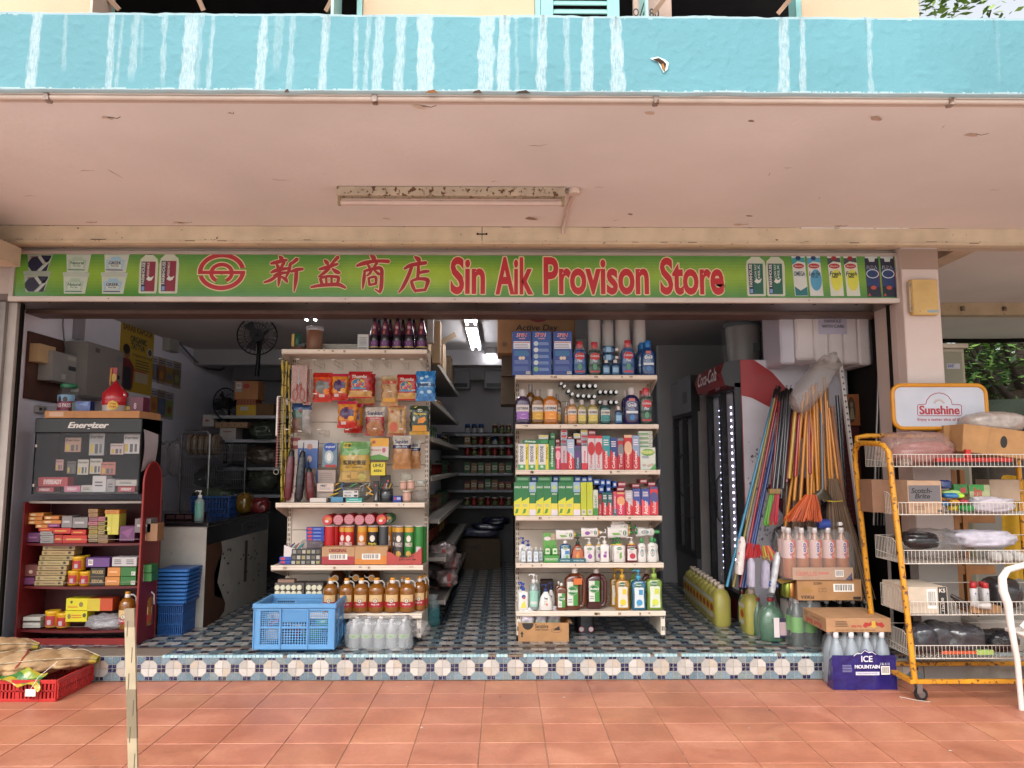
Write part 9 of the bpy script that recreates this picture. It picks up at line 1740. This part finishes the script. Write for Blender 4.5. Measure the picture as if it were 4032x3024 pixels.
rb('sponge_pack','e',1035,1165,1175,1265,4.62,'2a6a30','green scouring pad pack, left of two in the second basket','packet',ops=[('p',[(.5,.1),(.9,.2),(.8,.7),(.5,.6)],'9a2c2c')],m='bags',d=.05);rb('sponge_pack','e',1195,1170,1400,1300,4.62,'9a9a74','green topped scouring pad pack, right of two in the second basket','packet',ops=[('r',0,.5,.7,1,'2a7a34'),('t','Brite',.2,.1,.6,.8,'a02c30',{'bold':.1})],m='bags',d=.05)
rb('brown_carton','e',1400,1120,1700,1340,4.66,'98826e','pale carton at the right of the second basket','carton',d=.14);rb('white_cloth','e',1280,1300,1660,1450,4.53,'b4acb4','white cloth gloves heaped in the second basket','gloves','b',m='cloth',d=.12,row=1,j=.2)
rb('slipper_bag','f',480,110,820,260,4.55,'1c1a1c','black folded item in clear wrap in the third basket','bag','b',m='bags',d=.2,j=.08);rb('plastic_bag','f',480,100,1080,370,4.58,'8a8684','large crumpled clear bag filling the left of the third basket','bag','b',m='haze_film',d=.24,row=2,j=.2);rb('white_cloth','f',950,100,1500,250,4.56,'b0aab4','white folded cloths in clear wrap in the third basket','cloth','b',m='cloth',d=.22,row=None,j=.14)
for i in range(3):rb('paper_roll','f',1250+i*95,270,1340+i*95,370,4.53,'b0aca8','white wrapped roll in the third basket, %s from the left'%ORDN[i],'roll','b',m='bags',d=.1,j=.04)
rb('cream_carton','f',500,580,845,808,4.52,'b8aa98','cream carton with barcode and a black corner in the fourth basket','carton',ops=[('b',.48,.2,.72,.92),('r',.76,0,.98,1,'1c1a1a'),('t','KS',.79,.8,.95,.95,'c8c0b4',{'bold':.08}),('T','12x300',.83,.1,.9,.6,'b8b0a4')],d=.3,row=3)
for i in range(4):x0, z0, x1, zz=pf('f',1052+i*52-30*(i==3),545,1110+i*52-30*(i==3),800,4.56);goods('spr%d'%i,'spray_can','can','red capped spray cans',bottle_fn([(0,.024,.024),(.003,.026,.026),(.12,.026,.026),(.13,.02,.02)],'b4b0b0','paint',[('cap',capc(.128,.165,.0245,'a02024'))],(.02,.11,.9,None,[('c',.5,.8,.1,.08,'3a4a8c'),('l',.2,.2,.8,.6,'8a8a94',3)])),.052,.165);put3('spr%d'%i,(x0+x1)/2,4.55+.05*(i%2),BZ[3]+.04,x1-x0,zz-BZ[3]-.04,'white spray can with red cap in the fourth basket, %s from the left'%ORDN[i])
rb('can_tray','f',1060,745,1310,800,4.53,'9a7248','brown tray under the red capped spray cans','tray',d=.15,row=3);rb('black_bag','f',1260,520,1560,810,4.6,'2c2a2c','dark wrapped goods at the right of the fourth basket','bag','b',m='bags',d=.22,row=3,j=.06)
for i in range(4):x, z=at(*P('f',870+i*22,650+i*25),4.6);g=MB();g.tube([(x,4.6,z),(x+.1,4.56,z-.06)],.012,['2a2422','3a302c','1c1a1c','4a3c34'][i],'bags',7);nm(g.build('tong_set'),'dark wrapped utensil lying right of the cream carton, %s of four'%ORDN[i],'utensil')
g=MB();x, z=at(*P('f',1080,740),4.52);g.T=Matrix.Translation((x,4.55,z))@Matrix.Rotation(-math.pi/2,4,'X')@Matrix.Rotation(R(-50),4,'Y');g.cyl(0,0,-.1,.0,.019,'b0aaa6','paper',18);nm(g.build('paper_tube'),'white rolled tube poking up in the fourth basket','roll')
for i,(l,t,r,c)in enumerate(((560,925,800,'34363c'),(690,915,980,'3a3a3e'),(880,930,1230,'37363a'),(1250,980,1500,'26262a'))):rb('shoe_bag','f',l,t,r,1200,4.54+.03*(i%2),c,'dark slipper pair in a clear bag in the lowest basket, %s from the left'%ORDN[i],'footwear','b',m='bags',d=.2,row=4,j=.1)
rb('orange_strip','f',800,1140,1105,1165,4.515,'b8502c','orange edge of a packet in the lowest basket','packet',m='plastic',d=.02);rb('green_strip','f',1100,1130,1250,1170,4.515,'9ab860','pale green end beside the orange edge in the lowest basket','packet',m='plastic',d=.02)
# chair
o=empty('plastic_chair',(3.3,4.3,0),'white moulded plastic chair at the right edge, only its arm and leg in view','chair');cxl, _=at(3942,2300,4.3);WHT='d8d2cc'
g=MB();z_=lambda p:zat(p,4.3);lx=xat(4018,4.3,.1)
arc=[(lx+.0,4.3,0),(lx-.005,4.3,z_(2600)),(lx-.03,4.3,z_(2460)),(cxl+.03,4.3,z_(2380)),(cxl+.008,4.3,z_(2330)),(cxl+.015,4.31,z_(2280)),(cxl+.06,4.33,z_(2250)),(cxl+.2,4.4,z_(2238)),(cxl+.5,4.5,z_(2236))]
g.tube(arc,[.015,.016,.019,.023,.024,.022,.018,.018,.018],WHT,'plastic',12);g.tube([(lx+.03,4.3,z_(2460)-.02),(cxl+.3,4.32,z_(2330)),(cxl+.5,4.36,z_(2300))],.012,WHT,'plastic',8);g.build('arm',o)
g=MB();g.box(lx+.01,lx+.46,4.0,4.42,.4,.42,WHT,'plastic',.008);g.build('seat',o)
for x, y in((lx+.02,4.02),(lx+.45,4.02),(lx+.45,4.4)):g=MB();g.tube([(x,y,0),(x-.005,y,.4)],[.016,.024],WHT,'plastic',8);g.build('leg',o)
g=MB();g.grid(lambda u,v:(lx+.46+.05*math.sin(math.pi*u)+.04*v,4.0+.42*u,.42+.36*v),10,6,WHT,'plastic');g.build('backrest',o)
# ================================================================ beyond the corner
x0, z0, x1, zz=fr(3724,1372,3812,1900,5.6);o=empty('feeder_pillar',((x0+x1)/2,5.6,0),'grey green metal electricity cabinet behind the pillar and the wire rack','electrical cabinet')
g=MB();g.box(x0-.3,x1,5.6,6.1,0,zz,'a49c88','worn',.004);g.box(x0-.32,x1+.02,5.57,6.12,zz,zz+.035,'b0a898','worn',.004);g.build('case',o);g=MB();a, b=x0-.25, xat(3793,5.6,1.9);g.box(a,b,5.588,5.599,.2,zz-.03,'7f7f6c','paint');q=zat(1435,5.6);rect(g,b-.12,q-.03,b-.02,q+.01,'a8aab4',plane(5.588),1);text(g,'SIGNET',b-.115,q-.02,b-.06,q+.004,'2c3c7c',plane(5.588),2,bold=.05,shear=.2);rect(g,b-.02,q-.3,b-.005,q-.25,'3a3832',plane(5.588),1);g.build('door',o)
g=MB();y0=zat(1565,9.5);y1=zat(1620,9.5);g.grid(lambda u,v:(3.9+5*u,9.5+.6*v+.06*math.sin(u*23),(y0+.03*math.sin(u*11))*(1-v)+(y1-.1)*v),30,4,'1c5a44','bags');nm(g.build('tarpaulin'),'green tarpaulin stretched beyond the wire rack','tarpaulin')
g=MB();a=xat(3945,5.3,1.2);g.grid(lambda u,v:(a+.35*u,5.3+.03*math.sin(u*14+v*3),zat(1882,5.3)*(1-v)+.55*v+.02*math.sin(u*9)),24,12,'b08a1c','cloth');nm(g.build('raincoat'),'yellow waterproof hanging behind the right end of the rack','raincoat')
g=MB();
for x in(3755,3790):a=xat(x,5.25,1);g.box(a,a+.035,5.25,5.29,0,zat(1850,5.25),'9a6c40','wood')
for z in(.25,.6,.95):a=xat(3755,5.25,z);g.box(a+.036,a+.3,5.26,5.285,z,z+.06,'9a6c40','wood')
nm(g.build('wooden_ladder'),'orange brown wooden stool frame leaning behind the rack','stool')
g=MB();g.box(3.2,9,7.2,7.4,0,1.15,'8f8b84','plaster');nm(g.build('low_wall'),'grey low wall behind the wire rack','wall');g=MB();a=xat(3900,5.0,.4);g.box(xat(3850,5,.3),3.7,5.0,5.3,.05,.34,'a8a49c','plastic',.02);nm(g.build('storage_box'),'pale plastic box on the floor behind the rack castors','box')
def tree(x,y,H,cr,seed,label,low=2.2,n=2600,lean=0):
 r2=random.Random(seed);o=empty('tree',(x,y,0),label,'tree');g=MB();tips=[]
 top=Vector((x+lean,y,H*.5));g.tube([(x,y,0),(x+lean*.3,y,H*.18),(x+lean*.7,y+.1,H*.34),tuple(top)],[.26,.2,.17,.1],'3c3026','bark',9)
 for k in range(15):
  a=r2 .uniform(0,6.28);z=r2 .uniform(low*.8,H*.55);b=Vector((x+lean*z/(H*.5),y,z));L_=cr*r2 .uniform(.6,1.05);e=b+Vector((L_*math.cos(a),L_*math.sin(a),r2 .uniform(.1,.5)*H*.5));m_=b.lerp(e,.5)+Vector((r2 .uniform(-.3,.3),r2 .uniform(-.3,.3),.25));g.tube([tuple(b),tuple(m_),tuple(e)],[.085,.05,.015],'3a2f26','bark',6);tips+=[e,m_,b.lerp(e,.75)]
  for _ in range(2):f=m_+Vector((r2 .uniform(-1,1),r2 .uniform(-1,1),r2 .uniform(-.3,.6)))*cr*.3;g.tube([tuple(m_),tuple(f)],[.035,.01],'3a2f26','bark',5);tips.append(f)
 for _ in range(8):tips.append(Vector((x+lean+r2 .gauss(0,cr*.35),y+r2 .gauss(0,cr*.35),H*r2 .uniform(.6,.97))))
 g.build('trunk',o);g=MB()
 for _ in range(n):
  t=r2 .choice(tips);p=t+Vector((r2 .gauss(0,.42),r2 .gauss(0,.42),r2 .gauss(0,.3)));s=r2 .uniform(.04,.1)*(1.5 if low>6 else 1);u=Vector((r2 .gauss(0,1),r2 .gauss(0,1),r2 .gauss(0,.4))).normalized();w=u.cross(Vector((r2 .gauss(0,.4),r2 .gauss(0,.4),1))).normalized()*.45
  g.add([tuple(p-u*s),tuple(p+w*s),tuple(p+u*s),tuple(p-w*s)],[[0,1,2,3]],r2 .choice(['3a5a24','4f7430','2c4420','6a8a3c','4a6a2c']if low<6 else['7f9a4c','6a8a3c','8fa85a','55742f']),'leaf')
 g.build('crown',o)
tree(xat(3905,12.5,3),12.5,7,2.6,3,'nearest dark trunked tree beyond the corner, forking behind the rack board',2.0,5200,.6);tree(9.6,14,9,3,5,'spreading tree right of the nearest one, cut by the frame',2.2,4200,-.5);tree(12.5,19,9,4,7,'farther tree filling the gap behind the others',1.6,5200)
tree(xat(3745,15,9),15,zat(-10,15)+2.2,1.7,11,'tall tree whose top shows above the canopy at right',7,5200)
g=MB();r2=random.Random(81)
for _ in range(9000):p=(r2 .uniform(5,24),21+r2 .uniform(-.8,.8),r2 .uniform(0,4.6));s=r2 .uniform(.07,.16);a=r2 .uniform(0,3.1);g.add([(p[0]-s*math.cos(a),p[1],p[2]-s*math.sin(a)),(p[0]+s*.5*math.sin(a),p[1]-.05,p[2]-s*.5*math.cos(a)),(p[0]+s*math.cos(a),p[1],p[2]+s*math.sin(a)),(p[0]-s*.5*math.sin(a),p[1]+.05,p[2]+s*.5*math.cos(a))],[[0,1,2,3]],r2 .choice(['33502a','446630','28401f','5a7a3c']),'leaf')
tag(g.build('undergrowth',origin=None),kind='stuff')
bpy.data.objects.remove(_to)
bpy.data.curves.remove(_cv)
